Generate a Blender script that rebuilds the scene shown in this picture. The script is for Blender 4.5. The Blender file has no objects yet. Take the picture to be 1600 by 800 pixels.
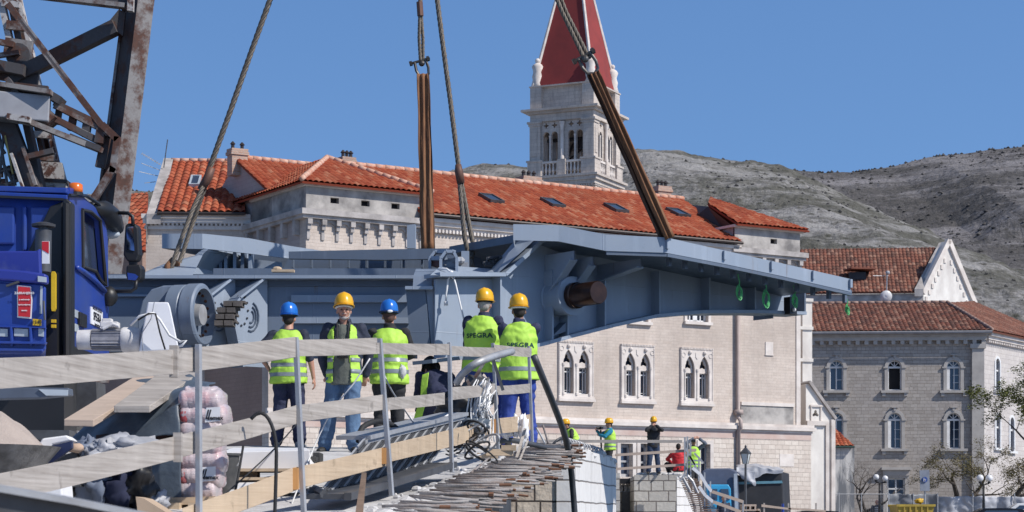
import bpy, bmesh, math, random
from mathutils import Vector, Matrix, noise
from mathutils.geometry import tessellate_polygon
from mathutils.bvhtree import BVHTree
R = math.radians
random.seed(7)
SC = bpy.context.scene
COL = SC.collection
# ------------------------------------------------------------ camera, sky, sun, exposure
F = 3200.0      # focal length in pixels of the 1600 px wide photograph
H = 815.0       # height of the horizon in the photograph
cam = bpy.data.cameras.new('camera')
camo = bpy.data.objects.new('camera', cam); COL.objects.link(camo)
camo.location = (0, 0, 0); camo.rotation_euler = (R(90), 0, 0)
cam.sensor_width = 36; cam.lens = 72
cam.shift_x = 0; cam.shift_y = (H - 400) / 1600
cam.clip_start = 0.1; cam.clip_end = 9000
cam.dof.use_dof = True; cam.dof.focus_distance = 26; cam.dof.aperture_fstop = 11
SC.camera = camo
SUN_AZ, SUN_EL = 62, 43          # degrees to the right of straight behind the camera, elevation
sd = Vector((math.sin(R(SUN_AZ)) * math.cos(R(SUN_EL)), -math.cos(R(SUN_AZ)) * math.cos(R(SUN_EL)), math.sin(R(SUN_EL))))
w = bpy.data.worlds.new('World'); SC.world = w; w.use_nodes = True
wn = w.node_tree; wn.nodes.clear()
wo = wn.nodes.new('ShaderNodeOutputWorld'); bg = wn.nodes.new('ShaderNodeBackground')
sk = wn.nodes.new('ShaderNodeTexSky'); sk.sky_type = 'NISHITA'; sk.sun_disc = False
sk.sun_elevation = R(SUN_EL); sk.sun_rotation = math.atan2(sd.x, sd.y)
sk.air_density = 1.3; sk.dust_density = 0.3; sk.ozone_density = 3.0; sk.altitude = 0
tc = wn.nodes.new('ShaderNodeTexCoord')
va = wn.nodes.new('ShaderNodeVectorMath'); va.operation = 'ADD'; va.inputs[1].default_value = (0, 0, 0.28)
vn = wn.nodes.new('ShaderNodeVectorMath'); vn.operation = 'NORMALIZE'
wn.links.new(tc.outputs['Generated'], va.inputs[0]); wn.links.new(va.outputs[0], vn.inputs[0])
wn.links.new(vn.outputs[0], sk.inputs['Vector'])
tint = wn.nodes.new('ShaderNodeMix'); tint.data_type = 'RGBA'; tint.blend_type = 'MULTIPLY'; tint.inputs[0].default_value = 1.0; tint.inputs[7].default_value = (0.90, 1.0, 1.27, 1)
sx_ = wn.nodes.new('ShaderNodeSeparateXYZ'); wn.links.new(tc.outputs['Generated'], sx_.inputs[0])
rp_ = wn.nodes.new('ShaderNodeValToRGB'); wn.links.new(sx_.outputs[2], rp_.inputs[0]); e_ = rp_.color_ramp.elements
e_[0].position = 0.0; e_[0].color = (.95, 1.12, 1.30, 1); e_[1].position = 0.75; e_[1].color = (.66, .58, .56, 1); e2_ = e_.new(0.26); e2_.color = (.83, 1.05, 1.30, 1)
wn.links.new(rp_.outputs[0], tint.inputs[7])
wn.links.new(sk.outputs[0], tint.inputs[6]); wn.links.new(tint.outputs[2], bg.inputs['Color']); bg.inputs['Strength'].default_value = 0.125
wn.links.new(bg.outputs[0], wo.inputs[0])
sl = bpy.data.lights.new('sun', 'SUN'); sl.energy = 4.6; sl.angle = R(0.5); sl.color = (1.0, 0.95, 0.88)
slo = bpy.data.objects.new('sun', sl); COL.objects.link(slo)
slo.rotation_euler = (-sd).to_track_quat('-Z', 'Y').to_euler(); slo.location = (30, -20, 40)
SC.view_settings.view_transform = 'Standard'; SC.view_settings.look = 'None'
SC.view_settings.exposure = 0.0; SC.view_settings.gamma = 1.0

# ------------------------------------------------------------ material helpers
MATS = {}
def nd(t, kind, **kw):
    n = t.nodes.new(kind)
    for k, v in kw.items():
        if hasattr(n, k): setattr(n, k, v)
        else: n.inputs[k].default_value = v
    return n
def base_mat(name):
    m = bpy.data.materials.new(name); m.use_nodes = True
    t = m.node_tree; b = t.nodes['Principled BSDF']; MATS[name] = m
    return m, t, b
def mixc(t, fac, a, b, blend='MIX'):
    n = t.nodes.new('ShaderNodeMix'); n.data_type = 'RGBA'; n.blend_type = blend
    for sock, v in ((n.inputs[0], fac), (n.inputs[6], a), (n.inputs[7], b)):
        if isinstance(v, (int, float)): sock.default_value = v
        elif isinstance(v, tuple): sock.default_value = v + (1,) if len(v) == 3 else v
        else: t.links.new(v, sock)
    return n.outputs[2]
def ramp(t, src, stops, interp='LINEAR'):
    n = t.nodes.new('ShaderNodeValToRGB'); n.color_ramp.interpolation = interp
    e = n.color_ramp.elements
    while len(e) < len(stops): e.new(0.5)
    for el, (p, c) in zip(e, stops):
        el.position = p; el.color = (c, c, c, 1) if isinstance(c, (int, float)) else tuple(c) + (1,)
    t.links.new(src, n.inputs[0]); return n.outputs[0]
def coords(t, scale=(1, 1, 1), rot=(0, 0, 0), kind='Object'):
    tcn = t.nodes.new('ShaderNodeTexCoord'); mp = t.nodes.new('ShaderNodeMapping')
    mp.inputs['Scale'].default_value = scale; mp.inputs['Rotation'].default_value = rot
    t.links.new(tcn.outputs[kind], mp.inputs[0]); return mp.outputs[0]
def noise_tex(t, vec, scale, detail=4, rough=0.6):
    n = nd(t, 'ShaderNodeTexNoise', Scale=scale, Detail=detail, Roughness=rough); t.links.new(vec, n.inputs['Vector']); return n.outputs['Fac']
def bump(t, b, src, strength, dist=0.02):
    n = nd(t, 'ShaderNodeBump', Strength=strength, Distance=dist); t.links.new(src, n.inputs['Height'])
    t.links.new(n.outputs[0], b.inputs['Normal']); return n
def mat(name, c, rough=0.6, metal=0.0, c2=None, scale=3.0, amt=1.0, bmp=0.0, bscale=None, stretch=(1, 1, 1), spec=None, lo=0.35, hi=0.7):
    if name in MATS: return MATS[name]
    m, t, b = base_mat(name)
    b.inputs['Roughness'].default_value = rough; b.inputs['Metallic'].default_value = metal
    if spec is not None: b.inputs['Specular IOR Level'].default_value = spec
    if c2 is None: c2 = tuple(x * 0.78 for x in c)
    v = coords(t, stretch)
    f = noise_tex(t, v, scale, 6)
    f = ramp(t, f, [(lo, 0.0), (hi, amt)])
    t.links.new(mixc(t, f, c, c2), b.inputs['Base Color'])
    if bmp:
        f2 = noise_tex(t, v, bscale or scale * 6, 5)
        bump(t, b, f2, bmp)
    return m
def hx(s):
    s = s.lstrip('#'); o = []
    for i in (0, 2, 4):
        v = int(s[i:i+2], 16) / 255; o.append(v / 12.92 if v <= 0.04045 else ((v + 0.055) / 1.055) ** 2.4)
    return tuple(o)

# ------------------------------------------------------------ object helpers
def props(o, label=None, cat=None, group=None, kind=None):
    if label: o['label'] = label
    if cat: o['category'] = cat
    if group: o['group'] = group
    if kind: o['kind'] = kind
    return o
def thing(name, loc, label, cat, rz=0.0, group=None, rot=None):
    o = bpy.data.objects.new(name, None); COL.objects.link(o)
    o.empty_display_size = 0.2
    o.location = loc; o.rotation_euler = rot if rot else (0, 0, rz)
    props(o, label, cat, group); return o
def wmat(o):
    m = Matrix.LocRotScale(o.location, o.rotation_euler, o.scale)
    if o.parent: m = wmat(o.parent) @ m
    return m
def copy_tree(o, parent=None):
    c = o.copy(); COL.objects.link(c); c.parent = parent
    for ch in list(o.children): copy_tree(ch, c)
    return c
class MB:
    def __init__(s): s.v = []; s.f = []; s.uv = None
    def add(s, vs, fs):
        n = len(s.v); s.v += [tuple(p) for p in vs]; s.f += [tuple(i + n for i in f) for f in fs]; return s
    def box(s, x0, x1, y0, y1, z0, z1, M=None):
        vs = [Vector((x, y, z)) for x in (x0, x1) for y in (y0, y1) for z in (z0, z1)]
        if M: vs = [M @ v for v in vs]
        return s.add(vs, [(0, 1, 3, 2), (4, 6, 7, 5), (0, 4, 5, 1), (2, 3, 7, 6), (0, 2, 6, 4), (1, 5, 7, 3)])
    def cbox(s, c, sx, sy, sz, M=None):
        T = Matrix.Translation(Vector(c)) @ (M or Matrix())
        return s.box(-sx/2, sx/2, -sy/2, sy/2, -sz/2, sz/2, T)
    def beam(s, p0, p1, w, h, roll=0.0, ref=(0, 1, 0), w1=None, h1=None):
        p0 = Vector(p0); p1 = Vector(p1); d = (p1 - p0).normalized()
        r = Vector(ref)
        if abs(d.dot(r)) > 0.97: r = Vector((1, 0, 0))
        a = d.cross(r).normalized(); b = d.cross(a).normalized()
        if roll: q = Matrix.Rotation(roll, 3, d); a = q @ a; b = q @ b
        w1 = w if w1 is None else w1; h1 = h if h1 is None else h1
        vs = []
        for p, ww, hh in ((p0, w, h), (p1, w1, h1)):
            for sx, sy in ((-1, -1), (1, -1), (1, 1), (-1, 1)): vs.append(p + a * sx * ww / 2 + b * sy * hh / 2)
        return s.add(vs, [(3, 2, 1, 0), (4, 5, 6, 7), (0, 1, 5, 4), (1, 2, 6, 5), (2, 3, 7, 6), (3, 0, 4, 7)])
    def tube(s, pts, r, n=8, cap=True, ell=None):
        pts = [Vector(p) for p in pts]; k = len(pts)
        rs = r if isinstance(r, (list, tuple)) else [r] * k
        d0 = (pts[1] - pts[0]).normalized()
        a = d0.orthogonal().normalized(); vs = []
        for i, p in enumerate(pts):
            d = (pts[min(i + 1, k - 1)] - pts[max(i - 1, 0)]).normalized()
            a = (a - d * a.dot(d)).normalized(); b = d.cross(a)
            for j in range(n):
                t = 2 * math.pi * j / n; vs.append(p + (a * math.cos(t) + b * math.sin(t)) * rs[i])
        fs = [(i*n+j, i*n+(j+1) % n, (i+1)*n+(j+1) % n, (i+1)*n+j) for i in range(k - 1) for j in range(n)]
        if cap: fs += [tuple(range(n - 1, -1, -1)), tuple((k-1)*n + j for j in range(n))]
        return s.add(vs, fs)
    def lathe(s, prof, n=16, M=None, axis='z'):
        vs = []
        for (r, z) in prof:
            for j in range(n):
                t = 2 * math.pi * j / n
                v = Vector((r * math.cos(t), r * math.sin(t), z))
                if axis == 'x': v = Vector((z, r * math.cos(t), r * math.sin(t)))
                if axis == 'y': v = Vector((r * math.cos(t), z, r * math.sin(t)))
                vs.append(M @ v if M else v)
        k = len(prof)
        fs = [(i*n+j, i*n+(j+1) % n, (i+1)*n+(j+1) % n, (i+1)*n+j) for i in range(k - 1) for j in range(n)]
        fs += [tuple(range(n - 1, -1, -1)), tuple((k-1)*n + j for j in range(n))]
        return s.add(vs, fs)
    def plate(s, outer, holes=(), y0=0.0, y1=0.1, M=None):
        """polygon in (x, z) with holes, extruded along y from y0 to y1"""
        loops = [outer] + list(holes)
        flat = [p for l in loops for p in l]
        tris = tessellate_polygon([[Vector((p[0], p[1], 0)) for p in l] for l in loops])
        n = len(flat); vs = [Vector((p[0], y0, p[1])) for p in flat] + [Vector((p[0], y1, p[1])) for p in flat]
        if M: vs = [M @ v for v in vs]
        fs = []
        for (a, b, c) in tris: fs.append((a, b, c)); fs.append((c + n, b + n, a + n))
        o = 0
        for l in loops:
            m = len(l)
            for i in range(m):
                a = o + i; b = o + (i + 1) % m; fs.append((a, b, b + n, a + n))
            o += m
        return s.add(vs, fs)
    def sphere(s, c, r, n=10, m=7, sc=(1, 1, 1), M=None):
        prof = []
        vs = []; c = Vector(c)
        for i in range(m + 1):
            ph = math.pi * i / m
            for j in range(n):
                t = 2 * math.pi * j / n
                v = Vector((math.sin(ph) * math.cos(t) * sc[0], math.sin(ph) * math.sin(t) * sc[1], -math.cos(ph) * sc[2])) * r
                if M: v = M @ v
                vs.append(c + v)
        fs = [(i*n+j, i*n+(j+1) % n, (i+1)*n+(j+1) % n, (i+1)*n+j) for i in range(m) for j in range(n)]
        return s.add(vs, fs)
    def build(s, name, m, parent=None, space='local', smooth=False, bevel=0.0, tags=None, weld=False, loc=None, autos=None):
        me = bpy.data.meshes.new(name)
        vs = s.v
        o = bpy.data.objects.new(name, me)
        if loc is not None: o.location = loc
        if parent: o.parent = parent
        if space == 'world':
            inv = wmat(o).inverted() if (parent or loc is not None) else Matrix()
            vs = [inv @ Vector(v) for v in vs]
        me.from_pydata([tuple(v) for v in vs], [], s.f); me.update()
        bm = bmesh.new(); bm.from_mesh(me)
        if weld or bevel: bmesh.ops.remove_doubles(bm, verts=bm.verts, dist=1e-5)
        bmesh.ops.recalc_face_normals(bm, faces=bm.faces)
        bm.to_mesh(me); bm.free()
        if m: me.materials.append(m)
        if smooth:
            for p in me.polygons: p.use_smooth = True
            if autos: 
                me.set_sharp_from_angle(angle=R(autos))
        COL.objects.link(o)
        if bevel:
            b = o.modifiers.new('bevel', 'BEVEL'); b.width = bevel; b.segments = 2; b.limit_method = 'ANGLE'; b.angle_limit = R(40)
        if tags: props(o, *tags)
        return o
def P(px, py, D):
    return Vector(((px - 800) / F * D, D, (H - py) / F * D))
class Fr:
    """a vertical plane: local x along it, local y into it, local z up"""
    def __init__(s, px, D, deg):
        s.X0 = (px - 800) / F * D; s.Y0 = D; s.a = R(deg); s.c = math.cos(s.a); s.s = math.sin(s.a)
    def u(s, px, d=0.0):
        x = (px - 800) / F
        return (x * (s.Y0 + s.c * d) - s.X0 + s.s * d) / (s.c - x * s.s)
    def Y(s, u, d=0.0): return s.Y0 + s.s * u + s.c * d
    def p(s, px, py, d=0.0):
        u = s.u(px, d); return (u, (H - py) / F * s.Y(u, d))
    def v(s, px, py, d=0.0):
        u, z = s.p(px, py, d); return Vector((u, d, z))
    def w(s, u, d, z): return Vector((s.X0 + s.c * u - s.s * d, s.Y0 + s.s * u + s.c * d, z))
    def root(s, name, label, cat, z=0.0, group=None):
        o = thing(name, (s.X0, s.Y0, 0), label, cat, s.a, group); return o
def rect(x0, x1, z0, z1): return [(x0, z0), (x1, z0), (x1, z1), (x0, z1)]
def arch(cx, w, z0, zs, n=10, pointed=False, h=None):
    """opening outline: vertical sides from z0 to spring zs then an arch"""
    pts = [(cx - w/2, z0), (cx + w/2, z0)]
    if not pointed:
        pts += [(cx + w/2 * math.cos(math.pi * i / n), zs + w/2 * math.sin(math.pi * i / n)) for i in range(n + 1)]
    else:
        h = h or w * 0.9
        k = n // 2
        for i in range(k + 1):
            t = i / k; pts.append((cx + w/2 * (math.cos(t * math.pi / 2)) ** 0.9, zs + h * (0.75 * math.sin(t * math.pi / 2) + 0.25 * t ** 3)))
        for i in range(k - 1, -1, -1):
            t = i / k; pts.append((cx - w/2 * (math.cos(t * math.pi / 2)) ** 0.9, zs + h * (0.75 * math.sin(t * math.pi / 2) + 0.25 * t ** 3)))
    return pts
BENCH = bpy.data.scenes.new('workbench')      # evaluates one object at a time, away from the main scene; removed at the end
def evaluated_mesh(o):
    BENCH.collection.objects.link(o); vl = BENCH.view_layers[0]; vl.update()
    me = bpy.data.meshes.new_from_object(o.evaluated_get(vl.depsgraph)); BENCH.collection.objects.unlink(o); return me
def text_mesh(s, size, bold=0.0, extrude=0.001, align='CENTER', sx=1.0, space=1.0):
    cu = bpy.data.curves.new('lettering', 'FONT'); cu.body = s; cu.size = size; cu.align_x = align; cu.align_y = 'CENTER'
    cu.extrude = extrude; cu.offset = bold; cu.space_character = space; cu.resolution_u = 3
    o = bpy.data.objects.new('lettering', cu); me = evaluated_mesh(o)
    bpy.data.objects.remove(o); bpy.data.curves.remove(cu)
    for v in me.vertices: v.co.x *= sx
    return me
def put_text(s, size, parent, M, m, name='lettering', **kw):
    """lettering lying in local x/z of M (reads facing local -y)"""
    me = text_mesh(s, size, **kw)
    T = M @ Matrix.Rotation(R(90), 4, 'X')
    me.transform(T); me.materials.append(m); me.name = name
    o = bpy.data.objects.new(name, me); COL.objects.link(o); o.parent = parent; return o
def tiled_roof(name, pts, tw, tl, m, parent, h=0.055, seg=5, under=0.08, sag=0.0):
    """clay tiles on a planar polygon (3D points, first two = eave line), corrugated and stepped, cut to the outline"""
    pts = [Vector(p) for p in pts]
    U = (pts[1] - pts[0]).normalized()
    N = (pts[1] - pts[0]).cross(pts[-1] - pts[0]).normalized()
    if N.z < 0: N = -N
    V = N.cross(U).normalized(); O = pts[0]
    q = [((p - O).dot(U), (p - O).dot(V)) for p in pts]
    u0 = min(a for a, b in q) - tw; u1 = max(a for a, b in q) + tw; v0 = min(b for a, b in q); v1 = max(b for a, b in q)
    if abs(v1) < abs(v0): V = -V; v0, v1 = -v1, -v0; q = [(a, -b) for a, b in q]
    ncol = int((u1 - u0) / tw) + 1; nrow = int((v1 - v0) / tl) + 1
    us = [u0 + tw * (i + j / seg) for i in range(ncol) for j in range(seg)]
    vs = []
    for k in range(nrow): vs += [(v0 + k * tl, 1.0), (v0 + (k + 0.985) * tl, 0.0)]
    bm = bmesh.new(); uvl = bm.loops.layers.uv.new('UVMap')
    rnd = random.Random(3)
    jit = {}
    grid = []
    for (vv, st) in vs:
        row = []
        k = int((vv - v0) / tl + 1e-4)
        for uu in us:
            ph = (uu - u0) / tw; prof = math.sqrt(max(0, 0.5 - 0.5 * math.cos(2 * math.pi * ph)))
            key = (int(ph + 1e-4), k)
            if key not in jit: jit[key] = rnd.uniform(-0.006, 0.006)
            row.append(bm.verts.new(O + U * uu + V * vv + N * (h * prof + 0.028 * st + jit[key])))
        grid.append(row)
    for r in range(len(grid) - 1):
        for c in range(len(us) - 1):
            f = bm.faces.new((grid[r][c], grid[r][c+1], grid[r+1][c+1], grid[r+1][c])); f.smooth = False
            for l in f.loops:
                co = l.vert.co - O; l[uvl].uv = (int((us[c] - u0) / tw + 1e-3) + 0.5, (r // 2) + 0.5)
    n = len(q); area = sum(q[i][0] * q[(i+1) % n][1] - q[(i+1) % n][0] * q[i][1] for i in range(n))
    for i in range(n):
        a = Vector(q[i]); b = Vector(q[(i+1) % n]); d = (b - a)
        if d.length < 1e-6: continue
        out = Vector((d.y, -d.x)) if area > 0 else Vector((-d.y, d.x))
        no = U * out.x + V * out.y
        bmesh.ops.bisect_plane(bm, geom=bm.verts[:] + bm.edges[:] + bm.faces[:], plane_co=O + U * a.x + V * a.y, plane_no=no, clear_outer=True)
    # the boarding under the tiles
    top = [bm.verts.new(O + U * a + V * b - N * 0.01) for a, b in q]; bot = [bm.verts.new(O + U * a + V * b - N * under) for a, b in q]
    bm.faces.new(top); bm.faces.new(bot[::-1])
    for i in range(n): bm.faces.new((top[i], bot[i], bot[(i+1) % n], top[(i+1) % n]))
    me = bpy.data.meshes.new(name); bm.to_mesh(me); bm.free(); me.materials.append(m)
    o = bpy.data.objects.new(name, me); COL.objects.link(o); o.parent = parent
    return o
def ridge(mb, p0, p1, r=0.1, step=0.35):
    p0 = Vector(p0); p1 = Vector(p1); L = (p1 - p0).length; n = max(1, int(L / step)); d = (p1 - p0) / n
    for i in range(n):
        a = p0 + d * i; mb.tube([a, a + d * 1.06], [r * 1.08, r * 0.9], 8)
    return mb
# ------------------------------------------------------------ materials
def stone_mat(name, c, c2, mortar, bw, bh, bmp=0.5, msize=0.012, stain=(0.25, 0.2, 0.17), stain_amt=0.35, vary=0.12, streak=0.0, rough=0.9, rock=0.0):
    m, t, b = base_mat(name)
    v = coords(t)
    sep = t.nodes.new('ShaderNodeSeparateXYZ'); t.links.new(v, sep.inputs[0])
    cmb = t.nodes.new('ShaderNodeCombineXYZ')
    ad = t.nodes.new('ShaderNodeMath'); ad.operation = 'ADD'
    t.links.new(sep.outputs[0], ad.inputs[0]); t.links.new(sep.outputs[1], ad.inputs[1])
    t.links.new(ad.outputs[0], cmb.inputs[0]); t.links.new(sep.outputs[2], cmb.inputs[1])
    br = nd(t, 'ShaderNodeTexBrick', offset=0.37, squash=0.62, squash_frequency=3)
    br.inputs['Scale'].default_value = 1.0; br.inputs['Mortar Size'].default_value = msize
    br.inputs['Brick Width'].default_value = bw; br.inputs['Row Height'].default_value = bh
    br.inputs['Mortar Smooth'].default_value = 0.4; br.inputs['Bias'].default_value = 0.0
    br.inputs['Color1'].default_value = c + (1,); br.inputs['Color2'].default_value = c2 + (1,); br.inputs['Mortar'].default_value = mortar + (1,)
    nw = nd(t, 'ShaderNodeTexNoise', Scale=1.3, Detail=3)
    t.links.new(v, nw.inputs['Vector'])
    ofs = t.nodes.new('ShaderNodeVectorMath'); ofs.operation = 'MULTIPLY_ADD'
    t.links.new(nw.outputs['Color'], ofs.inputs[0]); ofs.inputs[1].default_value = (0.04, 0.04, 0); t.links.new(cmb.outputs[0], ofs.inputs[2])
    t.links.new(ofs.outputs[0], br.inputs['Vector'])
    col = br.outputs['Color']
    f1 = ramp(t, noise_tex(t, v, 0.35, 6), [(0.42, 0.0), (0.7, stain_amt)])
    col = mixc(t, f1, col, stain)
    f2 = noise_tex(t, v, 9, 5); col = mixc(t, vary, col, ramp(t, f2, [(0.3, 0.25), (0.7, 1.0)]), 'MULTIPLY')
    if streak:
        vs_ = coords(t, (2.2, 2.2, 0.16)); f3 = ramp(t, noise_tex(t, vs_, 1.6, 5), [(0.5, 0.0), (0.72, streak)])
        col = mixc(t, f3, col, (0.09, 0.085, 0.085))
    t.links.new(col, b.inputs['Base Color']); b.inputs['Roughness'].default_value = rough
    inv = ramp(t, br.outputs['Fac'], [(0, 1.0), (1, 0.0)])
    hh = mixc(t, 0.25 + rock, inv, noise_tex(t, v, 14 if not rock else 9, 5))
    bump(t, b, hh, bmp, 0.03)
    return m
def tile_mat(name, cols, dirt=0.25, dirtc=(0.1, 0.05, 0.035)):
    m, t, b = base_mat(name)
    uv = t.nodes.new('ShaderNodeTexCoord')
    wnz = t.nodes.new('ShaderNodeTexWhiteNoise'); wnz.noise_dimensions = '2D'; t.links.new(uv.outputs['UV'], wnz.inputs['Vector'])
    k = len(cols); col = ramp(t, wnz.outputs['Value'], [(i / k, c) for i, c in enumerate(cols)], 'CONSTANT')
    v = coords(t)
    f = ramp(t, noise_tex(t, v, 0.8, 6), [(0.45, 0.0), (0.75, dirt)]); col = mixc(t, f, col, dirtc)
    f = ramp(t, noise_tex(t, v, 12, 4), [(0.3, 0.0), (0.8, 0.35)]); col = mixc(t, f, col, tuple(x * 0.6 for x in cols[0]))
    t.links.new(col, b.inputs['Base Color']); b.inputs['Roughness'].default_value = 0.85; b.inputs['Specular IOR Level'].default_value = 0.25
    return m
M_palace = stone_mat('palace_stone', (0.67, 0.578, 0.505), (0.60, 0.508, 0.44), (0.47, 0.395, 0.34), 0.38, 0.115, 0.4, 0.005, (0.43, 0.36, 0.31), 0.75, 0.16, streak=0.12)
M_ashlar = stone_mat('ashlar_stone', (0.75, 0.67, 0.59), (0.63, 0.545, 0.475), (0.42, 0.35, 0.295), 0.36, 0.185, 0.6, 0.008, (0.5, 0.42, 0.37), 0.45, 0.18)
M_grey = stone_mat('grey_stone', (0.47, 0.425, 0.385), (0.36, 0.32, 0.285), (0.25, 0.22, 0.195), 0.36, 0.175, 0.8, 0.009, (0.36, 0.33, 0.32), 0.45, 0.2, rock=0.2)
M_tower = stone_mat('tower_stone', (0.66, 0.585, 0.52), (0.57, 0.50, 0.445), (0.42, 0.37, 0.33), 0.7, 0.28, 0.4, 0.012, (0.38, 0.33, 0.30), 0.5, 0.2, streak=0.3)
M_pier = stone_mat('pier_stone', (0.72, 0.62, 0.51), (0.58, 0.48, 0.39), (0.08, 0.065, 0.06), 0.48, 0.27, 1.0, 0.014, (0.45, 0.38, 0.33), 0.5, 0.3, rock=0.45)
M_pier_smooth = stone_mat('pier_dressed_stone', (0.78, 0.76, 0.74), (0.74, 0.72, 0.70), (0.16, 0.14, 0.13), 3.2, 0.27, 0.5, 0.012, (0.60, 0.58, 0.57), 0.4, 0.15, streak=0.2)
M_brown = stone_mat('brown_and_shaded_masonry', (0.40, 0.27, 0.215), (0.36, 0.245, 0.195), (0.30, 0.2, 0.16), 0.45, 0.14, 0.4, 0.006, (0.24, 0.16, 0.13), 0.5, 0.15)  # brown masonry; on the palace flank the brown is painted-in shade
M_trim = mat('pale_stone_trim', (0.74, 0.68, 0.63), 0.85, c2=(0.52, 0.46, 0.42), scale=1.4, bmp=0.25, bscale=18)
M_trimgrey = mat('weathered_stone_trim', (0.50, 0.46, 0.44), 0.85, c2=(0.24, 0.22, 0.21), scale=1.6, bmp=0.35, bscale=14)
M_plaster = mat('weathered_plaster', (0.47, 0.44, 0.41), 0.9, c2=(0.17, 0.16, 0.155), scale=1.1, bmp=0.25, bscale=10, lo=0.38, hi=0.66)
M_whitewall = mat('lime_washed_wall', (0.80, 0.77, 0.72), 0.9, c2=(0.52, 0.48, 0.45), scale=1.0, bmp=0.15, bscale=12, stretch=(1, 1, 0.5))
M_stained = mat('rain_stained_wall', (0.66, 0.64, 0.62), 0.9, c2=(0.19, 0.20, 0.22), scale=1.5, bmp=0.2, bscale=12, stretch=(1.6, 1.6, 0.28), lo=0.42, hi=0.56)
M_tile = tile_mat('orange_roof_tiles', [(0.37, 0.085, 0.04), (0.42, 0.12, 0.06), (0.33, 0.065, 0.03), (0.48, 0.20, 0.115), (0.36, 0.08, 0.036), (0.40, 0.10, 0.047), (0.28, 0.052, 0.026)], 0.35)
M_tile_old = tile_mat('aged_roof_tiles', [(0.21, 0.085, 0.06), (0.27, 0.13, 0.09), (0.14, 0.065, 0.05), (0.33, 0.19, 0.14), (0.18, 0.07, 0.05), (0.10, 0.055, 0.045), (0.24, 0.09, 0.06)], 0.5)
M_ridge = mat('mortared_ridge', (0.62, 0.42, 0.33), 0.9, c2=(0.48, 0.2, 0.12), scale=5)
M_spire = mat('red_spire_paint', (0.25, 0.032, 0.028), 0.8, c2=(0.185, 0.026, 0.024), scale=0.7, bmp=0.1, bscale=9)
M_white = mat('white_painted_wood', (0.78, 0.78, 0.78), 0.5, c2=(0.62, 0.62, 0.62), scale=3)
M_curtain = mat('pale_curtain', (0.55, 0.58, 0.66), 0.9)
M_dark = mat('dark_interior', (0.012, 0.012, 0.015), 0.9)
m, t, b = base_mat('window_glass'); M_glass = m
b.inputs['Base Color'].default_value = (0.035, 0.05, 0.085, 1); b.inputs['Roughness'].default_value = 0.08; b.inputs['Specular IOR Level'].default_value = 0.8
M_black = mat('black_paint', (0.015, 0.015, 0.017), 0.45)
M_rubber = mat('black_rubber', (0.02, 0.02, 0.022), 0.7, bmp=0.1)
M_gutter = mat('dark_gutter_metal', (0.05, 0.04, 0.04), 0.5, 0.3)
M_pipe = mat('faded_drainpipe', (0.42, 0.34, 0.31), 0.6)
# bridge paint with faint wash marks and scuffs
def paint(name, c, c2, rough=0.42, streak=0.25):
    m, t, b = base_mat(name); v = coords(t)
    f = ramp(t, noise_tex(t, v, 1.1, 6), [(0.4, 0.0), (0.75, 0.6)]); col = mixc(t, f, c, c2)
    vs_ = coords(t, (5, 5, 0.5)); f = ramp(t, noise_tex(t, vs_, 1.5, 5), [(0.56, 0.0), (0.75, streak)]); col = mixc(t, f, col, tuple(min(1, x * 1.55 + 0.04) for x in c))
    f = ramp(t, noise_tex(t, v, 23, 4), [(0.62, 0.0), (0.72, 0.25)]); col = mixc(t, f, col, tuple(x * 0.55 for x in c))
    t.links.new(col, b.inputs['Base Color'])
    t.links.new(ramp(t, noise_tex(t, v, 4, 5), [(0.3, rough - 0.1), (0.7, rough + 0.15)]), b.inputs['Roughness'])
    sp_ = t.nodes.new('ShaderNodeSeparateXYZ'); t.links.new(v, sp_.inputs[0]); cb_ = t.nodes.new('ShaderNodeCombineXYZ'); t.links.new(sp_.outputs[0], cb_.inputs[0]); t.links.new(sp_.outputs[2], cb_.inputs[1])
    br = nd(t, 'ShaderNodeTexBrick', offset=0.5); t.links.new(cb_.outputs[0], br.inputs['Vector']); br.inputs['Scale'].default_value = 1.0; br.inputs['Brick Width'].default_value = 1.45; br.inputs['Row Height'].default_value = 0.78; br.inputs['Mortar Size'].default_value = 0.008; br.inputs['Mortar Smooth'].default_value = 0.8
    hs = mixc(t, 0.12, br.outputs['Fac'], noise_tex(t, v, 2.2, 3)); bump(t, b, hs, 0.22, 0.03)
    rr = ramp(t, noise_tex(t, coords(t, (9, 9, 0.7)), 1.1, 6), [(0.66, 0.0), (0.74, 0.5)]); col = mixc(t, rr, col, (0.16, 0.10, 0.07)); t.links.new(col, b.inputs['Base Color']); return m
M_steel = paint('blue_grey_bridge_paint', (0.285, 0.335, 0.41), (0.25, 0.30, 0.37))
M_steel_mid = paint('half_shaded_bridge_paint', (0.165, 0.205, 0.27), (0.145, 0.18, 0.24))  # bridge paint copy, darkened in colour for faces in grazing sun
M_steel_dark = paint('deep_shaded_bridge_paint', (0.115, 0.145, 0.195), (0.10, 0.125, 0.17))  # same bridge paint with deeper shade put into its colour
M_bronze = mat('oiled_brown_shaft', (0.06, 0.028, 0.018), 0.3, 0.6, c2=(0.03, 0.015, 0.012), scale=6)
def rusty(name, c, rust=(0.17, 0.055, 0.03), lo=0.5, hi=0.56, scale=2.3, dark=(0.03, 0.022, 0.02)):
    m, t, b = base_mat(name); v = coords(t)
    f = ramp(t, noise_tex(t, v, scale, 9, 0.68), [(lo, 0.0), (hi, 1.0)])
    r2 = mixc(t, noise_tex(t, v, 14, 4), rust, dark)
    col = mixc(t, ramp(t, noise_tex(t, v, 30, 4), [(0.35, 0), (0.8, 0.5)]), c, tuple(x * 0.6 for x in c))
    t.links.new(mixc(t, f, col, r2), b.inputs['Base Color'])
    b.inputs['Roughness'].default_value = 0.75
    bump(t, b, f, 0.35, 0.006); return m
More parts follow.
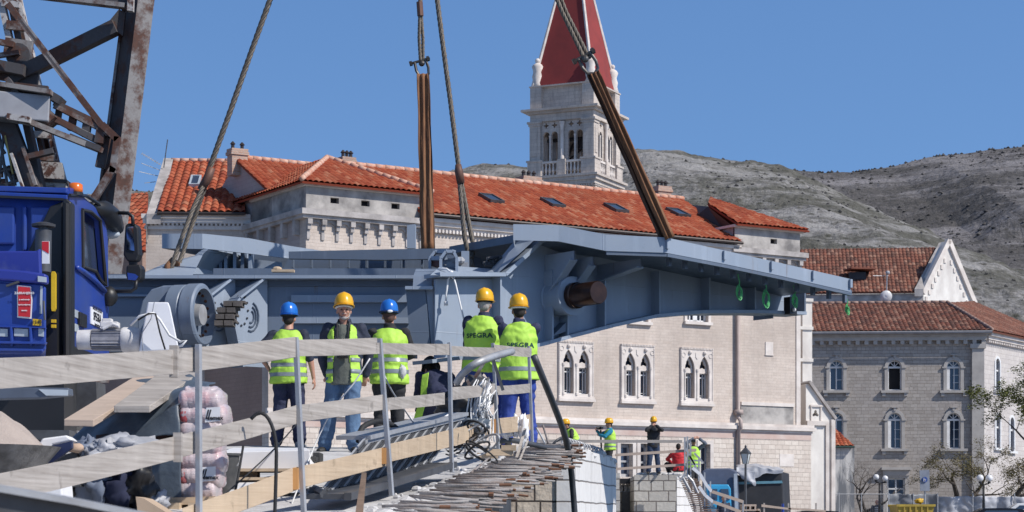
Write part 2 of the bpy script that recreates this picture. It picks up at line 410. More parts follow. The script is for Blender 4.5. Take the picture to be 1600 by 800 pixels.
M_crane = rusty('rust_flaked_grey_paint', (0.27, 0.255, 0.25), (0.15, 0.055, 0.032), 0.44, 0.56)
M_crane_dark = rusty('rust_and_shade_dark_steel', (0.075, 0.07, 0.075), (0.13, 0.05, 0.03), 0.48, 0.58)  # real rust over a dark tone that also paints in shaded faces
M_crane_pale = rusty('rust_spotted_pale_paint', (0.48, 0.46, 0.45), (0.17, 0.06, 0.035), 0.50, 0.57, 3.5)
M_rust = rusty('rusted_bar_ends', (0.20, 0.10, 0.06), (0.22, 0.095, 0.045), 0.4, 0.6, 5, (0.11, 0.05, 0.03))
M_rebar = mat('grey_mortar_caked_bars', (0.36, 0.345, 0.34), 0.8, c2=(0.17, 0.12, 0.10), scale=5, bmp=0.4, bscale=60)
M_galv = mat('galvanised_steel', (0.45, 0.46, 0.48), 0.5, 0.35, c2=(0.33, 0.33, 0.34), scale=6, bmp=0.1)
M_darksteel = mat('dark_grey_steel', (0.10, 0.105, 0.115), 0.5, 0.3, c2=(0.06, 0.06, 0.065), scale=6)
def wood(name, c, c2, ax=(0.7, 0.7, 26)):
    m, t, b = base_mat(name); v = coords(t, ax)
    f = noise_tex(t, v, 2.2, 4, 0.6); v0 = coords(t)
    col = mixc(t, ramp(t, f, [(0.3, 0), (0.7, 1)]), c, c2)
    f2 = ramp(t, noise_tex(t, v0, 3.1, 6), [(0.45, 0), (0.75, 0.35)]); col = mixc(t, f2, col, tuple(min(1, x * 1.35) for x in c))
    vsm = coords(t, (9, 9, 0.8)); f4 = ramp(t, noise_tex(t, vsm, 1.0, 4), [(0.45, 0), (0.7, 0.4)]); col = mixc(t, f4, col, tuple(x * 0.72 for x in c))
    f3 = ramp(t, noise_tex(t, v0, 7.0, 4), [(0.62, 0), (0.70, 0.5)]); col = mixc(t, f3, col, tuple(x * 0.5 for x in c2))
    t.links.new(col, b.inputs['Base Color']); b.inputs['Roughness'].default_value = 0.85; bump(t, b, f, 0.3, 0.008); return m
M_wood = wood('weathered_grey_board', (0.45, 0.41, 0.375), (0.25, 0.22, 0.195))
M_wood_new = wood('fresh_pale_board', (0.54, 0.42, 0.295), (0.44, 0.33, 0.225))
M_wood_far = wood('tan_board', (0.52, 0.41, 0.33), (0.42, 0.33, 0.27))  # plain tan wood tone
M_woodend = mat('orange_board_end', (0.55, 0.28, 0.1), 0.8)
m, t, b = base_mat('dusty_concrete'); M_conc = m
v = coords(t); f = noise_tex(t, v, 1.2, 8, 0.7)
col = ramp(t, f, [(0.3, (0.36, 0.355, 0.355)), (0.5, (0.54, 0.53, 0.53)), (0.7, (0.66, 0.65, 0.645))])
f2 = ramp(t, noise_tex(t, v, 5, 8), [(0.55, 0), (0.7, 0.5)]); col = mixc(t, f2, col, (0.2, 0.19, 0.19))
t.links.new(col, b.inputs['Base Color']); b.inputs['Roughness'].default_value = 0.95; bump(t, b, noise_tex(t, v, 22, 8), 0.5, 0.02)
M_ground = mat('quay_paving', (0.32, 0.31, 0.30), 0.9, c2=(0.22, 0.21, 0.2), scale=0.6, bmp=0.2)
m, t, b = base_mat('canal_water'); M_water = m
b.inputs['Base Color'].default_value = (0.01, 0.035, 0.04, 1); b.inputs['Roughness'].default_value = 0.06
bump(t, b, noise_tex(t, coords(t, (1, 2, 1)), 1.4, 4), 0.4, 0.05)
# hills: pale limestone scree with scrub
def hill_mat(name, rock, rock2, scrub, k=0.5):
    m, t, b = base_mat(name); v = coords(t)
    n1 = noise_tex(t, v, 0.006, 6, 0.6); n2 = noise_tex(t, v, 0.05, 8, 0.75); n3 = noise_tex(t, v, 0.16, 8, 0.85)
    col = mixc(t, ramp(t, n3, [(0.42, 0), (0.58, 1)]), rock, rock2)
    mx = t.nodes.new('ShaderNodeMath'); mx.operation = 'MULTIPLY_ADD'; t.links.new(n1, mx.inputs[0]); mx.inputs[1].default_value = 0.9; t.links.new(n2, mx.inputs[2])
    f = ramp(t, mx.outputs[0], [(k + 0.30, 0.0), (k + 0.60, 0.75)]); col = mixc(t, f, col, scrub)
    vst = coords(t, (0.25, 0.25, 2.2), (0.12, 0.05, 0)); nst = noise_tex(t, vst, 0.02, 7, 0.7); col = mixc(t, ramp(t, nst, [(0.50, 0), (0.58, 0.55)]), col, tuple(x * 1.25 for x in rock)); col = mixc(t, ramp(t, nst, [(0.36, 0.5), (0.44, 0)]), col, tuple(x * 0.9 for x in scrub))
    vo = nd(t, 'ShaderNodeTexVoronoi', Scale=0.11); t.links.new(v, vo.inputs['Vector'])
    f = ramp(t, vo.outputs['Distance'], [(0.12, 0.85), (0.3, 0.0)]); col = mixc(t, f, col, tuple(x * 0.75 for x in scrub))
    t.links.new(col, b.inputs['Base Color']); b.inputs['Roughness'].default_value = 1.0; b.inputs['Specular IOR Level'].default_value = 0.1
    bump(t, b, n2, 1.0, 9.0); return m
M_hill = hill_mat('limestone_hillside', (0.41, 0.395, 0.39), (0.17, 0.163, 0.155), (0.11, 0.108, 0.085), 0.52)
M_hill2 = hill_mat('scrubby_hillside', (0.30, 0.285, 0.295), (0.15, 0.142, 0.147), (0.10, 0.095, 0.09), 0.46)
def leaf_mat(name, c, c2):
    m, t, b = base_mat(name); tcn = t.nodes.new('ShaderNodeObjectInfo'); v = coords(t)
    t.links.new(mixc(t, ramp(t, noise_tex(t, v, 2.5, 3), [(0.35, 0), (0.65, 1)]), c, c2), b.inputs['Base Color'])
    b.inputs['Roughness'].default_value = 0.6; b.inputs['Specular IOR Level'].default_value = 0.25
    return m
M_leaf = leaf_mat('spring_leaves', (0.16, 0.17, 0.045), (0.07, 0.085, 0.03))
M_leaf2 = leaf_mat('olive_bud_leaves', (0.19, 0.17, 0.07), (0.115, 0.085, 0.045))
M_bark = mat('grey_brown_bark', (0.105, 0.085, 0.07), 0.9, c2=(0.05, 0.042, 0.036), scale=9, bmp=0.5)
M_rope = mat('steel_wire_rope', (0.17, 0.145, 0.12), 0.55, 0.3, c2=(0.10, 0.08, 0.06), scale=20, bmp=0.3)
M_strap = mat('brown_lifting_strap', (0.27, 0.125, 0.055), 0.8, c2=(0.12, 0.05, 0.025), scale=4, stretch=(6, 6, 0.6), bmp=0.4, bscale=20)
M_strap_dark = mat('dark_lifting_strap', (0.06, 0.035, 0.025), 0.8, c2=(0.13, 0.06, 0.03), scale=4, stretch=(6, 6, 0.6), bmp=0.4, bscale=20)
M_whiterope = mat('white_rope', (0.8, 0.8, 0.8), 0.8)
M_greencord = mat('green_cord', (0.10, 0.48, 0.16), 0.6)
M_blue = mat('royal_blue_truck_paint', (0.012, 0.045, 0.29), 0.36, c2=(0.035, 0.065, 0.25), scale=2.5, bmp=0.06, bscale=3)
M_blue_dusty = mat('scuffed_blue_paint', (0.02, 0.035, 0.26), 0.5, c2=(0.10, 0.12, 0.30), scale=3, lo=0.5, hi=0.8, bmp=0.05, bscale=8)
M_amber = mat('amber_plastic', (0.75, 0.16, 0.02), 0.25)
M_red = mat('red_sign_paint', (0.55, 0.02, 0.03), 0.5)
M_paper = mat('white_sign_face', (0.82, 0.82, 0.84), 0.5)
M_yellow = mat('yellow_paint', (0.75, 0.48, 0.02), 0.5)
M_reflect = mat('silver_reflector', (0.45, 0.5, 0.55), 0.35)
M_ink = mat('black_ink', (0.02, 0.02, 0.03), 0.6)
M_tarp = mat('blue_grey_tarpaulin', (0.10, 0.125, 0.155), 0.45, c2=(0.06, 0.08, 0.11), scale=4, bmp=0.6, bscale=6)
M_tarp_light = mat('silver_tarpaulin', (0.42, 0.43, 0.47), 0.5, c2=(0.30, 0.31, 0.34), scale=2.5, bmp=0.6, bscale=5)
M_whitebox = mat('white_coated_sheet', (0.82, 0.82, 0.84), 0.5, c2=(0.74, 0.74, 0.76), scale=5)
M_sand = mat('damp_sand', (0.45, 0.38, 0.34), 1.0, c2=(0.38, 0.32, 0.29), scale=12, bmp=0.6, bscale=90)
# ------------------------------------------------------------ ground, water, hills
ZQ = -0.75
g = MB(); g.add([(-400, 48, ZQ), (4000, 48, ZQ), (4000, 3000, ZQ), (-3000, 3000, ZQ), (-3000, 48, ZQ)], [(0, 1, 2, 3, 4)])
g.box(-3000, 4000, 47.6, 48.2, ZQ - 3, ZQ + 0.02)
props(g.build('quay_ground', M_ground), kind='structure')
g = MB(); g.add([(-3000, -400, -2.6), (4000, -400, -2.6), (4000, 60, -2.6), (-3000, 60, -2.6)], [(0, 1, 2, 3)])
props(g.build('canal_water', M_water), kind='structure')
g = MB(); g.add([(-60, -30, -1.7), (60, -30, -1.7), (60, 9, -1.7), (-60, 9, -1.7)], [(0, 1, 2, 3)]); g.box(-60, 60, 8.8, 9.2, -5, -1.68)
props(g.build('near_quay_ground', M_ground), kind='structure')
def interp(prof, x):
    for (a, b), (c, d) in zip(prof, prof[1:]):
        if a <= x <= c: return b + (d - b) * (x - a) / (c - a)
    return prof[0][1] if x < prof[0][0] else prof[-1][1]
def hill(name, prof, D0, D1, m, nx=300, ny=110, cliff=None, amp=6, seed=0.0, gam=1.1):
    x0, x1 = prof[0][0], prof[-1][0]; vs = []
    for j in range(ny + 26):
        t = j / ny
        for i in range(nx + 1):
            px = x0 + (x1 - x0) * i / nx
            X = (px - 800) / F * D1; Yd = D0 + (D1 - D0) * min(t, 1.3)
            zr = (H - interp(prof, px)) / F * D1
            if t <= 1: z = zr * t ** gam * (0.93 + 0.07 * t)
            else: z = zr * (1 - (t - 1) * 1.6)
            q = Vector((X * 0.004 + seed, Yd * 0.004, seed))
            n = noise.fractal(q, 1.0, 2.0, 6) ; n2 = abs(noise.fractal(q * 6, 0.8, 2.1, 4))
            e = min(1, t * 2.5)
            k = 1.0 if t < 0.93 else max(0.16, (1 - t) / 0.07) if t < 1 else 0.16
            z += (n * amp * 2.2 * k + n2 * amp * 0.5 * max(k, 0.4)) * e
            if cliff:
                a = max(0, min(1, (px - 1390) / 60)); tc_ = cliff[0] + 0.03 * noise.noise(Vector((X * 0.012, 0, 3)))
                s_ = max(0, min(1, (t - tc_) / 0.018)); z += a * cliff[1] * (s_ * (3 - 2 * s_ * s_ / s_ if s_ else 0) if False else s_) * (1 - max(0, t - tc_ - 0.03) * 2.4 if t > tc_ + 0.03 else 1)
            vs.append((X, Yd, z + ZQ))
    fs = [(j*(nx+1)+i, j*(nx+1)+i+1, (j+1)*(nx+1)+i+1, (j+1)*(nx+1)+i) for j in range(ny + 25) for i in range(nx)]
    mb = MB(); mb.add(vs, fs); o = mb.build(name, m); props(o, kind='structure'); return vs, nx, ny
profA = [(-500, 350), (-200, 330), (150, 305), (195, 298), (240, 300), (560, 298), (700, 277), (760, 267), (830, 261), (900, 250), (985, 240), (1020, 239), (1060, 241), (1150, 248), (1200, 256), (1240, 276), (1290, 300), (1350, 325), (1420, 352), (1480, 395), (1560, 460), (1700, 560), (1900, 640)]
profB = [(850, 330), (1000, 300), (1150, 262), (1200, 262), (1245, 265), (1290, 269), (1340, 268), (1400, 260), (1470, 253), (1540, 244), (1600, 238), (1750, 232), (2000, 250), (2300, 300)]
vA, nxA, nyA = hill('limestone_hill', profA, 420, 1500, M_hill, 380, 120, amp=9)
vB, nxB, nyB = hill('far_hill', profB, 900, 2300, M_hill2, 300, 120, cliff=(0.66, 26), amp=5.5, seed=5.3)
# scrub on the hills: nobody could count it
rnd = random.Random(11); mb = MB()
def shrub_blob(mb, c, r):
    n = 6; vs = [(c[0] + r * rnd.uniform(.7, 1.2) * math.cos(6.283 * j / n), c[1] + r * rnd.uniform(.7, 1.2) * math.sin(6.283 * j / n), c[2] + r * rnd.uniform(-.1, .4)) for j in range(n)]
    vs += [(c[0] + rnd.uniform(-.3, .3) * r, c[1], c[2] + r * rnd.uniform(0.7, 1.2)), (c[0], c[1], c[2] - r * .5)]
    mb.add(vs, [(j, (j + 1) % n, n) for j in range(n)] + [((j + 1) % n, j, n + 1) for j in range(n)])
for (vs_, nx, ny, k, r0, r1) in ((vA, nxA, nyA, 7000, 0.5, 1.9), (vB, nxB, nyB, 6000, 1.0, 3.4)):
    for _ in range(k):
        j = int(ny * rnd.uniform(0.25, 1.0) ** 0.8); i = rnd.randrange(nx)
        c = vs_[j * (nx + 1) + i]
        if noise.noise(Vector((c[0] * .006, c[1] * .006, 2))) < rnd.uniform(-.5, .3): continue
        shrub_blob(mb, c, rnd.uniform(r0, r1) * rnd.random() ** .8)
    for _ in range(240):
        i = rnd.randrange(nx); c = vs_[ny * (nx + 1) + i]; shrub_blob(mb, (c[0], c[1], c[2]), rnd.uniform(r0, r1) * .8)
M_scrub = mat('dark_scrub', (0.085, 0.08, 0.075), 1.0, c2=(0.055, 0.052, 0.055), scale=0.02)
props(mb.build('hillside_scrub', M_scrub), 'low dark scrub dotted over the rocky hillsides', 'scrub', kind='stuff')

# ------------------------------------------------------------ palace
FP = Fr(1000, 80, 32)
pal = FP.root('stone_palace', 'long pale stone palace with orange tiled roof and paired gothic windows behind the bridge leaf', 'building')
u0 = FP.u(478); u1 = FP.u(1250); uA = FP.u(660); uB = FP.u(1148); uL = FP.u(419)
Z_led = 3.85; Z_cor = 10.93; Z_eave = 11.22; Z_att = 11.86
def zpal(px, py, d=0): return FP.p(px, py, d)[1]
# gothic windows
gw = []
for (xa, xb, yt, yb) in ((872, 926, 532, 627.5), (969, 1021.5, 536.5, 631), (1062, 1113, 541, 634.5)):
    ua, zt = FP.p(xa, yt); ub, _ = FP.p(xb, yt); zb = FP.p((xa + xb) / 2, (yb))[1]; zt = FP.p((xa + xb) / 2, (yt + 2))[1]
    gw.append(((ua + ub) / 2, ub - ua, zb, zt))
WW = sum(w_[1] for w_ in gw) / 3; WH = sum(w_[3] - w_[2] for w_ in gw) / 3
zg = sum(w_[2] for w_ in gw) / 3
def lancets(cx, z0, k=1.0, grow=0.0):
    return [arch(cx + s * WW * 0.225, WW * 0.30 + grow, z0 + 0.30 - grow / 2, z0 + WH * 0.62, 12, True, WW * 0.34 + grow) for s in (-1, 1)]
holes = []
for (cu, _, zb, zt) in gw: holes += lancets(cu, zg, grow=0.06)
up = []      # first floor openings, mostly behind the bridge
for (xa, xb) in ((987, 1012), (1073, 1106)):
    ua = FP.u(xa); ub = FP.u(xb); zb = FP.p((xa + xb) / 2, 503)[1]; up.append((ua, ub, zb, zb + 2.0)); holes.append(rect(ua, ub, zb, zb + 2.0))
mb = MB(); mb.plate([(u0, Z_led), (u1, Z_led), (u1, Z_cor + .1), (u0, Z_cor + .1)], holes, 0, 0.5); mb.build('upper_wall', M_palace, pal)
# lower ashlar storey with door openings
dl = []
for (xa, xb, ya, yb) in ((968, 987, 693, 745), (999, 1013, 693, 748), (1093, 1108, 694, 748)):
    ua = FP.u(xa); ub = FP.u(xb); dl.append((ua, ub, FP.p(xa, yb)[1], FP.p(xa, ya)[1]))
mb = MB(); mb.plate(rect(uL, u1 + .55, ZQ, Z_led - .02), [rect(a, b, c, d) for a, b, c, d in dl], -0.05, 0.5); mb.build('lower_wall', M_ashlar, pal)
mb = MB(); mb.plate(rect(uL, u0 + .01, Z_led, 8.2), [], -0.01, 0.5); mb.box(uL, u0, .5, 16, 8.0, 8.2); mb.build('side_wing', M_palace, pal)
mb = MB(); mb.box(uL, uL + .4, .5, 16, ZQ, 8.19); mb.build('side_wing_flank', M_brown, pal)  # same stone as the palace; its shade is put into the brown colour
for (a, b, c, d) in dl:
    f = MB(); f.box(a, b, .18, .24, c, c + .12); f.box(a, b, .18, .24, d - .14, d); f.box(a, a + .07, .18, .24, c, d); f.box(b - .07, b, .18, .24, c, d); f.box(a, b, .18, .24, c + (d - c) * .44, c + (d - c) * .5)
    fo = f.build('window', M_pipe if False else mat('grey_painted_frame', (0.42, 0.42, 0.43), 0.6), pal)
    q = MB(); q.box(a, b, .25, .28, c, d); q.build('pane', M_glass, fo)
    s = MB(); s.box(a - .16, b + .16, -.09, -.05, d, d + .16); s.box(a - .16, a, -.09, -.05, c, d); s.box(b, b + .16, -.09, -.05, c, d); s.build('stone_surround', M_trim, fo)
# ledge, cornice, corbels
mb = MB(); mb.box(uL - .1, u1 + .7, -.22, 0, Z_led - .13, Z_led + .02); mb.box(uL - .1, u1 + .65, -.14, 0, Z_led + .02, Z_led + .12); mb.box(uL, u1 + .6, -.09, 0, Z_led - .22, Z_led - .13); mb.build('string_course', M_trim, pal)
mb = MB(); mb.box(uL, u1 + .55, -.065, 0, Z_led - .50, Z_led - .22); mb.build('red_stained_band', mat('reddish_stained_stone', (0.50, 0.36, 0.31), .9, c2=(0.6, .5, .45), scale=1.2), pal)
mb = MB(); mb.box(uA - .1, uB + .1, -.32, 0, Z_cor + .02, Z_cor + .16); mb.box(uA - .1, uB + .1, -.22, 0, Z_cor - .12, Z_cor + .02); mb.box(uA - .1, uB + .1, -.10, 0, Z_cor - .34, Z_cor - .12)
mb.build('cornice', M_trim, pal)
mb = MB(); x = uA
while x < uB: mb.box(x, x + .07, -.17, -.02, Z_cor - .34, Z_cor - .22); x += .15
mb.build('dentil_row', M_trim, pal)
def attic(ua, ub, depth, vents, nm='attic_block'):
    zc = Z_cor
    m = MB(); m.plate(rect(ua, ub, zc, Z_att), [rect(v - .17, v + .17, zc + .40, zc + .60) for v in vents], 0, .35)
    m.box(ua, ua + .35, .35, depth, zc, Z_att - .002); m.box(ub - .35, ub, .35, depth, zc, Z_att - .002); m.build(nm, M_plaster, pal)
    m = MB(); m.box(ua - .12, ub + .12, -.12, .3, Z_att, Z_att + .1); m.box(ua - .12, ua + .2, .3, depth, Z_att, Z_att + .1); m.box(ub - .1, ub + .12, .3, depth, Z_att, Z_att + .1); m.build('attic_coping', M_trim, pal)
    m = MB(); m.box(ua - .3, ub + .2, -.32, .02, zc - .1, zc + .1); m.box(ua - .22, ub + .15, -.22, .02, zc - .22, zc - .1); m.box(ua - .3, ua, .02, depth + 5, zc - .1, zc + .1); m.box(ua - .22, ua, .02, depth + 5, zc - .22, zc - .1); m.build('attic_cornice', M_trimgrey, pal)
    n = max(2, round((ub - ua) / .62))
    for i in range(n + 1):
        m = MB(); x = ua + .08 + (ub - ua - .16) * i / n
        m.box(x - .09, x + .09, -.20, 0, zc - .42, zc - .22); m.box(x - .07, x + .07, -.13, 0, zc - .60, zc - .42); m.box(x - .06, x + .06, -.05, 0, zc - .95, zc - .60); m.build('corbel', M_trimgrey, pal)
    # little arches between the corbels
    m = MB()
    for i in range(n):
        xa = ua + .08 + (ub - ua - .16) * i / n + .09; xb = ua + .08 + (ub - ua - .16) * (i + 1) / n - .09
        c = (xa + xb) / 2; r = (xb - xa) / 2 - .02
        m.plate([(xa, zc - .22), (xb, zc - .22), (xb, zc - .46)] + [(c + r * math.cos(t), zc - .46 + r * .8 * math.sin(t)) for t in [math.pi * k / 6 for k in range(7)]] + [(xa, zc - .46)], [], -.07, 0)
    m.build('blind_arches', M_trimgrey, pal)
    for v in vents:
        q = MB(); q.box(v - .17, v + .17, .2, .24, zc + .40, zc + .60); q.build('vent', M_dark, pal)
attic(u0, uA, 4.5, [FP.u(523), FP.u(571), FP.u(618)])
attic(uB, u1, 4.5, [FP.u(1209)])
# side of the left wing: perpendicular wall, gable and roofs
def dside(px, u=u0):
    x = (px - 800) / F; return (FP.X0 + FP.c * u - x * (FP.Y0 + FP.s * u)) / (FP.s + x * FP.c)
def side(px, py, u=u0):
    d = dside(px, u); return (d, (H - py) / F * FP.Y(u, d))
Mside = Matrix(((0, 1, 0, u0), (1, 0, 0, 0), (0, 0, 1, 0), (0, 0, 0, 1)))   # plate x -> depth, y -> u
dg_, zg_ = side(372, 250); de_, ze_ = side(425, 299)
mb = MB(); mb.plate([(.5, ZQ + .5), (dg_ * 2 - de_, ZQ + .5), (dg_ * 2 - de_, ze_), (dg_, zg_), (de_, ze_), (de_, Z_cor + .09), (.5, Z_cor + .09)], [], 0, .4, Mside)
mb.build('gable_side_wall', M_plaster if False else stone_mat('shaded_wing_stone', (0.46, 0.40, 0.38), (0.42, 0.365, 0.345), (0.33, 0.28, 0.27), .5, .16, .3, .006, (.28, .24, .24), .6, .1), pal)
for i in range(9):
    d = .6 + i * 1.0; mb = MB(); mb.box(u0 - .2, u0, d - .1, d + .1, Z_cor - .75, Z_cor - .22); mb.build('corbel', M_trimgrey, pal)
# roofs (local coordinates u, d, z)
ov = .32
A = Vector((FP.u(511, 3.2), 3.2, FP.p(511, 248, 3.2)[1]))
zt_ = Z_att + .1
tiled_roof('tower_roof_front', [(u0 - ov, -ov, zt_), (uA + .25, -ov, zt_), A], .22, .38, M_tile, pal)
A2 = Vector((A.x, 9.0, A.z))
tiled_roof('tower_roof_side', [(u0 - ov, 6.5, zt_), (u0 - ov, -ov, zt_), A, A2], .22, .38, M_tile, pal)
tiled_roof('tower_roof_back', [(uA + .25, -ov, zt_), (uA + .25, 8, zt_), A2, A], .22, .38, M_tile, pal)
# cross gable roof running behind the side wall
rz = zg_ + .06
tiled_roof('wing_roof', [(u0 - .15, de_, ze_ + .03), (u0 + 5.0, de_, ze_ + .03), (u0 + 5.0, dg_, rz), (u0 - .15, dg_, rz)], .22, .38, M_tile, pal)
# main roof
d_r = 5.6; zr = FP.p(860, 291, d_r)[1]
tiled_roof('main_roof', [(uA - .2, -.42, Z_eave), (uB + .05, -.42, Z_eave), (FP.u(1067, d_r), d_r, zr), (FP.u(540, d_r), d_r, zr)], .235, .42, M_tile, pal)
tiled_roof('back_roof', [(u1, d_r * 2, Z_eave), (u0, d_r * 2, Z_eave), (FP.u(540, d_r), d_r, zr), (FP.u(1067, d_r), d_r, zr)], .3, .5, M_tile, pal)
mb = MB(); ridge(mb, (FP.u(540, d_r), d_r, zr + .06), (FP.u(1067, d_r), d_r, zr + .06), .11, .42); ridge(mb, (A.x, A.y, A.z + .05), (u0 - ov, -ov, zt_ + .08), .10)
ridge(mb, (A.x, A.y, A.z + .05), (uA + .25, -ov, zt_ + .08), .10); ridge(mb, (u0 - .15, dg_, rz + .06), (u0 + 5, dg_, rz + .06), .1); mb.build('ridge_tiles', M_ridge, pal, smooth=True)
# right corner tower roof: front slope and the dark left cheek
Bx = Vector((FP.u(1106, 2.6), 2.6, FP.p(1106, 318, 2.6)[1])); B2 = Vector((FP.u(1078, 5.6), 5.6, zr + .02))
tiled_roof('corner_roof_front', [(uB - .1, -ov, zt_), (u1 + .25, -ov, zt_), (Bx.x + .9, Bx.y + 1.1, Bx.z + .28), (Bx.x, Bx.y, Bx.z)], .22, .38, M_tile, pal)
tiled_roof('corner_roof_side', [(u1 + .25, -ov, zt_), (u1 + .25, 6, zt_), (Bx.x + .9, Bx.y + 1.1, Bx.z + .28)], .22, .38, M_tile, pal)
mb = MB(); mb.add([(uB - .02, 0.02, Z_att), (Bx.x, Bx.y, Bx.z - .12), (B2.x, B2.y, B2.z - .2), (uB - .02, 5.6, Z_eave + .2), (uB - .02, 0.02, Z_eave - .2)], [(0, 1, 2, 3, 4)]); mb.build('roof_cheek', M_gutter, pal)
mb = MB(); mb.tube([(uA - .2, -.46, Z_eave - .05), (uB + .05, -.46, Z_eave - .05)], .06, 8); mb.build('gutter', M_gutter, pal)
# hip at the right end of the main roof
tiled_roof('main_roof_end', [(FP.u(1067, d_r), d_r, zr), (uB + .05, -.42, Z_eave), (uB + 1.0, d_r, Z_eave + .9)], .235, .42, M_tile, pal)
for (px, py) in ((768, 315), (864, 321.5), (963, 329), (1060, 337)):
    # skylight lying on the roof plane
    for k in range(40):
        d = k * .14; z = Z_eave + (zr - Z_eave) * (d + .42) / (d_r + .42)
        if FP.p(px, py, d)[1] <= z: break
    u = FP.u(px, d); sl_ = math.atan2(zr - Z_eave, d_r + .42)
    T = Matrix.Translation((u, d, z + .12)) @ Matrix.Rotation(sl_, 4, 'X')
    f = MB()
    for (a, b, c, e) in ((-.32, .32, -.5, -.43), (-.32, .32, .43, .5), (-.32, -.26, -.43, .43), (.26, .32, -.43, .43)): f.box(a, b, c, e, -.06, .05, T)
    fo = f.build('skylight', M_darksteel, pal); q = MB(); q.box(-.26, .26, -.43, .43, -.05, .02, T); q.build('pane', M_glass, fo)
# chimneys
def chimney(px, py0, py1, wpx, d, pots=3, nm='chimney'):
    u, zt = FP.p(px, py0, d); zb = FP.p(px, py1, d)[1]; wd = wpx / F * FP.Y(u, d) / FP.c / 2 * .8
    m = MB(); m.box(u - wd, u + wd, d - wd * .7, d + wd * .7, zb, zt - .32); m.box(u - wd * 1.15, u + wd * 1.15, d - wd * .85, d + wd * .85, zt - .32, zt - .2); m.box(u - wd * 1.05, u + wd * 1.05, d - wd * .78, d + wd * .78, zt - .2, zt - .08)
    o = m.build(nm, stone_mat('pale_chimney_brick', (.52, .36, .28), (.44, .27, .2), (.45, .38, .33), .22, .09, .5, .012) if 'pale_chimney_brick' not in MATS else MATS['pale_chimney_brick'], pal)
    m = MB()
    for i in range(pots):
        x = u - wd * .6 + wd * 1.2 * i / max(1, pots - 1); m.lathe([(.07, zt - .08), (.07, zt + .08), (.11, zt + .1), (.03, zt + .2)], 8, Matrix.Translation((x, d, 0)))
    m.build('chimney_pot', M_gutter, o)
M0 = stone_mat('pale_chimney_brick', (.52, .36, .28), (.44, .27, .2), (.45, .38, .33), .22, .09, .5, .012); MATS['pale_chimney_brick'] = M0
chimney(542, 243, 262, 24, 6.5); chimney(826, 274, 290, 34, 6.2); chimney(1034, 289, 312, 26, 5.9)
chimney(371, 230, 275, 28, dg_, 2)
# flesh out the gothic windows
def trefoil(cx, cz, r, n=24):
    return [(cx + r * (1 + .38 * math.cos(3 * (t - math.pi / 2))) * math.cos(t), cz + r * (1 + .38 * math.cos(3 * (t - math.pi / 2))) * math.sin(t)) for t in [2 * math.pi * i / n for i in range(n)]]
first = None
for gi, (cu, _, zb, zt) in enumerate(gw):
    if first is None:
        s = MB(); s.plate(rect(-WW/2, WW/2, .18, WH), lancets(0, 0), -.07, 0.0)
        s.box(-WW/2 - .04, WW/2 + .04, -.16, 0, .0, .10); s.box(-WW/2 - .01, WW/2 + .01, -.12, 0, .10, .18)
        for k in range(22): x = -WW/2 + WW * (k + .5) / 22; s.box(x - .022, x + .022, -.11, -.07, WH - .07, WH)
        for k in range(26):
            z = .25 + (WH - .35) * k / 26
            for sx in (-1, 1): s.box(sx * (WW/2 - .03) - .02, sx * (WW/2 - .03) + .02, -.095, -.07, z, z + .045)
        for sx in (-.225, .225):
            s.sphere((sx * WW, -.09, WH - .2), .085, 8, 6)
        for sx in (-.42, .42, 0): s.tube([(sx * WW + .09 * math.cos(t), -.08, WH - .30 + .09 * math.sin(t)) for t in [6.283 * i / 12 for i in range(13)]], .014, 5) if sx else s.plate([(-.09, WH - .2), (.09, WH - .2), (.08, WH - .38), (0, WH - .46), (-.08, WH - .38)], [], -.095, -.07)
        for sx in (-.225 - .15, -.225 + .15 + .0, .225 + .15): 
            x = sx * WW if abs(sx) > .1 else 0; s.lathe([(.055, .25), (.055, .33), (.035, .36), (.035, WH * .57), (.06, WH * .60), (.065, WH * .63)], 8, Matrix.Translation((x, -.075, 0)))
        s.box(-.035 * WW, .035 * WW, -.06, .1, .3, WH * .62)
        first = win = s.build('gothic_window', M_trim, pal)
        tr = MB()
        for sx in (-.225, .225):
            o_ = arch(sx * WW, WW * .31, WH * .565, WH * .62, 12, True, WW * .35); tr.plate(o_, [trefoil(sx * WW, WH * .70, WW * .088)], .08, .14)
        tr.build('tracery', M_trim, win)
        fr_ = MB()
        for sx in (-.225, .225):
            c = sx * WW; w2 = WW * .15
            for (a, b, c0, d0) in ((c - w2, c + w2, WH * .55, WH * .585), (c - w2, c + w2, WH * .485, WH * .505), (c - w2, c + w2, .29, .36), (c - w2, c + w2, .42, .44), (c + .10, c + .13, .3, WH * .6), (c - w2 - .02, c - w2 + .03, .3, WH * .6), (c + w2 - .03, c + w2 + .02, .3, WH * .6)):
                fr_.box(a, b, .20, .25, c0, d0)
        fr_.build('sash', M_white, win)
        gl = MB()
        for sx in (-.225, .225): gl.box(sx * WW - WW * .17, sx * WW + WW * .17, .28, .3, .27, WH * .95)
        gl.build('pane', M_glass, win)
        c_ = MB(); c_.add([(-.06 * WW, .272, WH * .5), (-.36 * WW, .272, WH * .5), (-.33 * WW, .272, WH * .3), (-.36 * WW, .272, .35), (-.385 * WW, .272, .35), (-.385 * WW, .272, WH * .5)], [(0, 1, 2, 3, 4, 5)])
        c_.add([(.07 * WW, .272, WH * .5), (.25 * WW, .272, WH * .5), (.13 * WW, .272, WH * .3), (.10 * WW, .272, .35), (.07 * WW, .272, .35)], [(0, 1, 2, 3, 4)]); c_.build('curtain', M_curtain, win)
    else: win = copy_tree(first, pal)
    win.location = (cu, 0, zg)
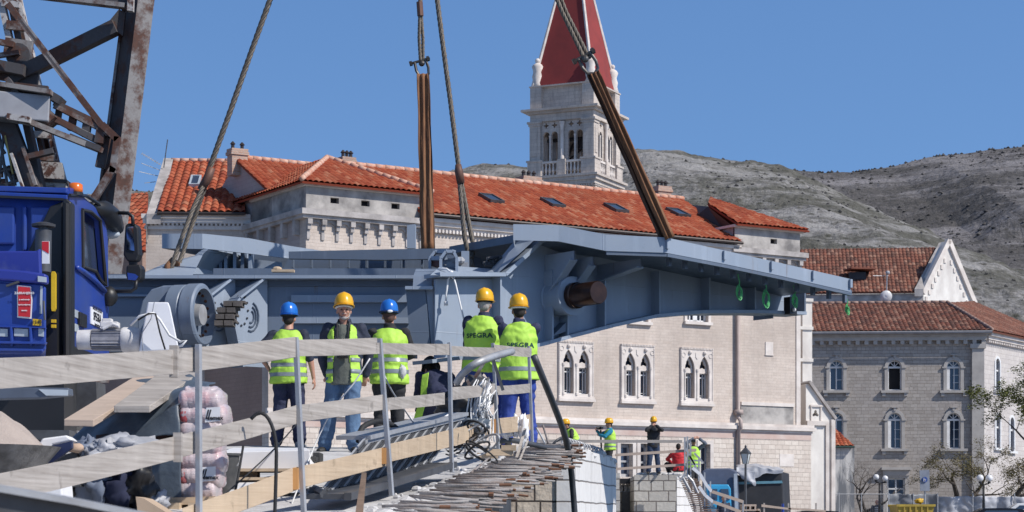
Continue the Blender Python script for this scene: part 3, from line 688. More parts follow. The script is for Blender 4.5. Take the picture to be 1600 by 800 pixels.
for (a, b, c, d) in up:
    f = MB(); 
    for (x0_, x1_, z0_, z1_) in ((a, b, c, c + .08), (a, a + .08, c, d), (b - .08, b, c, d), ((a + b)/2 - .1, (a + b)/2 + .1, c, d), (a + (b-a)*.25 - .02, a + (b-a)*.25 + .02, c, d), (a + (b-a)*.75 - .02, a + (b-a)*.75 + .02, c, d), (a, b, c + .35, c + .40)): f.box(x0_, x1_, .15, .21, z0_, z1_)
    fo = f.build('window', M_white, pal); q = MB(); q.box(a, b, .24, .27, c, d); q.build('pane', M_glass, fo)
    q = MB(); q.box(a - .16, b + .16, -.14, 0, c - .12, c); q.box(a - .13, a, -.05, 0, c, d); q.box(b, b + .13, -.05, 0, c, d); q.build('sill', M_trim, fo)
# drain pipe, raised panel at the right bay, wall vent, plaque
ud = FP.u(1150)
mb = MB(); mb.tube([(ud, -.16, ZQ + .3), (ud, -.16, Z_led - .2), (ud, -.3, Z_led - .1), (ud, -.3, Z_led + .2), (ud, -.14, Z_led + .35), (ud, -.14, Z_cor - .3)], .085, 10); mb.box(ud - .14, ud + .14, -.3, 0, Z_led + .45, Z_led + .65); mb.build('drainpipe', M_pipe, pal, smooth=True)
mb = MB(); ua_ = FP.u(1157); ub_ = u1 - .35; z_ = Z_led + .85
mb.box(ua_, ub_, -.08, 0, z_, z_ + .14); mb.build('panel_moulding', M_trim, pal)
mb = MB(); mb.box(ua_, ub_ - .02, -.03, 0, Z_led + .13, z_); mb.build('stained_panel', M_plaster, pal)
mb = MB(); mb.box(u1 - .22, u1, -.04, 0, Z_led + .1, Z_cor - .3); mb.build('corner_moulding', M_trim, pal)
uu_, zz_ = FP.p(1195, 534); ub2, zb2 = FP.p(1208, 554)
mb = MB(); mb.box(uu_, ub2, -.05, 0, zb2 - .05, zb2); mb.box(uu_ + .02, ub2 - .02, -.035, 0, zb2, zz_); mb.build('wall_plaque', M_trim, pal)
uu_, zz_ = FP.p(1217, 709); ub2, zb2 = FP.p(1239, 729)
mb = MB(); mb.box(uu_, ub2, -.065, -.05, zb2, zz_); mb.build('blank_stone_panel', M_trim, pal)
# right end: end wall, buttress pillar, sloped gable piece, outer pier
mb = MB(); mb.box(u1 - .4, u1 - .002, .5, 10, ZQ, Z_att); mb.build('end_wall', M_palace, pal)
mb = MB(); mb.box(u0 + .5, u1 - .5, 10.9, 11.2, ZQ, Z_eave - .1); mb.build('rear_wall', M_palace, pal)
FB = Fr(1261, 86.5, 20)
bt = MB()
def fbox(mb, fr, xa, xb, ya, yb, d0, d1):
    ua = fr.u(xa, d0); ub = fr.u(xb, d0); z1 = fr.p((xa + xb) / 2, ya, d0)[1]; z0 = fr.p((xa + xb) / 2, yb, d0)[1]; mb.box(ua, ub, d0, d1, z0, z1)
for (xa, xb, ya, yb) in ((1254, 1269, 470, 606), (1250, 1271, 466, 471), (1252, 1271, 510, 515), (1252, 1271, 560, 565)): fbox(bt, FB, xa, xb, ya, yb, 0, .5 if xb < 1270 else .56)
for (a, b, c, d) in ((1250, 1271, 466, 471), (1251, 1271, 510, 515), (1251, 1271, 560, 565)): fbox(bt, FB, a, b, c, d, -.07, 0)
o = bt.build('slender_stone_pinnacle', M_whitewall); o.location = (FB.X0, FB.Y0, 0); o.rotation_euler = (0, 0, FB.a)
props(o, 'slender white stone pinnacle standing at the right end of the palace wall', 'pinnacle')
ch = FB.root('small_chapel', 'narrow lime washed chapel front with sloped gable joined to the palace right end', 'building')
u = lambda x, d=0: FB.u(x, d)
def pz(x, y, d=0): return FB.p(x, y, d)
mb = MB(); q_ = pz(1268, 650)[1]
mb.plate([(u(1246), ZQ), (u(1289), ZQ), (u(1289), pz(1289, 655)[1]), pz(1252, 602), (u(1246), pz(1250, 602)[1])], [trefoil(u(1261), pz(1261, 648)[1], .12), rect(u(1248.5), u(1252.5), pz(1250, 722)[1], pz(1250, 681)[1])], -.75, 1.5); mb.build('wall', M_whitewall, ch)
mb = MB(); mb.box(u(1247), u(1254), -.9, -.4, pz(1250, 722)[1], pz(1250, 681)[1], Matrix.Translation((0, .45, 0))); mb.box(u(1255), u(1267), -.5, -.45, pz(1260, 656)[1], pz(1260, 640)[1]); mb.build('recess', M_pipe, ch)
mb = MB(); p0 = pz(1250, 598); p1 = pz(1291, 656); mb.beam((p0[0], -.25, p0[1]), (p1[0], -.25, p1[1]), .12, 1.25); mb.beam((p0[0], .9, p0[1] - .0), (p1[0], .9, p1[1]), .09, 1.0); mb.build('sloped_coping', M_trimgrey, ch)
mb = MB(); mb.box(u(1276), u(1281), -.82, -.75, ZQ, pz(1289, 660)[1]); mb.box(u(1284), u(1290), -.85, -.75, ZQ, pz(1289, 657)[1]); mb.box(u(1246), u(1276), -.88, -.75, pz(1260, 666)[1], pz(1260, 659)[1]); mb.box(u(1253), u(1254.5), -.8, -.75, pz(1260, 658)[1], pz(1260, 637)[1]); mb.box(u(1268), u(1270), -.8, -.75, pz(1260, 658)[1], pz(1260, 637)[1]); mb.box(u(1252), u(1272), -.82, -.75, pz(1260, 637)[1], pz(1260, 634)[1]); mb.build('pilaster', M_trim, ch)

# ------------------------------------------------------------ left end house with the dormer roof
dL, zL = side(384, 350)
FL = Fr(384, FP.Y(u0, dL) - .3, 3)
hL = FL.root('gabled_house', 'cream stone house with orange tiled roof and grey gable slab left of the palace', 'building')
ua = FL.u(228); ub = FL.u(392); zc = FL.p(300, 338)[1]
mb = MB(); mb.plate(rect(ua, ub, ZQ, zc), [rect(FL.u(190), FL.u(191), 0, 1)] if False else [], 0, .5); mb.box(ua, ua + .4, .5, 8, ZQ, zc); mb.build('wall', M_palace, hL)
mb = MB(); mb.box(ua - .15, ub, -.2, 0, zc - .1, zc + .06); mb.box(ua - .1, ub, -.14, 0, zc - .28, zc - .1); mb.box(ua - .05, ub, -.08, 0, zc - .5, zc - .36)
x = ua
while x < ub: mb.box(x, x + .08, -.12, -.02, zc - .36, zc - .28); x += .16
mb.build('cornice', M_trim, hL)
dR = 5.0
e0 = (FL.u(247), -.3, zc + .1); e1 = (FL.u(384), -.3, zc + .1); r1 = (FL.u(362, dR), dR, FL.p(362, 254, dR)[1]); r0 = (FL.u(268, dR), dR, r1[2])
tiled_roof('roof', [e0, e1, (FL.u(384, dR), dR, r1[2]), r0], .285, .36, M_tile, hL, h=.08)
mb = MB(); ridge(mb, (r0[0], r0[1], r0[2] + .06), (r1[0] + .8, r1[1], r1[2] + .06), .1); mb.build('ridge_tiles', M_ridge, hL, smooth=True)
mb = MB(); s0 = FL.v(233, 334, -.3); s1 = FL.v(262, 248, dR)
mb.add([FL.v(229, 334, -.3), FL.v(251, 334, -.3), FL.v(271, 247, dR), FL.v(256, 247, dR), FL.v(229, 350, -.3), FL.v(251, 350, -.3)], [(0, 1, 2, 3), (4, 5, 1, 0)])
v0 = FL.v(229, 334, -.3); mb.add([v0, FL.v(256, 247, dR), (FL.u(256, dR), dR, zc - 1), (v0.x, v0.y, zc - 1)], [(0, 1, 2, 3)])
mb.build('gable_slab', M_trimgrey, hL)
sl_ = math.atan2(r1[2] - e0[2], dR + .3)
uu, dd = FL.u(305, 1.5), 1.5
T = Matrix.Translation((FL.u(305, 2.6), 2.6, e0[2] + math.tan(sl_) * 2.9 + .12)) @ Matrix.Rotation(sl_, 4, 'X')
f = MB(); f.box(-.2, .2, -.55, -.48, -.06, .07, T); f.box(-.2, .2, .48, .55, -.06, .07, T); f.box(-.2, -.13, -.48, .48, -.06, .07, T); f.box(.13, .2, -.48, .48, -.06, .07, T)
fo = f.build('skylight', M_reflect, hL); q = MB(); q.box(-.13, .13, -.48, .48, -.05, .03, T); q.build('pane', M_glass, fo)
mb = MB(); mb.tube([(FL.u(247), -.36, zc + .06), (FL.u(384), -.36, zc + .06)], .06, 8); mb.build('gutter', M_gutter, hL)
# aerial
pz0 = FL.w(FL.u(256, 3), 3, 0); 
an = thing('tv_aerial', P(256, 262, 80), 'thin tv aerial rods above the grey gable slab', 'aerial')
mb = MB(); mb.tube([P(256, 262, 80), P(262, 218, 80)], .022, 5); mb.build('mast', M_darksteel, an, 'world')
mb = MB()
for (a, b, c, d) in ((221, 255, 250, 266), (217, 268, 247, 275), (226, 286, 243, 284), (222, 240, 252, 258)): mb.tube([P(a, b, 80), P(c, d, 80.4)], .016, 4)
for i in range(9): p = P(222 + i * 3.4, 240 + i * 2.0, 80.2); mb.tube([p - Vector((0, .2, .07)), p + Vector((0, .2, .07))], .012, 4)
mb.build('antenna_elements', M_galv, an, 'world')
# small far roof at the left edge
FS = Fr(232, 88, -20)
hs = FS.root('tiled_shed', 'low house with plain orange roof between the crane column and gabled house', 'building')
e0 = FS.v(150, 397, 0); e1 = FS.v(232, 395, 0); e1 = Vector((e1.x, 0, e0.z)); t1 = FS.v(231, 302, 5); 
tiled_roof('roof', [(e0.x, -.2, e0.z), (e1.x, -.2, e0.z), (t1.x, 5, t1.z), (e0.x - 2, 5, t1.z - .0)], .3, .4, M_tile, hs)
mb = MB(); mb.box(e0.x + .2, e1.x - .3, 0, .4, ZQ, e0.z); mb.box(e1.x - .7, e1.x - .3, .4, 5, ZQ, e0.z); mb.build('wall', M_brown, hs)

# ------------------------------------------------------------ bell tower
FT = Fr(927, 160, -25); TW = 5.35
tw = FT.root('bell_tower', 'tall white stone bell tower with red pyramid spire behind the palace roof', 'tower')
def tz(py): return (H - py) / F * 160
TI = Matrix.Identity(4)
def faces():
    for k in range(4): yield Matrix.Translation((-TW/2, TW/2, 0)) @ Matrix.Rotation(k * math.pi / 2, 4, 'Z') @ Matrix.Translation((-TW/2, -TW/2, 0))
shaft = MB(); shaft.box(-TW + .1, -.1, .1, TW - .1, ZQ, tz(274)); shaft.build('shaft', M_tower, tw)
co = MB(); 
def ring(mb, z0, z1, e, inner=None):
    mb.box(-TW - e, e, -e, TW + e, z0, z1)
ring(co, tz(274), tz(270.5), .55); ring(co, tz(280), tz(274), .38); ring(co, tz(286), tz(280), .2)
co.build('base_cornice', M_tower, tw)
ba = MB()
for Mx in faces():
    for k in range(13):
        c = .3 + (TW - .6) * k / 12; r = .16
        ba.tube([Mx @ Vector((c + .2 * math.cos(t), -.12, tz(297) + .32 * math.sin(t))) for t in [math.pi * i / 6 for i in range(7)]], .045, 5)
    for k in range(26): x = TW * (k + .5) / 26; ba.box(x - .05, x + .05, -.16, .02, tz(288.5), tz(286.5), Mx)
ba.build('blind_arcade', M_trim, tw)
zb0, zb1 = tz(270.5), tz(247)
bf = MB(); bc = MB(); bb = MB(); bq = MB()
ring(bf, tz(270.5), tz(269), .1)
zt0, zt1 = tz(247), tz(183)
for Mx in faces():
    # corner pedestals and piers
    bf.box(-.22, .95, -.22, .95, zb0, zb1, Mx); bf.box(-.30, 1.02, -.30, 1.02, zb1, zb1 + .14, Mx)
    bf.box(-.08, .80, -.08, .80, zb1, zt1 - .35, Mx); bf.box(-.16, .88, -.16, .88, zt1 - .35, zt1 - .15, Mx); bf.box(-.25, .95, -.25, .95, zt1 - .15, zt1 + .02, Mx)
    bf.box(.12, .6, -.13, -.08, zb1 + .5, zt1 - .6, Mx)
    # middle pier
    m0 = TW / 2
    bf.box(m0 - .34, m0 + .34, -.15, .45, zb0, zb1 + .12, Mx)
    bc = MB(); bc.lathe([(.19, zb1 + .12), (.19, zb1 + .3), (.15, zb1 + .4), (.14, zt1 - .55), (.2, zt1 - .35), (.24, zt1 - .1)], 10, Mx @ Matrix.Translation((m0, 0.02, 0))); bc.build('column', M_trim, tw, smooth=True, autos=50)
    holes = []
    for s in (-1, 1):
        cc = m0 + s * 1.07
        for q in (-1, 1):
            holes.append(arch(cc + q * .355, .57, zb1 + .05, tz(205), 8)); zc_ = tz(189.5); r = .17
            holes.append([(cc + q * .36 + r * (1 + .42 * math.cos(4 * t)) * math.cos(t) * .95, zc_ + r * (1 + .42 * math.cos(4 * t)) * math.sin(t)) for t in [2 * math.pi * i / 24 for i in range(24)]])
        bc = MB(); bc.lathe([(.1, zb1 + .05), (.075, zb1 + .2), (.075, tz(206) - .2), (.12, tz(206))], 8, Mx @ Matrix.Translation((cc, .12, 0))); bc.build('column', M_trim, tw, smooth=True, autos=50)
        bb = MB()
        for q in range(5):
            x = cc - .62 + 1.24 * q / 4; bb.lathe([(.09, zb0 + .1), (.05, zb0 + .25), (.11, zb0 + .45), (.05, zb1 - .35), (.08, zb1 - .15)], 7, Mx @ Matrix.Translation((x, .05, 0)))
        bb.box(cc - .72, cc + .72, -.08, .2, zb1 - .14, zb1 + .02, Mx); bb.build('balustrade', M_trim, tw)
    bf.plate([(.82, zb1 - .0), (TW - .82, zb1), (TW - .82, zt1 - .01), (.82, zt1 - .01)], holes, .18, .46, Mx)
bf.box(-TW + .5, -.5, .5, TW - .5, zb0, zb0 + .1)
bf.build('belfry', M_tower, tw)
co = MB(); ring(co, zt1, tz(171), .05); ring(co, tz(171), tz(167.5), .30); ring(co, tz(167.5), tz(164), .62)
co.build('upper_cornice', M_tower, tw)
at = MB(); at.box(-TW + .35, -.35, .35, TW - .35, tz(164), tz(128))
for Mx in faces(): at.box(-.05, .92, -.05, .92, tz(164), tz(128), Mx)
for Mx in faces(): at.box(1.6, 1.75, .3, .35, tz(150), tz(135), Mx); 
ring(at, tz(128), tz(126), .12)
at.build('attic', M_tower, tw)
sp = MB(); e = -.12; ap = Vector((-TW/2, TW/2, tz(-135)))
q = [(-TW - e, -e), (e, -e), (e, TW + e), (-TW - e, TW + e)]
sp.add([(a, b, tz(126)) for a, b in q] + [ap], [(0, 1, 4), (1, 2, 4), (2, 3, 4), (3, 0, 4), (3, 2, 1, 0)]); sp.build('spire', M_spire, tw)
rb = MB()
for a, b in q: rb.tube([(a, b, tz(126)), ap], [.16, .1], 6)
rb.build('spire_ribs', M_trim, tw)
for (a, b) in ((-TW + .4, .4), (-.4, .4), (-.4, TW - .4), (-TW + .4, TW - .4)):
    st = MB(); T = Matrix.Translation((a, b, tz(126)))
    T = T @ Matrix.Scale(1.18, 4); st.lathe([(.42, 0), (.30, .25), (.38, .7), (.28, 1.0), (.40, 1.35), (.30, 1.5), (.12, 1.62)], 10, T); st.sphere((a, b, tz(126) + 2.08), .21); st.beam((a - .3, b, tz(126) + 1.35), (a - .15, b - .3, tz(126) + .95), .13, .13); st.beam((a + .3, b, tz(126) + 1.35), (a + .2, b - .3, tz(126) + 1.5), .12, .12)
    st.build('corner_statue', M_trim, tw, smooth=True)
be = MB(); be.lathe([(.7, tz(225)), (.55, tz(222)), (.42, tz(215)), (.36, tz(208)), (.1, tz(205))], 14, Matrix.Translation((-TW * .35, TW * .4, 0))); be.build('bell', M_gutter, tw, smooth=True)
be = MB(); be.beam((-TW + .5, TW * .4, tz(206)), (-.5, TW * .4, tz(206)), .25, .25)
be.beam((-TW * .5, .9, tz(247)), (-TW * .2, TW * .5, tz(206)), .12, .12); be.beam((-TW * .15, .9, tz(247)), (-TW * .45, TW * .5, tz(206)), .12, .12); be.beam((-TW + .8, TW * .7, tz(250)), (-TW * .6, TW * .7, tz(206)), .2, .2); be.build('bell_frame', M_gutter, tw)
be = MB(); be.box(-TW + .9, -TW + 1.2, 2.2, TW - .7, zb1, zt1); be.box(-TW + 1.2, -TW + 2.4, TW - 1.1, TW - .8, zb1, zt1); be.build('inner_partition', M_trimgrey, tw)

# ------------------------------------------------------------ grey stone building at the right
FG = Fr(1537, 106, -4.6)
gb = FG.root('corner_office', 'grey stone corner building with arched white windows and aged red roof at the right', 'building')
FG2 = Fr(1537, 106, 56)
ug0 = FG.u(1225); zcg = FG.p(1537, 519)[1]
def arch_window(parent, name_frame, cx, zs, wd, hh, M=None, hand=0):
    """sill bottom at zs, opening wd wide, hh high; returns hole outline"""
    return arch(cx, wd, zs + .16, zs + .16 + hh - wd / 2, 10)
rows = []
for (px, ys, yt) in ((1307, 610, 563), (1398, 610, 563), (1490, 610, 563), (1307, 701, 645), (1398, 701, 645), (1490, 701, 645)):
    uc, zs = FG.p(px, ys); zt = FG.p(px, yt)[1]; rows.append((uc, zs, zt))
WG = .70
holes = [arch(uc, WG, zs, zt - WG / 2, 10) for uc, zs, zt in rows]
dx0, dx1 = FG.u(1386), FG.u(1414); dz1 = FG.p(1400, 747)[1]; dz0 = FG.p(1400, 795)[1]
holes.append(rect(dx0, dx1, ZQ + .01, dz1))
mb = MB(); mb.plate(rect(ug0, 0, ZQ, zcg), holes, 0, .55); mb.build('front_wall', M_grey, gb)
frm0 = {}
def make_arch_window(parent, h, openings):
    s = MB()   # stone surround, origin at sill centre
    out = arch(0, WG + .34, 0, h - WG / 2, 12); inn = arch(0, WG, 0.001, h - WG / 2, 10)
    out[0] = (out[0][0], -.0); s.plate(out, [[(p[0] * .999, p[1] + .002) for p in inn]], -.06, 0)
    s.box(-WG/2 - .36, WG/2 + .36, -.18, 0, -.13, 0); s.box(-WG/2 - .30, -WG/2 - .12, -.12, 0, -.30, -.13); s.box(WG/2 + .12, WG/2 + .30, -.12, 0, -.30, -.13)
    s.box(-WG/2 - .24, -WG/2, -.1, 0, h - WG/2 - .06, h - WG/2 + .02); s.box(WG/2, WG/2 + .24, -.1, 0, h - WG/2 - .06, h - WG/2 + .02); s.box(-.18, .18, -.13, 0, h + .26, h + .31); s.box(-.06, .06, -.1, 0, h + .1, h + .26)
    o = s.build('arched_window', M_trimgrey if False else mat('cool_grey_trim', (.47, .44, .41), .85, c2=(.36, .335, .315), scale=2), parent)
    f = MB(); o2 = arch(0, WG + .02, 0, h - WG / 2, 10); i2 = arch(0, WG - .12, .06, h - WG/2 + .0, 10)
    mid = h - WG / 2 - .02
    f.plate(arch(0, WG + .02, mid, h - WG/2, 10), [[(p[0], max(p[1], mid + .06)) for p in arch(0, WG - .10, mid + .05, h - WG/2, 10)]], .14, .19)
    for t in (45, 90, 135): f.beam((0, .165, mid + .05), (math.cos(R(t)) * WG * .45, .165, mid + .05 + math.sin(R(t)) * WG * .45), .035, .04)
    f.box(-WG/2 - .01, WG/2 + .01, .12, .2, mid - .04, mid + .05); f.box(-WG/2 - .01, -WG/2 + .06, .14, .19, 0, mid); f.box(WG/2 - .06, WG/2 + .01, .14, .19, 0, mid); f.box(-WG/2, WG/2, .14, .19, 0, .06)
    if openings == 0: f.box(-.03, .03, .14, .19, 0, mid); f.box(.0, WG/2, .145, .185, mid * .45, mid * .45 + .03)
    elif openings == 1:
        T = Matrix.Translation((-WG/2 + .03, .19, 0)) @ Matrix.Rotation(R(68), 4, 'Z'); f.box(0, .34, -.02, .02, .04, .1, T); f.box(0, .34, -.02, .02, mid - .08, mid - .04, T); f.box(.29, .34, -.02, .02, .04, mid - .04, T)
    else: f.box(-WG/2, -WG/2 + .17, .1, .14, .04, mid - .05); f.box(.02, .06, .14, .18, 0, mid); f.box(-.02, WG/2, .145, .18, mid * .33, mid * .33 + .025); f.box(-.02, WG/2, .145, .18, mid * .66, mid * .66 + .025)
    f.build('frame', M_white, o)
    q = MB(); q.plate(arch(0, WG + .04, 0, h - WG/2, 10), [], .26, .28); q.build('pane', M_glass if openings != 1 else M_dark, o)
    return o
for k, (uc, zs, zt) in enumerate(rows):
    wo_ = make_arch_window(gb, zt - zs, (0, 1, 2, 0, 2, 2)[k]); wo_.location = (uc, 0, zs)
mb = MB(); f = mb
f.box(dx0, dx1, .1, .16, dz1 - .08, dz1); f.box(dx0, dx0 + .08, .1, .16, ZQ, dz1); f.box(dx1 - .08, dx1, .1, .16, ZQ, dz1); f.box((dx0 + dx1)/2 - .04, (dx0 + dx1)/2 + .04, .1, .16, ZQ, dz1); f.box(dx0, dx1, .1, .16, dz0 + 1.0, dz0 + 1.08)
dw = f.build('door', M_white, gb); q = MB(); q.box(dx0, dx1, .18, .2, ZQ, dz1); q.build('pane', M_glass, dw)
q = MB(); q.box(dx0 - .3, dx1 + .3, -.3, 0, dz1 + .42, dz1 + .56); q.box(dx0 - .22, dx1 + .22, -.15, 0, dz1 + .12, dz1 + .42); q.box(dx0 - .2, dx0, -.07, 0, ZQ, dz1); q.box(dx1, dx1 + .2, -.07, 0, ZQ, dz1); q.box(dx0 - .2, dx1 + .2, -.075, 0, dz1, dz1 + .12); q.build('surround', mat('cool_grey_trim', (.56, .53, .52)), dw)
mb = MB(); mb.box(ug0, .12, -.28, 0, zcg - .42, zcg - .20); mb.box(ug0, .16, -.42, 0, zcg - .20, zcg)
x = ug0
while x < -.1: mb.box(x, x + .2, -.24, 0, zcg - .62, zcg - .42); x += .46
mb.build('bracket_cornice', mat('cool_grey_trim', (.56, .53, .52)), gb)
mb = MB(); mb.box(-.62, .0, -.22, .1, ZQ, zcg - .7); mb.box(-.72, .08, -.30, .1, zcg - .85, zcg - .62); mb.build('corner_pilaster', mat('cool_grey_trim', (.56, .53, .52)), gb)
mb = MB(); T2 = Matrix.Rotation(R(56 + 4.6), 4, 'Z')
W2 = []
for (px, ys, yt, w_) in ((1558, 610, 560, .55), (1558.5, 700, 648, .5), (1580.5, 705, 652, .5)):
    uc, zs = FG2.p(px, ys); zt = FG2.p(px, yt)[1]; W2.append((uc, zs, zt))
mb.plate(rect(0.0, 16, ZQ, zcg), [arch(a, .62, b, c - .31, 8) for a, b, c in W2], 0, .5, T2); mb.build('side_wall', stone_mat('pale_side_stone', (.60, .56, .53), (.52, .48, .46), (.44, .4, .385), .5, .24, .5, .01, (.42, .38, .36), .4, .15), gb)
for a, b, c in W2:
    o_ = MB(); o_.plate(arch(0, .86, 0, c - b - .31, 10), [arch(0, .62, .004, c - b - .312, 10)], -.05, 0); o_.box(-.55, .55, -.15, 0, -.12, 0)
    o_ = o_.build('side_window', M_white, gb); o_.location = T2 @ Vector((a, 0, b)); o_.rotation_euler = (0, 0, R(60.6))
    q = MB(); q.box(-.31, .31, .12, .14, 0, c - b); q.build('pane', M_glass, o_); q = MB(); q.box(-.03, .03, .06, .11, 0, c - b); q.box(-.31, .31, .06, .11, (c - b) * .6, (c - b) * .65); q.build('frame', M_white, o_)
mb = MB(); mb.box(0.1, 16, -.40, 0, zcg - .18, zcg + .01, T2); mb.box(0.1, 16, -.25, 0, zcg - .36, zcg - .18, T2)
for k in range(60): mb.box(.3 + k * .26, .42 + k * .26, -.2, 0, zcg - .5, zcg - .36, T2)
mb.build('side_cornice', M_trim, gb)
dr = 5.5; zrg = FG.p(1380, 475, dr)[1]
Rr = Vector((FG.u(1480, dr), dr, zrg)); Rl = Vector((ug0, dr, zrg)); Cc = Vector((.35, -.55, zcg + .03)); Cl = Vector((ug0, -.55, zcg + .03))
tiled_roof('front_roof', [Cl, Cc, Rr, Rl], .24, .42, M_tile_old, gb)
e2 = T2 @ Vector((15, -.5, zcg + .03)); inn = T2 @ Vector((14, 6.5, 0))
tiled_roof('side_roof', [Cc, e2, Vector((inn.x, inn.y, zrg + .1)), Rr], .24, .42, M_tile_old, gb)
mb = MB(); ridge(mb, Rl + Vector((0, 0, .07)), Rr + Vector((0, 0, .07)), .1, .42); ridge(mb, Rr + Vector((0, 0, .07)), Cc + Vector((0, 0, .07)), .1, .42); ridge(mb, Rr + Vector((0, 0, .07)), Vector((inn.x, inn.y, zrg + .17)), .1, .42); mb.build('ridge_tiles', M_tile_old if False else mat('aged_ridge', (.36, .25, .21), .9, c2=(.2, .12, .1), scale=4), gb, smooth=True)
mb = MB(); mb.tube([(ug0, -.62, zcg - .04), (.35, -.62, zcg - .04)], .08, 6); mb.build('gutter', mat('grey_gutter', (.22, .22, .24), .5), gb)
# church behind it
FC = Fr(1442, 138, 35)
cb = FC.root('church', 'church with aged red roof and white gable wall behind the corner building', 'building')
ga = FC.p(1481, 377)[1]; gl = FC.v(1442, 470); gr = FC.v(1521, 478)
uap = FC.u(1481)
gz = FC.p(1442, 456)[1]
mb = MB(); mb.plate([(0, 2), (gr.x, 2), (gr.x, gz - .6), (uap, ga), (0, gz)], [], 0, .6); mb.build('gable_wall', M_whitewall, cb)
mb = MB()
mb.beam((gr.x + .15, -.05, gz - .65), (uap, -.05, ga + .05), .35, .28); mb.beam((-.1, -.05, gz - .1), (uap, -.05, ga + .05), .35, .28)
for s, (xa, za) in ((0, (0, gz)), (1, (gr.x, gz - .6))):
    for k in range(1, 8):
        t = k / 8; x = xa + (uap - xa) * t; z = za + (ga - za) * t - .75; mb.box(x - .1, x + .1, -.06, 0, z - .3, z)
mb.box(gr.x - .3, gr.x + .1, -.2, .2, 2, gz - .6)
mb.build('raking_cornice', M_trim, cb)
# its nave roof runs to the left behind the gable
FN = Fr(1442, 138, -6)
zr_ = FN.p(1350, 389, 5)[1]; ze_n = FN.p(1350, 457, -.3)[1]
def nv(px, d, z):
    u = FN.u(px, d); wv = FN.w(u, d, z); return wmat(cb).inverted() @ wv
tiled_roof('nave_roof', [nv(1236, -.3, ze_n), nv(1436, -.3, ze_n), nv(1466, 5, zr_), nv(1244, 5, zr_)], .26, .42, M_tile_old, cb)
mb = MB(); mb.add([nv(1429, -.35, ze_n - .3), nv(1443, -.35, ze_n - .3), nv(1482, 5, zr_ + .5), nv(1467, 5, zr_ + .35), nv(1429, -.35, ze_n + .2), nv(1443, -.35, ze_n + .2)], [(4, 5, 2, 3), (0, 1, 5, 4)])
mb.build('stone_verge', M_trimgrey, cb)
mb = MB(); mb.add([nv(1225, 0, 2), nv(1443, 0, 2), nv(1443, 0, ze_n - .1), nv(1225, 0, ze_n - .1)], [(0, 1, 2, 3)]); mb.build('nave_wall', M_trimgrey, cb)
mb = MB(); a = nv(1326, 1.5, FN.p(1340, 432, 1.5)[1]); b = nv(1352, 1.5, FN.p(1340, 432, 1.5)[1])
mb.beam(a, b, .5, .9); o_ = mb.build('dormer', M_gutter, cb)
mb = MB(); mb.beam(a + Vector((-.4, -.3, .45)), b + Vector((.4, -.3, .45)), .1, 1.5); mb.build('dormer_roof', M_tile_old, o_)
# satellite dish
sdh = thing('satellite_dish', P(1384, 475, 112), 'white satellite dish on a mast behind the corner building ridge', 'satellite dish')
mb = MB(); c = P(1384, 463, 112); mb.lathe([(.02, 0), (.2, .03), (.33, .10), (.33, .12), (.02, .03)], 18, Matrix.Translation(c) @ Matrix.Rotation(R(100), 4, 'X') @ Matrix.Rotation(0, 4, 'Y')); mb.build('dish', M_whitewall if False else mat('dish_white', (.7, .7, .72), .4), sdh, 'world', smooth=True)
mb = MB(); mb.tube([P(1385, 476, 112.3), P(1386, 425, 112.3)], .03, 6); mb.tube([P(1364, 431, 112.2), P(1388, 431, 112.4)], .025, 5); mb.sphere(P(1387, 426, 112.2), .12); mb.build('mast', M_galv, sdh, 'world')
# annex with the stained wall
FA = Fr(1289, 99, 0)
ax = FA.root('stained_annex', 'small annex with orange lean-to roof and black streaked wall right of the chapel', 'building')
mb = MB(); ua = FA.u(1286); ub = FA.u(1335); zz = FA.p(1310, 699)[1]; mb.box(ua, ub, 0, 4, ZQ, zz); mb.build('wall', M_stained, ax)
q0 = FA.v(1287, 697, -.2); q1 = FA.v(1335, 697, -.2); q2 = FA.v(1289, 656, 3.5)
tiled_roof('roof', [q0, (q1.x, -.2, q0.z), q2, (q0.x, 3.5, q2.z)], .2, .35, M_tile, ax, h=.04)
mb = MB(); mb.tube([q0 - Vector((0, .05, .04)), Vector((q1.x, -.25, q0.z - .04))], .05, 6); mb.build('gutter', mat('dark_green_gutter', (.04, .08, .07), .5), ax)
# ------------------------------------------------------------ the steel bridge leaf
GB = Fr(800, 26, 38)
def fd(px): return interp([(873, -.62), (947, -.95), (1041, -1.3), (1400, -1.3)], px)   # deck edge overhang
FD = fd(873)
br = GB.root('bridge_leaf', 'blue grey steel bascule bridge leaf hanging from slings over the canal', 'bridge')
v = GB.v
def gp(px, py, d=0): return GB.p(px, py, d)
# main web of the near girder
web = [gp(680, 436), gp(775, 436), gp(834, 380), gp(873, 378), gp(950, 390), gp(1041, 398), gp(1130, 414), gp(1241, 440), gp(1241, 489), gp(1165, 487), gp(1080, 487.5), gp(1010, 494), gp(940, 509), gp(872, 527), gp(842, 536), gp(775, 552), gp(680, 560)]
mb = MB(); mb.plate(web, [], 0, .03); mb.build('near_girder_web', M_steel, br)
# lower flange follows the curve
mb = MB(); low = [(660, 566), (775, 553), (842, 537), (872, 528.5), (940, 511), (1010, 495.5), (1080, 489), (1165, 488.5), (1243, 491)]
for (a, b) in zip(low, low[1:]):
    p, q = gp(*a), gp(*b); mb.beam((p[0], .0, p[1]), (q[0] + .01, .0, q[1]), .42, .045, ref=(0, 0, 1))
mb.build('lower_flange', M_steel, br)
# upper flange: level part, ramp, level
mb = MB()
up_ = [(672, 431), (775, 431), (834, 377), (873, 376)]
for (a, b) in zip(up_, up_[1:]):
    p, q = gp(*a), gp(*b); mb.beam((p[0], -.04, p[1]), (q[0], -.04, q[1]), .34, .05, ref=(0, 0, 1))
mb.build('upper_flange', M_steel, br)
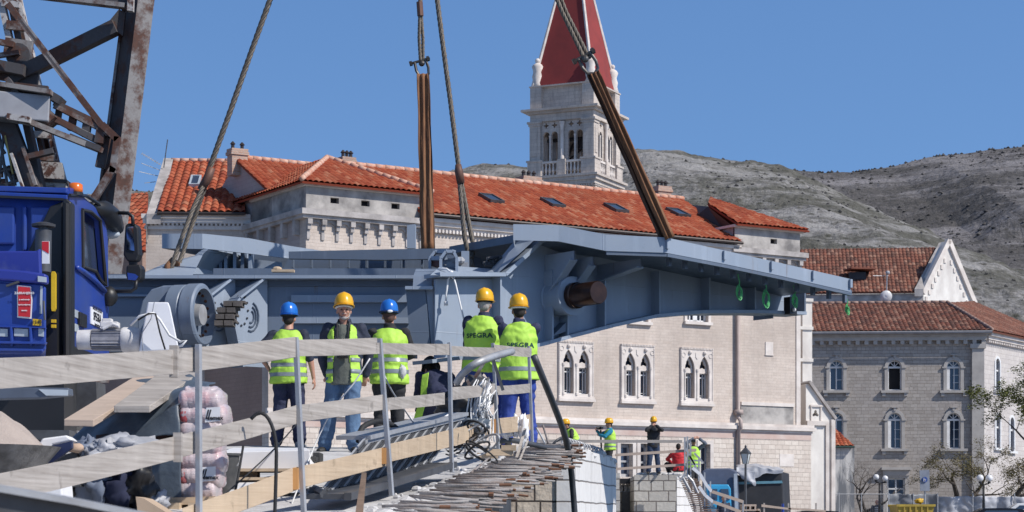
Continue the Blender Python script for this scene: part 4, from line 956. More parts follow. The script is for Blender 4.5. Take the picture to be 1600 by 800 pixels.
# the sloping curb face of the deck behind the flange
mb = MB(); a = gp(675, 424, .2); b = gp(760, 423, .2); c = gp(808, 378, .2)
mb.add([v(672, 430, -.2), v(775, 430, -.2), v(768, 420, .35), v(690, 414, .35), v(834, 376, -.2), v(808, 371, .35)], [(0, 1, 2, 3), (1, 4, 5, 2)])
mb.build('deck_curb', M_steel, br)
# deck edge fascia at the end of the brackets
fa = [(873, 352, 377), (947, 366.5, 392), (1041, 371, 395), (1130, 391, 412), (1220, 411, 431), (1329, 436, 456)]
mb = MB()
for (a, b) in zip(fa, fa[1:]):
    pts = [GB.v(a[0], a[2], fd(a[0])), GB.v(b[0], b[2], fd(b[0])), GB.v(b[0], b[1], fd(b[0])), GB.v(a[0], a[1], fd(a[0]))]
    mb.add(pts + [q + Vector((0, .025, 0)) for q in pts], [(0, 1, 2, 3), (7, 6, 5, 4), (0, 3, 7, 4), (1, 2, 6, 5), (0, 1, 5, 4), (3, 2, 6, 7)])
mb.build('fascia', M_steel, br)
uf = GB.u(873, FD); z1 = gp(873, 352, FD)[1]; z0 = gp(873, 377, FD)[1]
# return of the fascia towards the tail, facing the camera
mb = MB(); e = Vector((uf, FD, 0)); inv = wmat(br).inverted()
p_l = inv @ P(802, 353, (GB.Y(uf, FD) - .1)); p_l2 = inv @ P(802, 377, GB.Y(uf, FD) - .1)
mb.add([(p_l.x, p_l.y, z0), (uf, FD, z0), (uf, FD, z1), (p_l.x, p_l.y, z1), (p_l.x + .5, p_l.y + .6, z0), (p_l.x + .5, p_l.y + .6, z1)], [(0, 1, 2, 3), (0, 3, 5, 4)]); mb.build('end_fascia', M_steel, br)
# fascia joint plates and lower lip
mb = MB()
for px in (1041, 1130, 1204, 1269, 1327):
    t_ = interp([(a[0], a[1]) for a in fa], px); b_ = interp([(a[0], a[2]) for a in fa], px); uu_ = GB.u(px, fd(px)); 
    mb.box(uu_ - .012, uu_ + .03, fd(px) - .035, fd(px), gp(px, b_ - 6, fd(px))[1], gp(px, t_ + 1, fd(px))[1])
mb.build('fascia_joint', M_steel, br)
mb = MB()
for (a, b) in zip(fa[1:], fa[2:]):
    p, q = GB.v(a[0], a[2] + 2, fd(a[0]) + .03), GB.v(b[0], b[2] + 2, fd(b[0]) + .03); mb.beam(p, q, .07, .05)
mb.build('deck_lip', M_steel_dark, br)
# deck plate: from the fascia inwards over both girders
def WD_(x): return interp([(873, 1.7), (1041, 1.7), (1130, 1.0), (1220, .45), (1329, .05)], x)
deck = [(873, 352), (947, 366.5), (1041, 371), (1130, 391), (1220, 411), (1329, 436)]
mb = MB(); n = len(deck); top = []; bot = []
for (x, y) in deck:
    f_ = fd(x); p = GB.v(x, y, f_); top += [(p.x, f_ + .027, p.z - .02), (p.x, WD_(x), p.z - .02)]; bot += [(p.x, f_ + .027, p.z - .12), (p.x, WD_(x), p.z - .12)]
mb.add(top + bot, [(2*i, 2*i+2, 2*i+3, 2*i+1) for i in range(n - 1)] + [(2*n+2*i, 2*n+2*i+1, 2*n+2*i+3, 2*n+2*i+2) for i in range(n - 1)] + [(2*n-2, 4*n-2, 4*n-1, 2*n-1), (0, 1, 2*n+1, 2*n)])
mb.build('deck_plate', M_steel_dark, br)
# brackets carrying the overhang
def topz(px): return interp([(a[0], a[2]) for a in fa], px)
for i, px in enumerate((851, 878, 933)):
    u_ = GB.u(px); zf = gp(px, min(interp([(a[0], a[1]) for a in fa], max(px, 873)) + 20, 500))[1] if False else None
    f_ = fd(px); uq = GB.u(px, f_); pxe = px
    # height of the fascia foot at the same station along the girder
    ztop = interp([(GB.u(a[0], fd(a[0])), GB.v(a[0], a[2], fd(a[0])).z) for a in fa], u_)
    m = MB(); dz = (.42, .42, .06, -.06, -.08, -.10, -.12)[i]
    m.add([(u_, f_ + .03, ztop - .03), (u_, -.01, ztop - .03), (u_, -.01, ztop - dz - .2), (u_, f_ + .03, ztop - .14)], [(0, 1, 2, 3)])
    m.add([(u_ + .02, f_ + .03, ztop - .03), (u_ + .02, -.01, ztop - .03), (u_ + .02, -.01, ztop - dz - .2), (u_ + .02, f_ + .03, ztop - .14)], [(3, 2, 1, 0)])
    m.beam((u_ + .01, f_ + .05, ztop - .14), (u_ + .01, -.02, ztop - dz - .2), .02, .12, ref=(1, 0, 0)); m.build('bracket', M_steel, br)
# small drop bolts under the deck edge
mb = MB()
for px in range(1045, 1325, 25):
    p = GB.v(px, topz(px) + 4, fd(px) + .25); mb.beam(p, p - Vector((0, 0, .13)), .05, .05)
mb.build('edge_cleats', M_steel_dark, br)
# stiffeners on the web
def low_y(px): return interp(low, px)
for px, yt in ((770, 434), (851, 424), (875, 424), (933, 430), (1018, 425), (1096, 432), (1167, 440)):
    u_ = GB.u(px); zb = gp(px, low_y(px) - 2)[1]; zt = gp(px, yt)[1]
    m = MB(); m.box(u_ - .012, u_ + .012, -.17, 0, zb, zt); m.build('stiffener', M_steel, br)
mb = MB(); p, q = gp(870, 521), gp(875, 521); u_ = GB.u(851); mb.plate([gp(851, 527), gp(873, 519), gp(873, 505), gp(862, 516)], [], -.15, 0); mb.build('gusset', M_steel_dark, br)
# end plate at the tip with lamp box
mb = MB(); u_ = GB.u(1241); mb.box(u_, u_ + .03, -.2, .12, gp(1241, 490)[1], gp(1241, 442)[1]); mb.build('tip_plate', M_steel_dark, br)
mb = MB(); p = v(1235, 478, -.25); mb.cbox(p, .14, .12, .24); mb.build('tip_lamp_housing', M_black, br); mb = MB(); mb.sphere(p + Vector((.0, -.07, -.06)), .03); mb.build('tip_lamp', M_paper, br)
# far girder, its web and flange (seen below the deck at the tail and from other sides)
mb = MB(); far = [(p_[0], p_[1] + (.40 if i_ > 6 else .30 if i_ == 6 else -.02)) for i_, p_ in enumerate(web[2:15])]; mb.plate(far, [], 1.4, 1.43); mb.build('far_girder_web', M_steel_dark, br)
for px in (950, 1040, 1130, 1210):
    u_ = GB.u(px); mb = MB(); zt = interp([(GB.u(a[0], fd(a[0])), GB.v(a[0], a[2], fd(a[0])).z) for a in fa], u_) - .12; mb.box(u_ - .01, u_ + .01, .03, min(1.4, WD_(px) - .1), zt - .16, zt); mb.build('cross_beam', M_steel_dark, br)
# trunnion hub and shaft, pointing along the outward normal
uc, zc = gp(868, 466); mb = MB()
T = Matrix.Translation((uc, 0, zc)) 
mb.lathe([(.255, 0), (.255, -.02), (.235, -.03), (.23, -.30), (.25, -.30), (.25, -.36), (.18, -.36)], 28, T, 'y'); mb.build('trunnion_hub', M_steel, br, smooth=True, autos=35)
FX = Matrix.Translation((GB.u(868), 0, zc))
mb = MB(); mb.lathe([(.16, -.36), (.168, -.37), (.168, -.44), (.150, -.45), (.148, -.84), (.138, -.86), (.02, -.862)], 28, T, 'y'); mb.build('trunnion_shaft', M_bronze, br, smooth=True, autos=35)
# left column box at the tail end of the near girder
mb = MB()
def wp(px, py, D): return P(px, py, D)
def block(mb, pf, D, t, dx=0.0, dz=0.0):
    """solid whose front outline (pixels) stands at distance D, depth t metres"""
    fr_ = [P(x, y, D) for x, y in pf]; bk = [p + Vector((dx, t, dz)) for p in fr_]; n = len(pf)
    mb.add(fr_ + bk, [tuple(range(n)), tuple(range(2*n-1, n-1, -1))] + [(i, (i+1) % n, (i+1) % n + n, i + n) for i in range(n)]); return mb
block(mb, [(634, 452), (664, 452), (672, 540), (641, 540)], 25.3, .5, .15); mb.build('tail_bracket', M_steel_dark, br, 'world')
mb = MB(); block(mb, [(646, 431), (677, 431), (674, 449), (645, 449)], 25.4, .6); block(mb, [(633, 447), (676, 447), (676, 452), (633, 452)], 25.2, .7); block(mb, [(664, 452), (677, 452), (678, 545), (672, 545)], 25.35, .1); block(mb, [(650, 420), (684, 420), (684, 431), (646, 431)], 25.5, .5); mb.build('tail_bracket_cap', M_steel, br, 'world')
# front cross girder: level box between the two main girders
DC = 27.0
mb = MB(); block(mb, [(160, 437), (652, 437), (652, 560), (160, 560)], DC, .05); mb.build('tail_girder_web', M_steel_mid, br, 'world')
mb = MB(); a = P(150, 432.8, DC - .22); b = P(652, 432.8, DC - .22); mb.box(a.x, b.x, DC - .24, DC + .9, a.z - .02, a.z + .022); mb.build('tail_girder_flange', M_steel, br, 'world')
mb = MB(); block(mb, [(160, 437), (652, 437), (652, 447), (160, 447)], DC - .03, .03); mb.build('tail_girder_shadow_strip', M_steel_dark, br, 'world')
for (x0, x1, ya, yb) in ((455, 640, 461, 472), (452, 640, 496, 505), (170, 640, 543, 549), (170, 300, 460, 463)):
    mb = MB(); block(mb, [(x0, ya), (x1, ya), (x1, yb), (x0, yb)], DC - .07, .07); mb.build('rib', M_steel, br, 'world')
mb = MB(); a = P(335, 423, DC + .5); b = P(660, 421, DC + .5); mb.box(a.x, b.x, DC + .4, DC + .9, a.z - .07, a.z + .02); mb.build('tail_deck_angle', M_steel_dark, br, 'world')
mb = MB(); a = P(160, 440, DC + .9); b = P(790, 440, DC + .9); mb.box(a.x, b.x, DC + .88, DC + .95, P(0, 548, DC + .9).z, a.z + .1); mb.build('tail_back_web', M_steel_dark, br, 'world')
# underside plate
# ribs of the tail: two curved bearing plates
# seen obliquely: turn the plates so their face shows
def plate_oblique(dx):
    m = MB(); o0 = P(366 + dx, 433, DC - .05); fx = Vector((-.78, -.62, 0))
    prof = [(0, 433.5), (.05, 433.5), (.46, 470), (.56, 484), (.56, 505), (.50, 535), (.42, 575), (0, 575)]
    A_ = [Vector((o0.x, o0.y, (H - y) / F * DC)) + fx * s for s, y in prof]; n_ = Vector((.62, -.78, 0)) * .03; B_ = [p + n_ for p in A_]; k = len(A_)
    m.add(A_ + B_, [tuple(range(k)), tuple(range(2*k-1, k-1, -1))] + [(i, (i+1) % k, (i+1) % k + k, i + k) for i in range(k)])
    o = m.build('bearing_plate', M_steel, br, 'world')
    m = MB()
    for i in range(1, 6):
        a, b = A_[i], A_[i+1]; m.beam(a, b + (b - a) * .04, .03, .26, ref=(.62, -.78, 0))
    m.build('edge_flange', M_steel, o, 'world')
    m = MB()
    for r in (.05, .085, .12):
        m.tube([A_[0] + fx * (.26 + r * math.cos(t_)) + Vector((0, 0, (433 - 497) / F * DC + r * 1.6 * math.sin(t_))) + n_ * 1.3 for t_ in [math.pi * .6 + math.pi * j / 8 for j in range(9)]], .012, 5)
    m.build('groove_ring', M_steel_dark, o, 'world')
    m = MB()
    for j in range(12):
        t_ = 6.283 * j / 12; m.sphere(A_[0] + fx * (.40 + .0 + .10 * math.cos(t_)) + Vector((0, 0, (433 - 488) / F * DC + .2 * math.sin(t_))) + n_ * 1.2, .016, 6, 4)
    m.build('bolt_circle', M_darksteel, o, 'world'); return o
plate_oblique(0); plate_oblique(50)
# spring-like rubber block stack between the plates
mb = MB()
for i in range(4):
    for j in range(2):
        c = P(350 + j * 15 + i * -2 + (8 if i == 0 else 0), 476 + i * 10, 26.1); mb.cbox(c, .11, .28, .065); mb.cbox(c + Vector((.02, .05, .03)), .13, .2, .03)
mb.build('buffer_stack', mat('grey_rubber_blocks', (.085, .075, .07), .8, c2=(.15, .13, .12), scale=8), br, 'world')
# big housing and drum at the left of the tail
mb = MB(); c = P(276, 493, 25.9)
ax_ = Vector((.965, -.26, 0)).normalized(); Md = Matrix.Translation(c) @ ax_.to_track_quat('Z', 'Y').to_matrix().to_4x4()
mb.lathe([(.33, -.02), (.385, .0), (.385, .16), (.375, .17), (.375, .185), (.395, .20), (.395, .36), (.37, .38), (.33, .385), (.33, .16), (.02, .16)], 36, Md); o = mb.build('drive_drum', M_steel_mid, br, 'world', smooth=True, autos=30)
mb = MB()
for j in range(16):
    t_ = 6.283 * j / 16; mb.sphere(Md @ Vector((.27 * math.cos(t_), .27 * math.sin(t_), .31)), .022, 6, 4)
mb.build('drum_bolt_ring', M_bronze, o, 'world')
mb = MB(); mb.lathe([(.02, .17), (.325, .17), (.325, .19), (.02, .19)], 24, Md); mb.build('dark_inner_disc', M_black, o, 'world'); mb = MB(); mb.lathe([(.02, .20), (.15, .20), (.13, .36), (.02, .37)], 20, Md); mb.build('inner_hub', M_galv, o, 'world', smooth=True, autos=40)
mb = MB()
def pq(px, py, D=26.3): return P(px, py, D)
out = [(215, 560), (215, 500), (222, 470), (236, 452), (255, 446), (276, 445.5), (296, 457), (300, 560)]
block(mb, out, 25.75, .5, .12)
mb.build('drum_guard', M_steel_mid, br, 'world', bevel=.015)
mb = MB(); block(mb, [(296, 446), (318, 446), (318, 449), (296, 449)], 26.4, .4); block(mb, [(305, 449), (308, 449), (308, 475), (305, 475)], 26.4, .3); mb.build('drum_arm', M_steel, br, 'world')
# left far deck corner
DL = 29.5
mb = MB(); block(mb, [(253, 365), (316, 365), (316, 389), (253, 388)], DL, 2.0, 1.0); mb.build('far_end_fascia', M_steel, br, 'world')
FLf = Fr(316, DL, 33)
fa2 = [(316, 365, 388), (388, 372, 396), (452, 384, 404), (504, 392, 398)]
mb = MB()
for a, b in zip(fa2, fa2[1:]):
    pts = [FLf.v(a[0], a[2]), FLf.v(b[0], b[2]), FLf.v(b[0], b[1]), FLf.v(a[0], a[1])]
    mb.add([FLf.w(p.x, 0, p.z) for p in pts] + [FLf.w(p.x, .03, p.z) for p in pts], [(0, 1, 2, 3), (7, 6, 5, 4), (0, 3, 7, 4), (1, 2, 6, 5), (3, 2, 6, 7), (0, 1, 5, 4)])
mb.build('far_fascia', M_steel, br, 'world')
mb = MB(); block(mb, [(316, 389), (326, 389), (296, 416), (296, 430), (284, 430), (284, 418)], DL + .02, .8, .4); mb.build('far_ramp_flange', M_steel, br, 'world')
mb = MB(); block(mb, [(305, 402), (345, 399), (440, 410), (440, 432), (270, 432)], DL + .9, .05); mb.build('far_side_web', M_steel, br, 'world')
for x in (342, 350, 364, 376, 388):
    mb = MB(); block(mb, [(x, 388 + (x - 342) * .1), (x + 5, 388 + (x - 342) * .1), (x + 5, 425), (x, 425)], DL + .5, .35); mb.build('far_stiffener', M_steel if x in (350, 364, 388) else M_steel_dark, br, 'world')
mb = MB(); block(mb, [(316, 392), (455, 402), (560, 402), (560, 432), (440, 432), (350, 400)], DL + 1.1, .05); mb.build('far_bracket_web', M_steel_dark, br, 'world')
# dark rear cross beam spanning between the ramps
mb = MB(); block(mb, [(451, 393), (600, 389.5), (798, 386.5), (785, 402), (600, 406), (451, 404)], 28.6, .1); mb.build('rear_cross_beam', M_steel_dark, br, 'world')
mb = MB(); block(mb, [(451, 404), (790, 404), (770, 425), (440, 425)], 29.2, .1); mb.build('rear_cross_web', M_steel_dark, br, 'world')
for i in range(9): 
    x = 455 + i * 29; mb = MB(); block(mb, [(x, 404), (x + 3, 404), (x + 3, 418), (x, 418)], 28.9, .2); mb.build('rear_cleat', M_steel_dark, br, 'world')
mb = MB(); block(mb, [(636, 352), (649, 350), (649, 388), (636, 388)], 29.8, .25); mb.build('upright_post', M_steel, br, 'world')
mb = MB(); block(mb, [(788, 370), (803, 368), (803, 380), (788, 380)], 26.6, .3); mb.build('ramp_lug', M_steel_dark, br, 'world')
# slanted tail plate at far left
mb = MB(); mb.add([P(210, 432, 27.6), P(300, 432, 27.6), P(318, 396, 29.3), P(262, 410, 29.3)], [(0, 1, 2, 3)]); mb.build('tail_sloping_plate', M_steel, br, 'world')
# loose green cords with rings hanging under the edge
for i, (px, y0, y1, r) in enumerate(((1153, 428, 455, .055), (1195, 436, 465, .07), (1240, 446, 468, .05), (1322, 462, 482, .035))):
    m = MB(); D = GB.Y(GB.u(px, fd(px) + .3), fd(px) + .3); a = P(px, y0, D); b = P(px + 1, y1, D)
    m.tube([a, (a + b) / 2 + Vector((.02, 0, 0)), b + Vector((0, 0, r))], .008, 5)
    for k in range(3): m.tube([b + Vector((r * .55 * math.cos(t_) + .01 * k, .02 * math.sin(t_ * 2 + k), r * 1.5 * math.sin(t_) - .02 * k)) for t_ in [6.283 * j / 12 for j in range(13)]], .008, 5)
    o = m.build('green_cord', M_greencord); props(o, ['coiled green cord, leftmost under the long deck edge', 'coiled green cord with the largest loop under the deck edge', 'green cord beside the lamp box at the bridge tip', 'short frayed green cord below the far end of the deck edge'][i], 'cord', 'green cords tied under the deck edge')
# winch frame on the tail end
wi = thing('locking_winch', P(692, 426, 26), 'small blue grey locking winch frame standing on the bridge tail', 'winch')
mb = MB()
for dx in (0, 17):
    for t0, t1 in (((672 + dx, 424), (672 + dx, 405)), ((672 + dx, 405), (680 + dx, 394)), ((680 + dx, 394), (692 + dx, 394)), ((692 + dx, 394), (697 + dx, 404)), ((697 + dx, 404), (697 + dx, 426))):
        a = P(*t0, 26 - dx * .02); b = P(*t1, 26 - dx * .02); mb.beam(a, b, .035, .18)
for (x, y) in ((682, 393.5), (672, 404), (692, 393.5)): mb.beam(P(x, y, 26), P(x + 17, y, 25.7), .05, .05)
mb.beam(P(690, 411, 25.9), P(716, 405, 25.7), .05, .05); mb.build('frame', M_steel, wi, 'world')
mb = MB(); a = P(678, 409, 26.05); b = P(692, 409, 26.0); mb.beam(a, b, .13, .16); mb.build('gear_block', mat('rosy_oxide_metal', (.25, .13, .11), .5, .3), wi, 'world')
mb = MB(); mb.tube([P(712, 408, 26.1), P(722, 407, 26.1), P(726, 408, 26.1)], [.055, .05, .02], 10); mb.cbox(P(724, 418, 26.2), .12, .12, .12); mb.build('motor', M_galv, wi, 'world')
mb = MB(); mb.cbox(P(705, 418, 25.8), .12, .1, .14); mb.cbox(P(727, 410, 26.3), .1, .1, .28); mb.build('pin_bracket', M_steel, wi, 'world')
# clutter on the ramp: dark flat rack
rk = MB()
for a, b in (((755, 411), (783, 410)), ((757, 414), (783, 412)), ((762, 404), (783, 401)), ((783, 401), (777, 409)), ((760, 411), (764, 403)), ((770, 410), (772, 403))): rk.tube([P(*a, 26.2), P(*b, 26.3)], .02, 6)
rk.cbox(P(766, 407, 26.3), .1, .1, .08)
props(rk.build('wire_rack', M_darksteel), 'small dark wire rack lying by the ramp of the bridge', 'rack')
pk = MB(); pk.beam(P(755, 386, 28.4), P(792, 387.5, 28.4), .03, .5); props(pk.build('timber_offcut', M_wood), 'thin timber offcut on top of the rear cross beam', 'timber')
pk = MB(); pk.beam(P(425, 423.5, 26.9), P(460, 423.5, 26.9), .03, .12); pk.sphere(P(433, 420, 26.9), .04, 8, 6, (1.6, 1, .8)); props(pk.build('timber_offcut', M_wood_new), 'pale board scrap with a white rag on the left tail flange', 'timber')
# knotted white rope on the winch
rp = MB(); 
rp.tube([P(684, 421, 25.4), P(698, 420, 25.35), P(706, 427, 25.3), P(700, 437, 25.25), P(697, 462, 25.25), P(697, 472, 25.25)], .013, 6); rp.cbox(P(697, 474, 25.25), .05, .04, .05)
rp.tube([P(706, 425, 25.3), P(712, 444, 25.2), P(719, 475, 25.1), P(727, 508, 25.0)], .011, 6)
for k in range(3): rp.sphere(P(705 + k * 1.5, 426 + k * 3, 25.28), .028, 8, 6)
props(rp.build('white_rope', M_whiterope, smooth=True), 'knotted white rope hanging down the near girder behind the workers', 'rope')

# ------------------------------------------------------------ slings, ropes and shackles
def twist_rope(name, pts, r, m, label, group=None, n=None, strands=4, pitch=None, parent=None, cat='rope'):
    """wire rope of helical strands along a polyline"""
    pts = [Vector(p) for p in pts]; mb = MB(); L = sum((b - a).length for a, b in zip(pts, pts[1:])); pitch = pitch or r * 9
    k = int(L / pitch * 7); 
    def at(s):
        for a, b in zip(pts, pts[1:]):
            l = (b - a).length
            if s <= l: return a + (b - a) * (s / l), (b - a).normalized()
            s -= l
        return pts[-1], (pts[-1] - pts[-2]).normalized()
    for j in range(strands):
        path = []
        for i in range(k + 1):
            p, d = at(L * i / k * .9999); x = d.cross(Vector((0, 1, 0))).normalized(); y = d.cross(x).normalized(); t_ = 2 * math.pi * (L * i / k / pitch + j / strands)
            path.append(p + (x * math.cos(t_) + y * math.sin(t_)) * r * .52)
        mb.tube(path, r * .5, 5)
    o = mb.build(name, m, parent, 'world' if parent else 'local', smooth=True)
    if not parent: props(o, label, cat, group)
    return o
s1 = thing('wire_sling', P(268, 428, 28.6), 'steel wire sling on the left tail corner, splitting in two below a brown collar', 'sling', group='lifting slings holding the leaf')
twist_rope('rope', [P(565, -400, 28.6), P(436, -40, 28.6), P(318, 290, 28.6)], .042, M_rope, '', parent=s1)
mb = MB(); mb.tube([P(331, 262, 28.58), P(325, 277, 28.58), P(314, 297, 28.58)], [.05, .062, .058], 10); mb.build('collar', M_bronze if False else mat('brown_collar', (.16, .075, .05), .6, .2, c2=(.09, .05, .04)), s1, 'world', smooth=True)
twist_rope('rope_leg', [P(317, 292, 28.55), P(300, 330, 28.4), P(272, 405, 28.2), P(264, 430, 28.2)], .036, M_rope, '', parent=s1)
twist_rope('rope_leg', [P(320, 292, 28.65), P(304, 340, 28.7), P(284, 400, 28.6), P(272, 430, 28.5)], .036, M_rope, '', parent=s1)
mb = MB(); mb.tube([P(262, 432, 28.2), P(262, 416, 28.2), P(270, 407, 28.3), P(276, 412, 28.35), P(274, 432, 28.4)], .05, 8); mb.build('thimble', M_strap, s1, 'world', smooth=True)
s2 = thing('wire_sling', P(737, 412, 27.2), 'steel wire sling running down to the bridge tail right of the brown strap', 'sling', group='lifting slings holding the leaf')
twist_rope('rope', [P(632, -400, 27.6), P(678, -40, 27.4), P(717, 262, 27.2)], .036, M_rope, '', parent=s2)
mb = MB(); mb.tube([P(716, 257, 27.2), P(717, 268, 27.2), P(720, 286, 27.2)], [.04, .058, .052], 10); mb.build('collar', mat('brown_collar', (.16, .075, .05)), s2, 'world', smooth=True)
twist_rope('rope_leg', [P(718, 286, 27.2), P(726, 372, 27.1), P(733, 402, 27.1), P(739, 402, 27.1)], .034, M_rope, '', parent=s2)
twist_rope('rope_leg', [P(721, 286, 27.25), P(737, 372, 27.2), P(741, 388, 27.2), P(736, 405, 27.1), P(739, 418, 27.1)], .034, M_rope, '', parent=s2)
def shackle(parent, c, w_, h_, ang, m):
    T = Matrix.Translation(c) @ Matrix.Rotation(ang, 4, 'Y'); mb = MB()
    mb.tube([T @ Vector(p) for p in ((-w_ * .5, 0, h_ * .5), (-w_ * .55, 0, 0), (-w_ * .42, 0, -h_ * .35), (0, 0, -h_ * .5), (w_ * .42, 0, -h_ * .35), (w_ * .55, 0, 0), (w_ * .5, 0, h_ * .5))], w_ * .13, 8)
    mb.tube([T @ Vector((-w_ * .95, 0, h_ * .5)), T @ Vector((w_ * .9, 0, h_ * .5))], w_ * .12, 8)
    mb.tube([T @ Vector((-w_ * .98, 0, h_ * .5)), T @ Vector((-w_ * .72, 0, h_ * .5))], w_ * .22, 6); mb.tube([T @ Vector((w_ * .6, 0, h_ * .5)), T @ Vector((w_ * .85, 0, h_ * .5))], w_ * .24, 8)
    mb.build('shackle', m, parent, 'world', smooth=True, autos=40)
M_shk = mat('oily_shackle_steel', (.13, .13, .125), .4, .7, c2=(.07, .05, .04), scale=14)
s3 = thing('strap_sling', P(668, 388, 29), 'brown webbing strap with bow shackle hanging straight down at centre', 'sling', group='lifting slings holding the leaf')
twist_rope('rope_leg', [P(654, -400, 29), P(656, -30, 29), P(656, 20, 29), P(655, 60, 29), P(657, 96, 29)], .026, M_rope, '', parent=s3)
twist_rope('rope_leg', [P(655, -400, 29.05), P(657, -30, 29.05), P(658, 20, 29.05), P(661, 60, 29.05), P(661, 96, 29.05)], .026, M_rope, '', parent=s3)
mb = MB(); mb.tube([P(655.5, 3, 29), P(657, 25, 29)], .045, 8); mb.build('collar', mat('brown_collar', (.16, .075, .05)), s3, 'world')
shackle(s3, P(660, 108, 29), .16, .24, R(-16), M_shk)
mb = MB(); mb.sphere(P(659, 99, 29), .045, 10, 8); mb.build('thimble', M_shk, s3, 'world')
def strap(parent, p0, p1, w0, w1, m, depth=.05, name='strap', n=26, seed=0):
    mb = MB(); p0 = Vector(p0); p1 = Vector(p1); d = (p1 - p0).normalized(); side_ = d.cross(Vector((0, 1, 0))).normalized(); bk = Vector((0, 1, 0)); rn = random.Random(seed); K = 9
    ph = rn.uniform(0, 6); vs = []
    for i in range(n + 1):
        t = i / n; c = p0.lerp(p1, t); w_ = w0 + (w1 - w0) * t; w_ *= 1 + .06 * math.sin(t * 17 + ph)
        for k in range(K):
            s = k / (K - 1) - .5; vs.append(c + side_ * s * w_ - bk * (depth * (.5 + .5 * math.sin(s * 13 + t * 4 + ph)) * .8 + .02))
        for k in range(K - 1, -1, -1):
            s = k / (K - 1) - .5; vs.append(c + side_ * s * w_ * .97 + bk * depth * .6)
    M_ = 2 * K; fs = [(i*M_+j, i*M_+(j+1) % M_, (i+1)*M_+(j+1) % M_, (i+1)*M_+j) for i in range(n) for j in range(M_)] + [tuple(range(M_)), tuple(range((n+1)*M_-1, n*M_-1, -1))]
    mb.add(vs, fs); return mb.build(name, m, parent, 'world', smooth=True)
strap(s3, P(660, 116, 28.95), P(668, 390, 28.7), .15, .19, M_strap, .06, seed=1); strap(s3, P(664, 118, 29.02), P(674, 390, 28.8), .13, .11, M_strap_dark, .05, seed=2)
s4 = thing('strap_sling', P(1048, 372, 28), 'brown webbing strap with heavy shackle slanting from top centre to the right deck edge', 'sling', group='lifting slings holding the leaf')
Dk = GB.Y(GB.u(1046, fd(1046)), fd(1046))
twist_rope('rope_leg', [P(700, -400, Dk), P(855, -40, Dk), P(878, 18, Dk), P(913, 92, Dk)], .03, M_rope, '', parent=s4)
twist_rope('rope_leg', [P(707, -400, Dk), P(862, -40, Dk), P(884, 18, Dk + .05), P(921, 92, Dk + .05)], .03, M_rope, '', parent=s4)
shackle(s4, P(921, 101, Dk), .17, .26, R(-30), M_shk)
mb = MB(); mb.sphere(P(914, 92, Dk - .02), .05, 10, 8); mb.build('thimble', M_shk, s4, 'world')
strap(s4, P(923, 116, Dk + .05), P(1036, 372, Dk + .05), .10, .10, M_strap_dark, .05, seed=3)
strap(s4, P(929, 114, Dk - .02), P(1047, 372, Dk - .04), .11, .13, M_strap, .06, seed=4)

# ------------------------------------------------------------ rusty floating crane at the left
DKR = 33.0
cr = thing('lattice_crane', P(190, 430, DKR), 'rust flaked grey lattice crane rising behind the blue truck', 'crane')
def cp(x, y, dd=0): return P(x, y, DKR + dd)
def cbeam(nm, a, b, wpx, t, m, dd=0, dd2=None, roll=0.0, w2=None, par=None):
    mb = MB(); s = DKR / F; mb.beam(cp(*a, dd), cp(*b, dd if dd2 is None else dd2), wpx * s, t, w1=(w2 or wpx) * s, roll=roll); return mb.build(nm, m, par or cr, 'world')
# main column: lit front flange, web coloured dark for its shaded side, rear flange
mb = MB(); A0, A1 = (229, -30), (187, 432)
def colquad(x0t, x1t, x0b, x1b, d0, d1):
    k2 = -.8; k_ = 1.36; a = cp(x0t + (x0b - x0t) * k2, -400, d0); b = cp(x1t + (x1b - x1t) * k2, -400, d1); c = cp(x1t + (x1b - x1t) * k_, 598, d1); e = cp(x0t + (x0b - x0t) * k_, 598, d0); return [a, b, c, e]
def slabq(mb, q, n):
    n = Vector(n); mb.add(q + [p + n for p in q], [(0, 1, 2, 3), (7, 6, 5, 4), (0, 3, 7, 4), (1, 2, 6, 5), (0, 1, 5, 4), (3, 2, 6, 7)])
slabq(mb, colquad(219, 243, 163, 188, 0, .1), (0.01, .06, 0)); mb.build('column_face', M_crane, cr, 'world')
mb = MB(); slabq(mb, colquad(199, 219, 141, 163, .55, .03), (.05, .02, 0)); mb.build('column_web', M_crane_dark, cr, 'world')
mb = MB(); slabq(mb, colquad(196, 200, 136, 141, .5, .5), (.01, .3, 0)); mb.build('column_rear_flange', M_crane, cr, 'world')
cbeam('top_chord', (60, -6), (196, 10), 7, .2, M_crane, -.1); cbeam('top_chord', (140, -8), (215, 14), 14, .15, M_crane_dark, .3)
cbeam('top_clip', (205, -10), (204, 18), 9, .12, M_crane_pale, -.15)
mb = MB(); q = [cp(168, 36, .2), cp(186, 14, .2), cp(196, 20, .2), cp(192, 56, .2), cp(184, 50, .2)]; mb.add(q + [p + Vector((0, .06, 0)) for p in q], [(0, 1, 2, 3, 4), (9, 8, 7, 6, 5)] + [(i, (i+1) % 5, (i+1) % 5 + 5, i + 5) for i in range(5)]); mb.build('gusset', M_crane_dark, cr, 'world')
cbeam('dark_brace', (20, 122), (182, 42), 21, .25, M_crane_dark, .5, .25)
cbeam('thin_brace', (12, 6), (170, 210), 10, .06, M_crane, -.25); cbeam('thin_brace', (14, 8), (172, 214), 4, .16, M_crane_dark, -.2)
cbeam('knee_link', (160, 195), (184, 218), 11, .1, M_crane, -.25); cbeam('knee_link', (184, 214), (176, 270), 10, .1, M_crane, -.25); cbeam('knee_link', (178, 262), (146, 312), 11, .1, M_crane, -.25)
cbeam('knee_web', (168, 205), (156, 262), 14, .1, M_crane_dark, -.1)
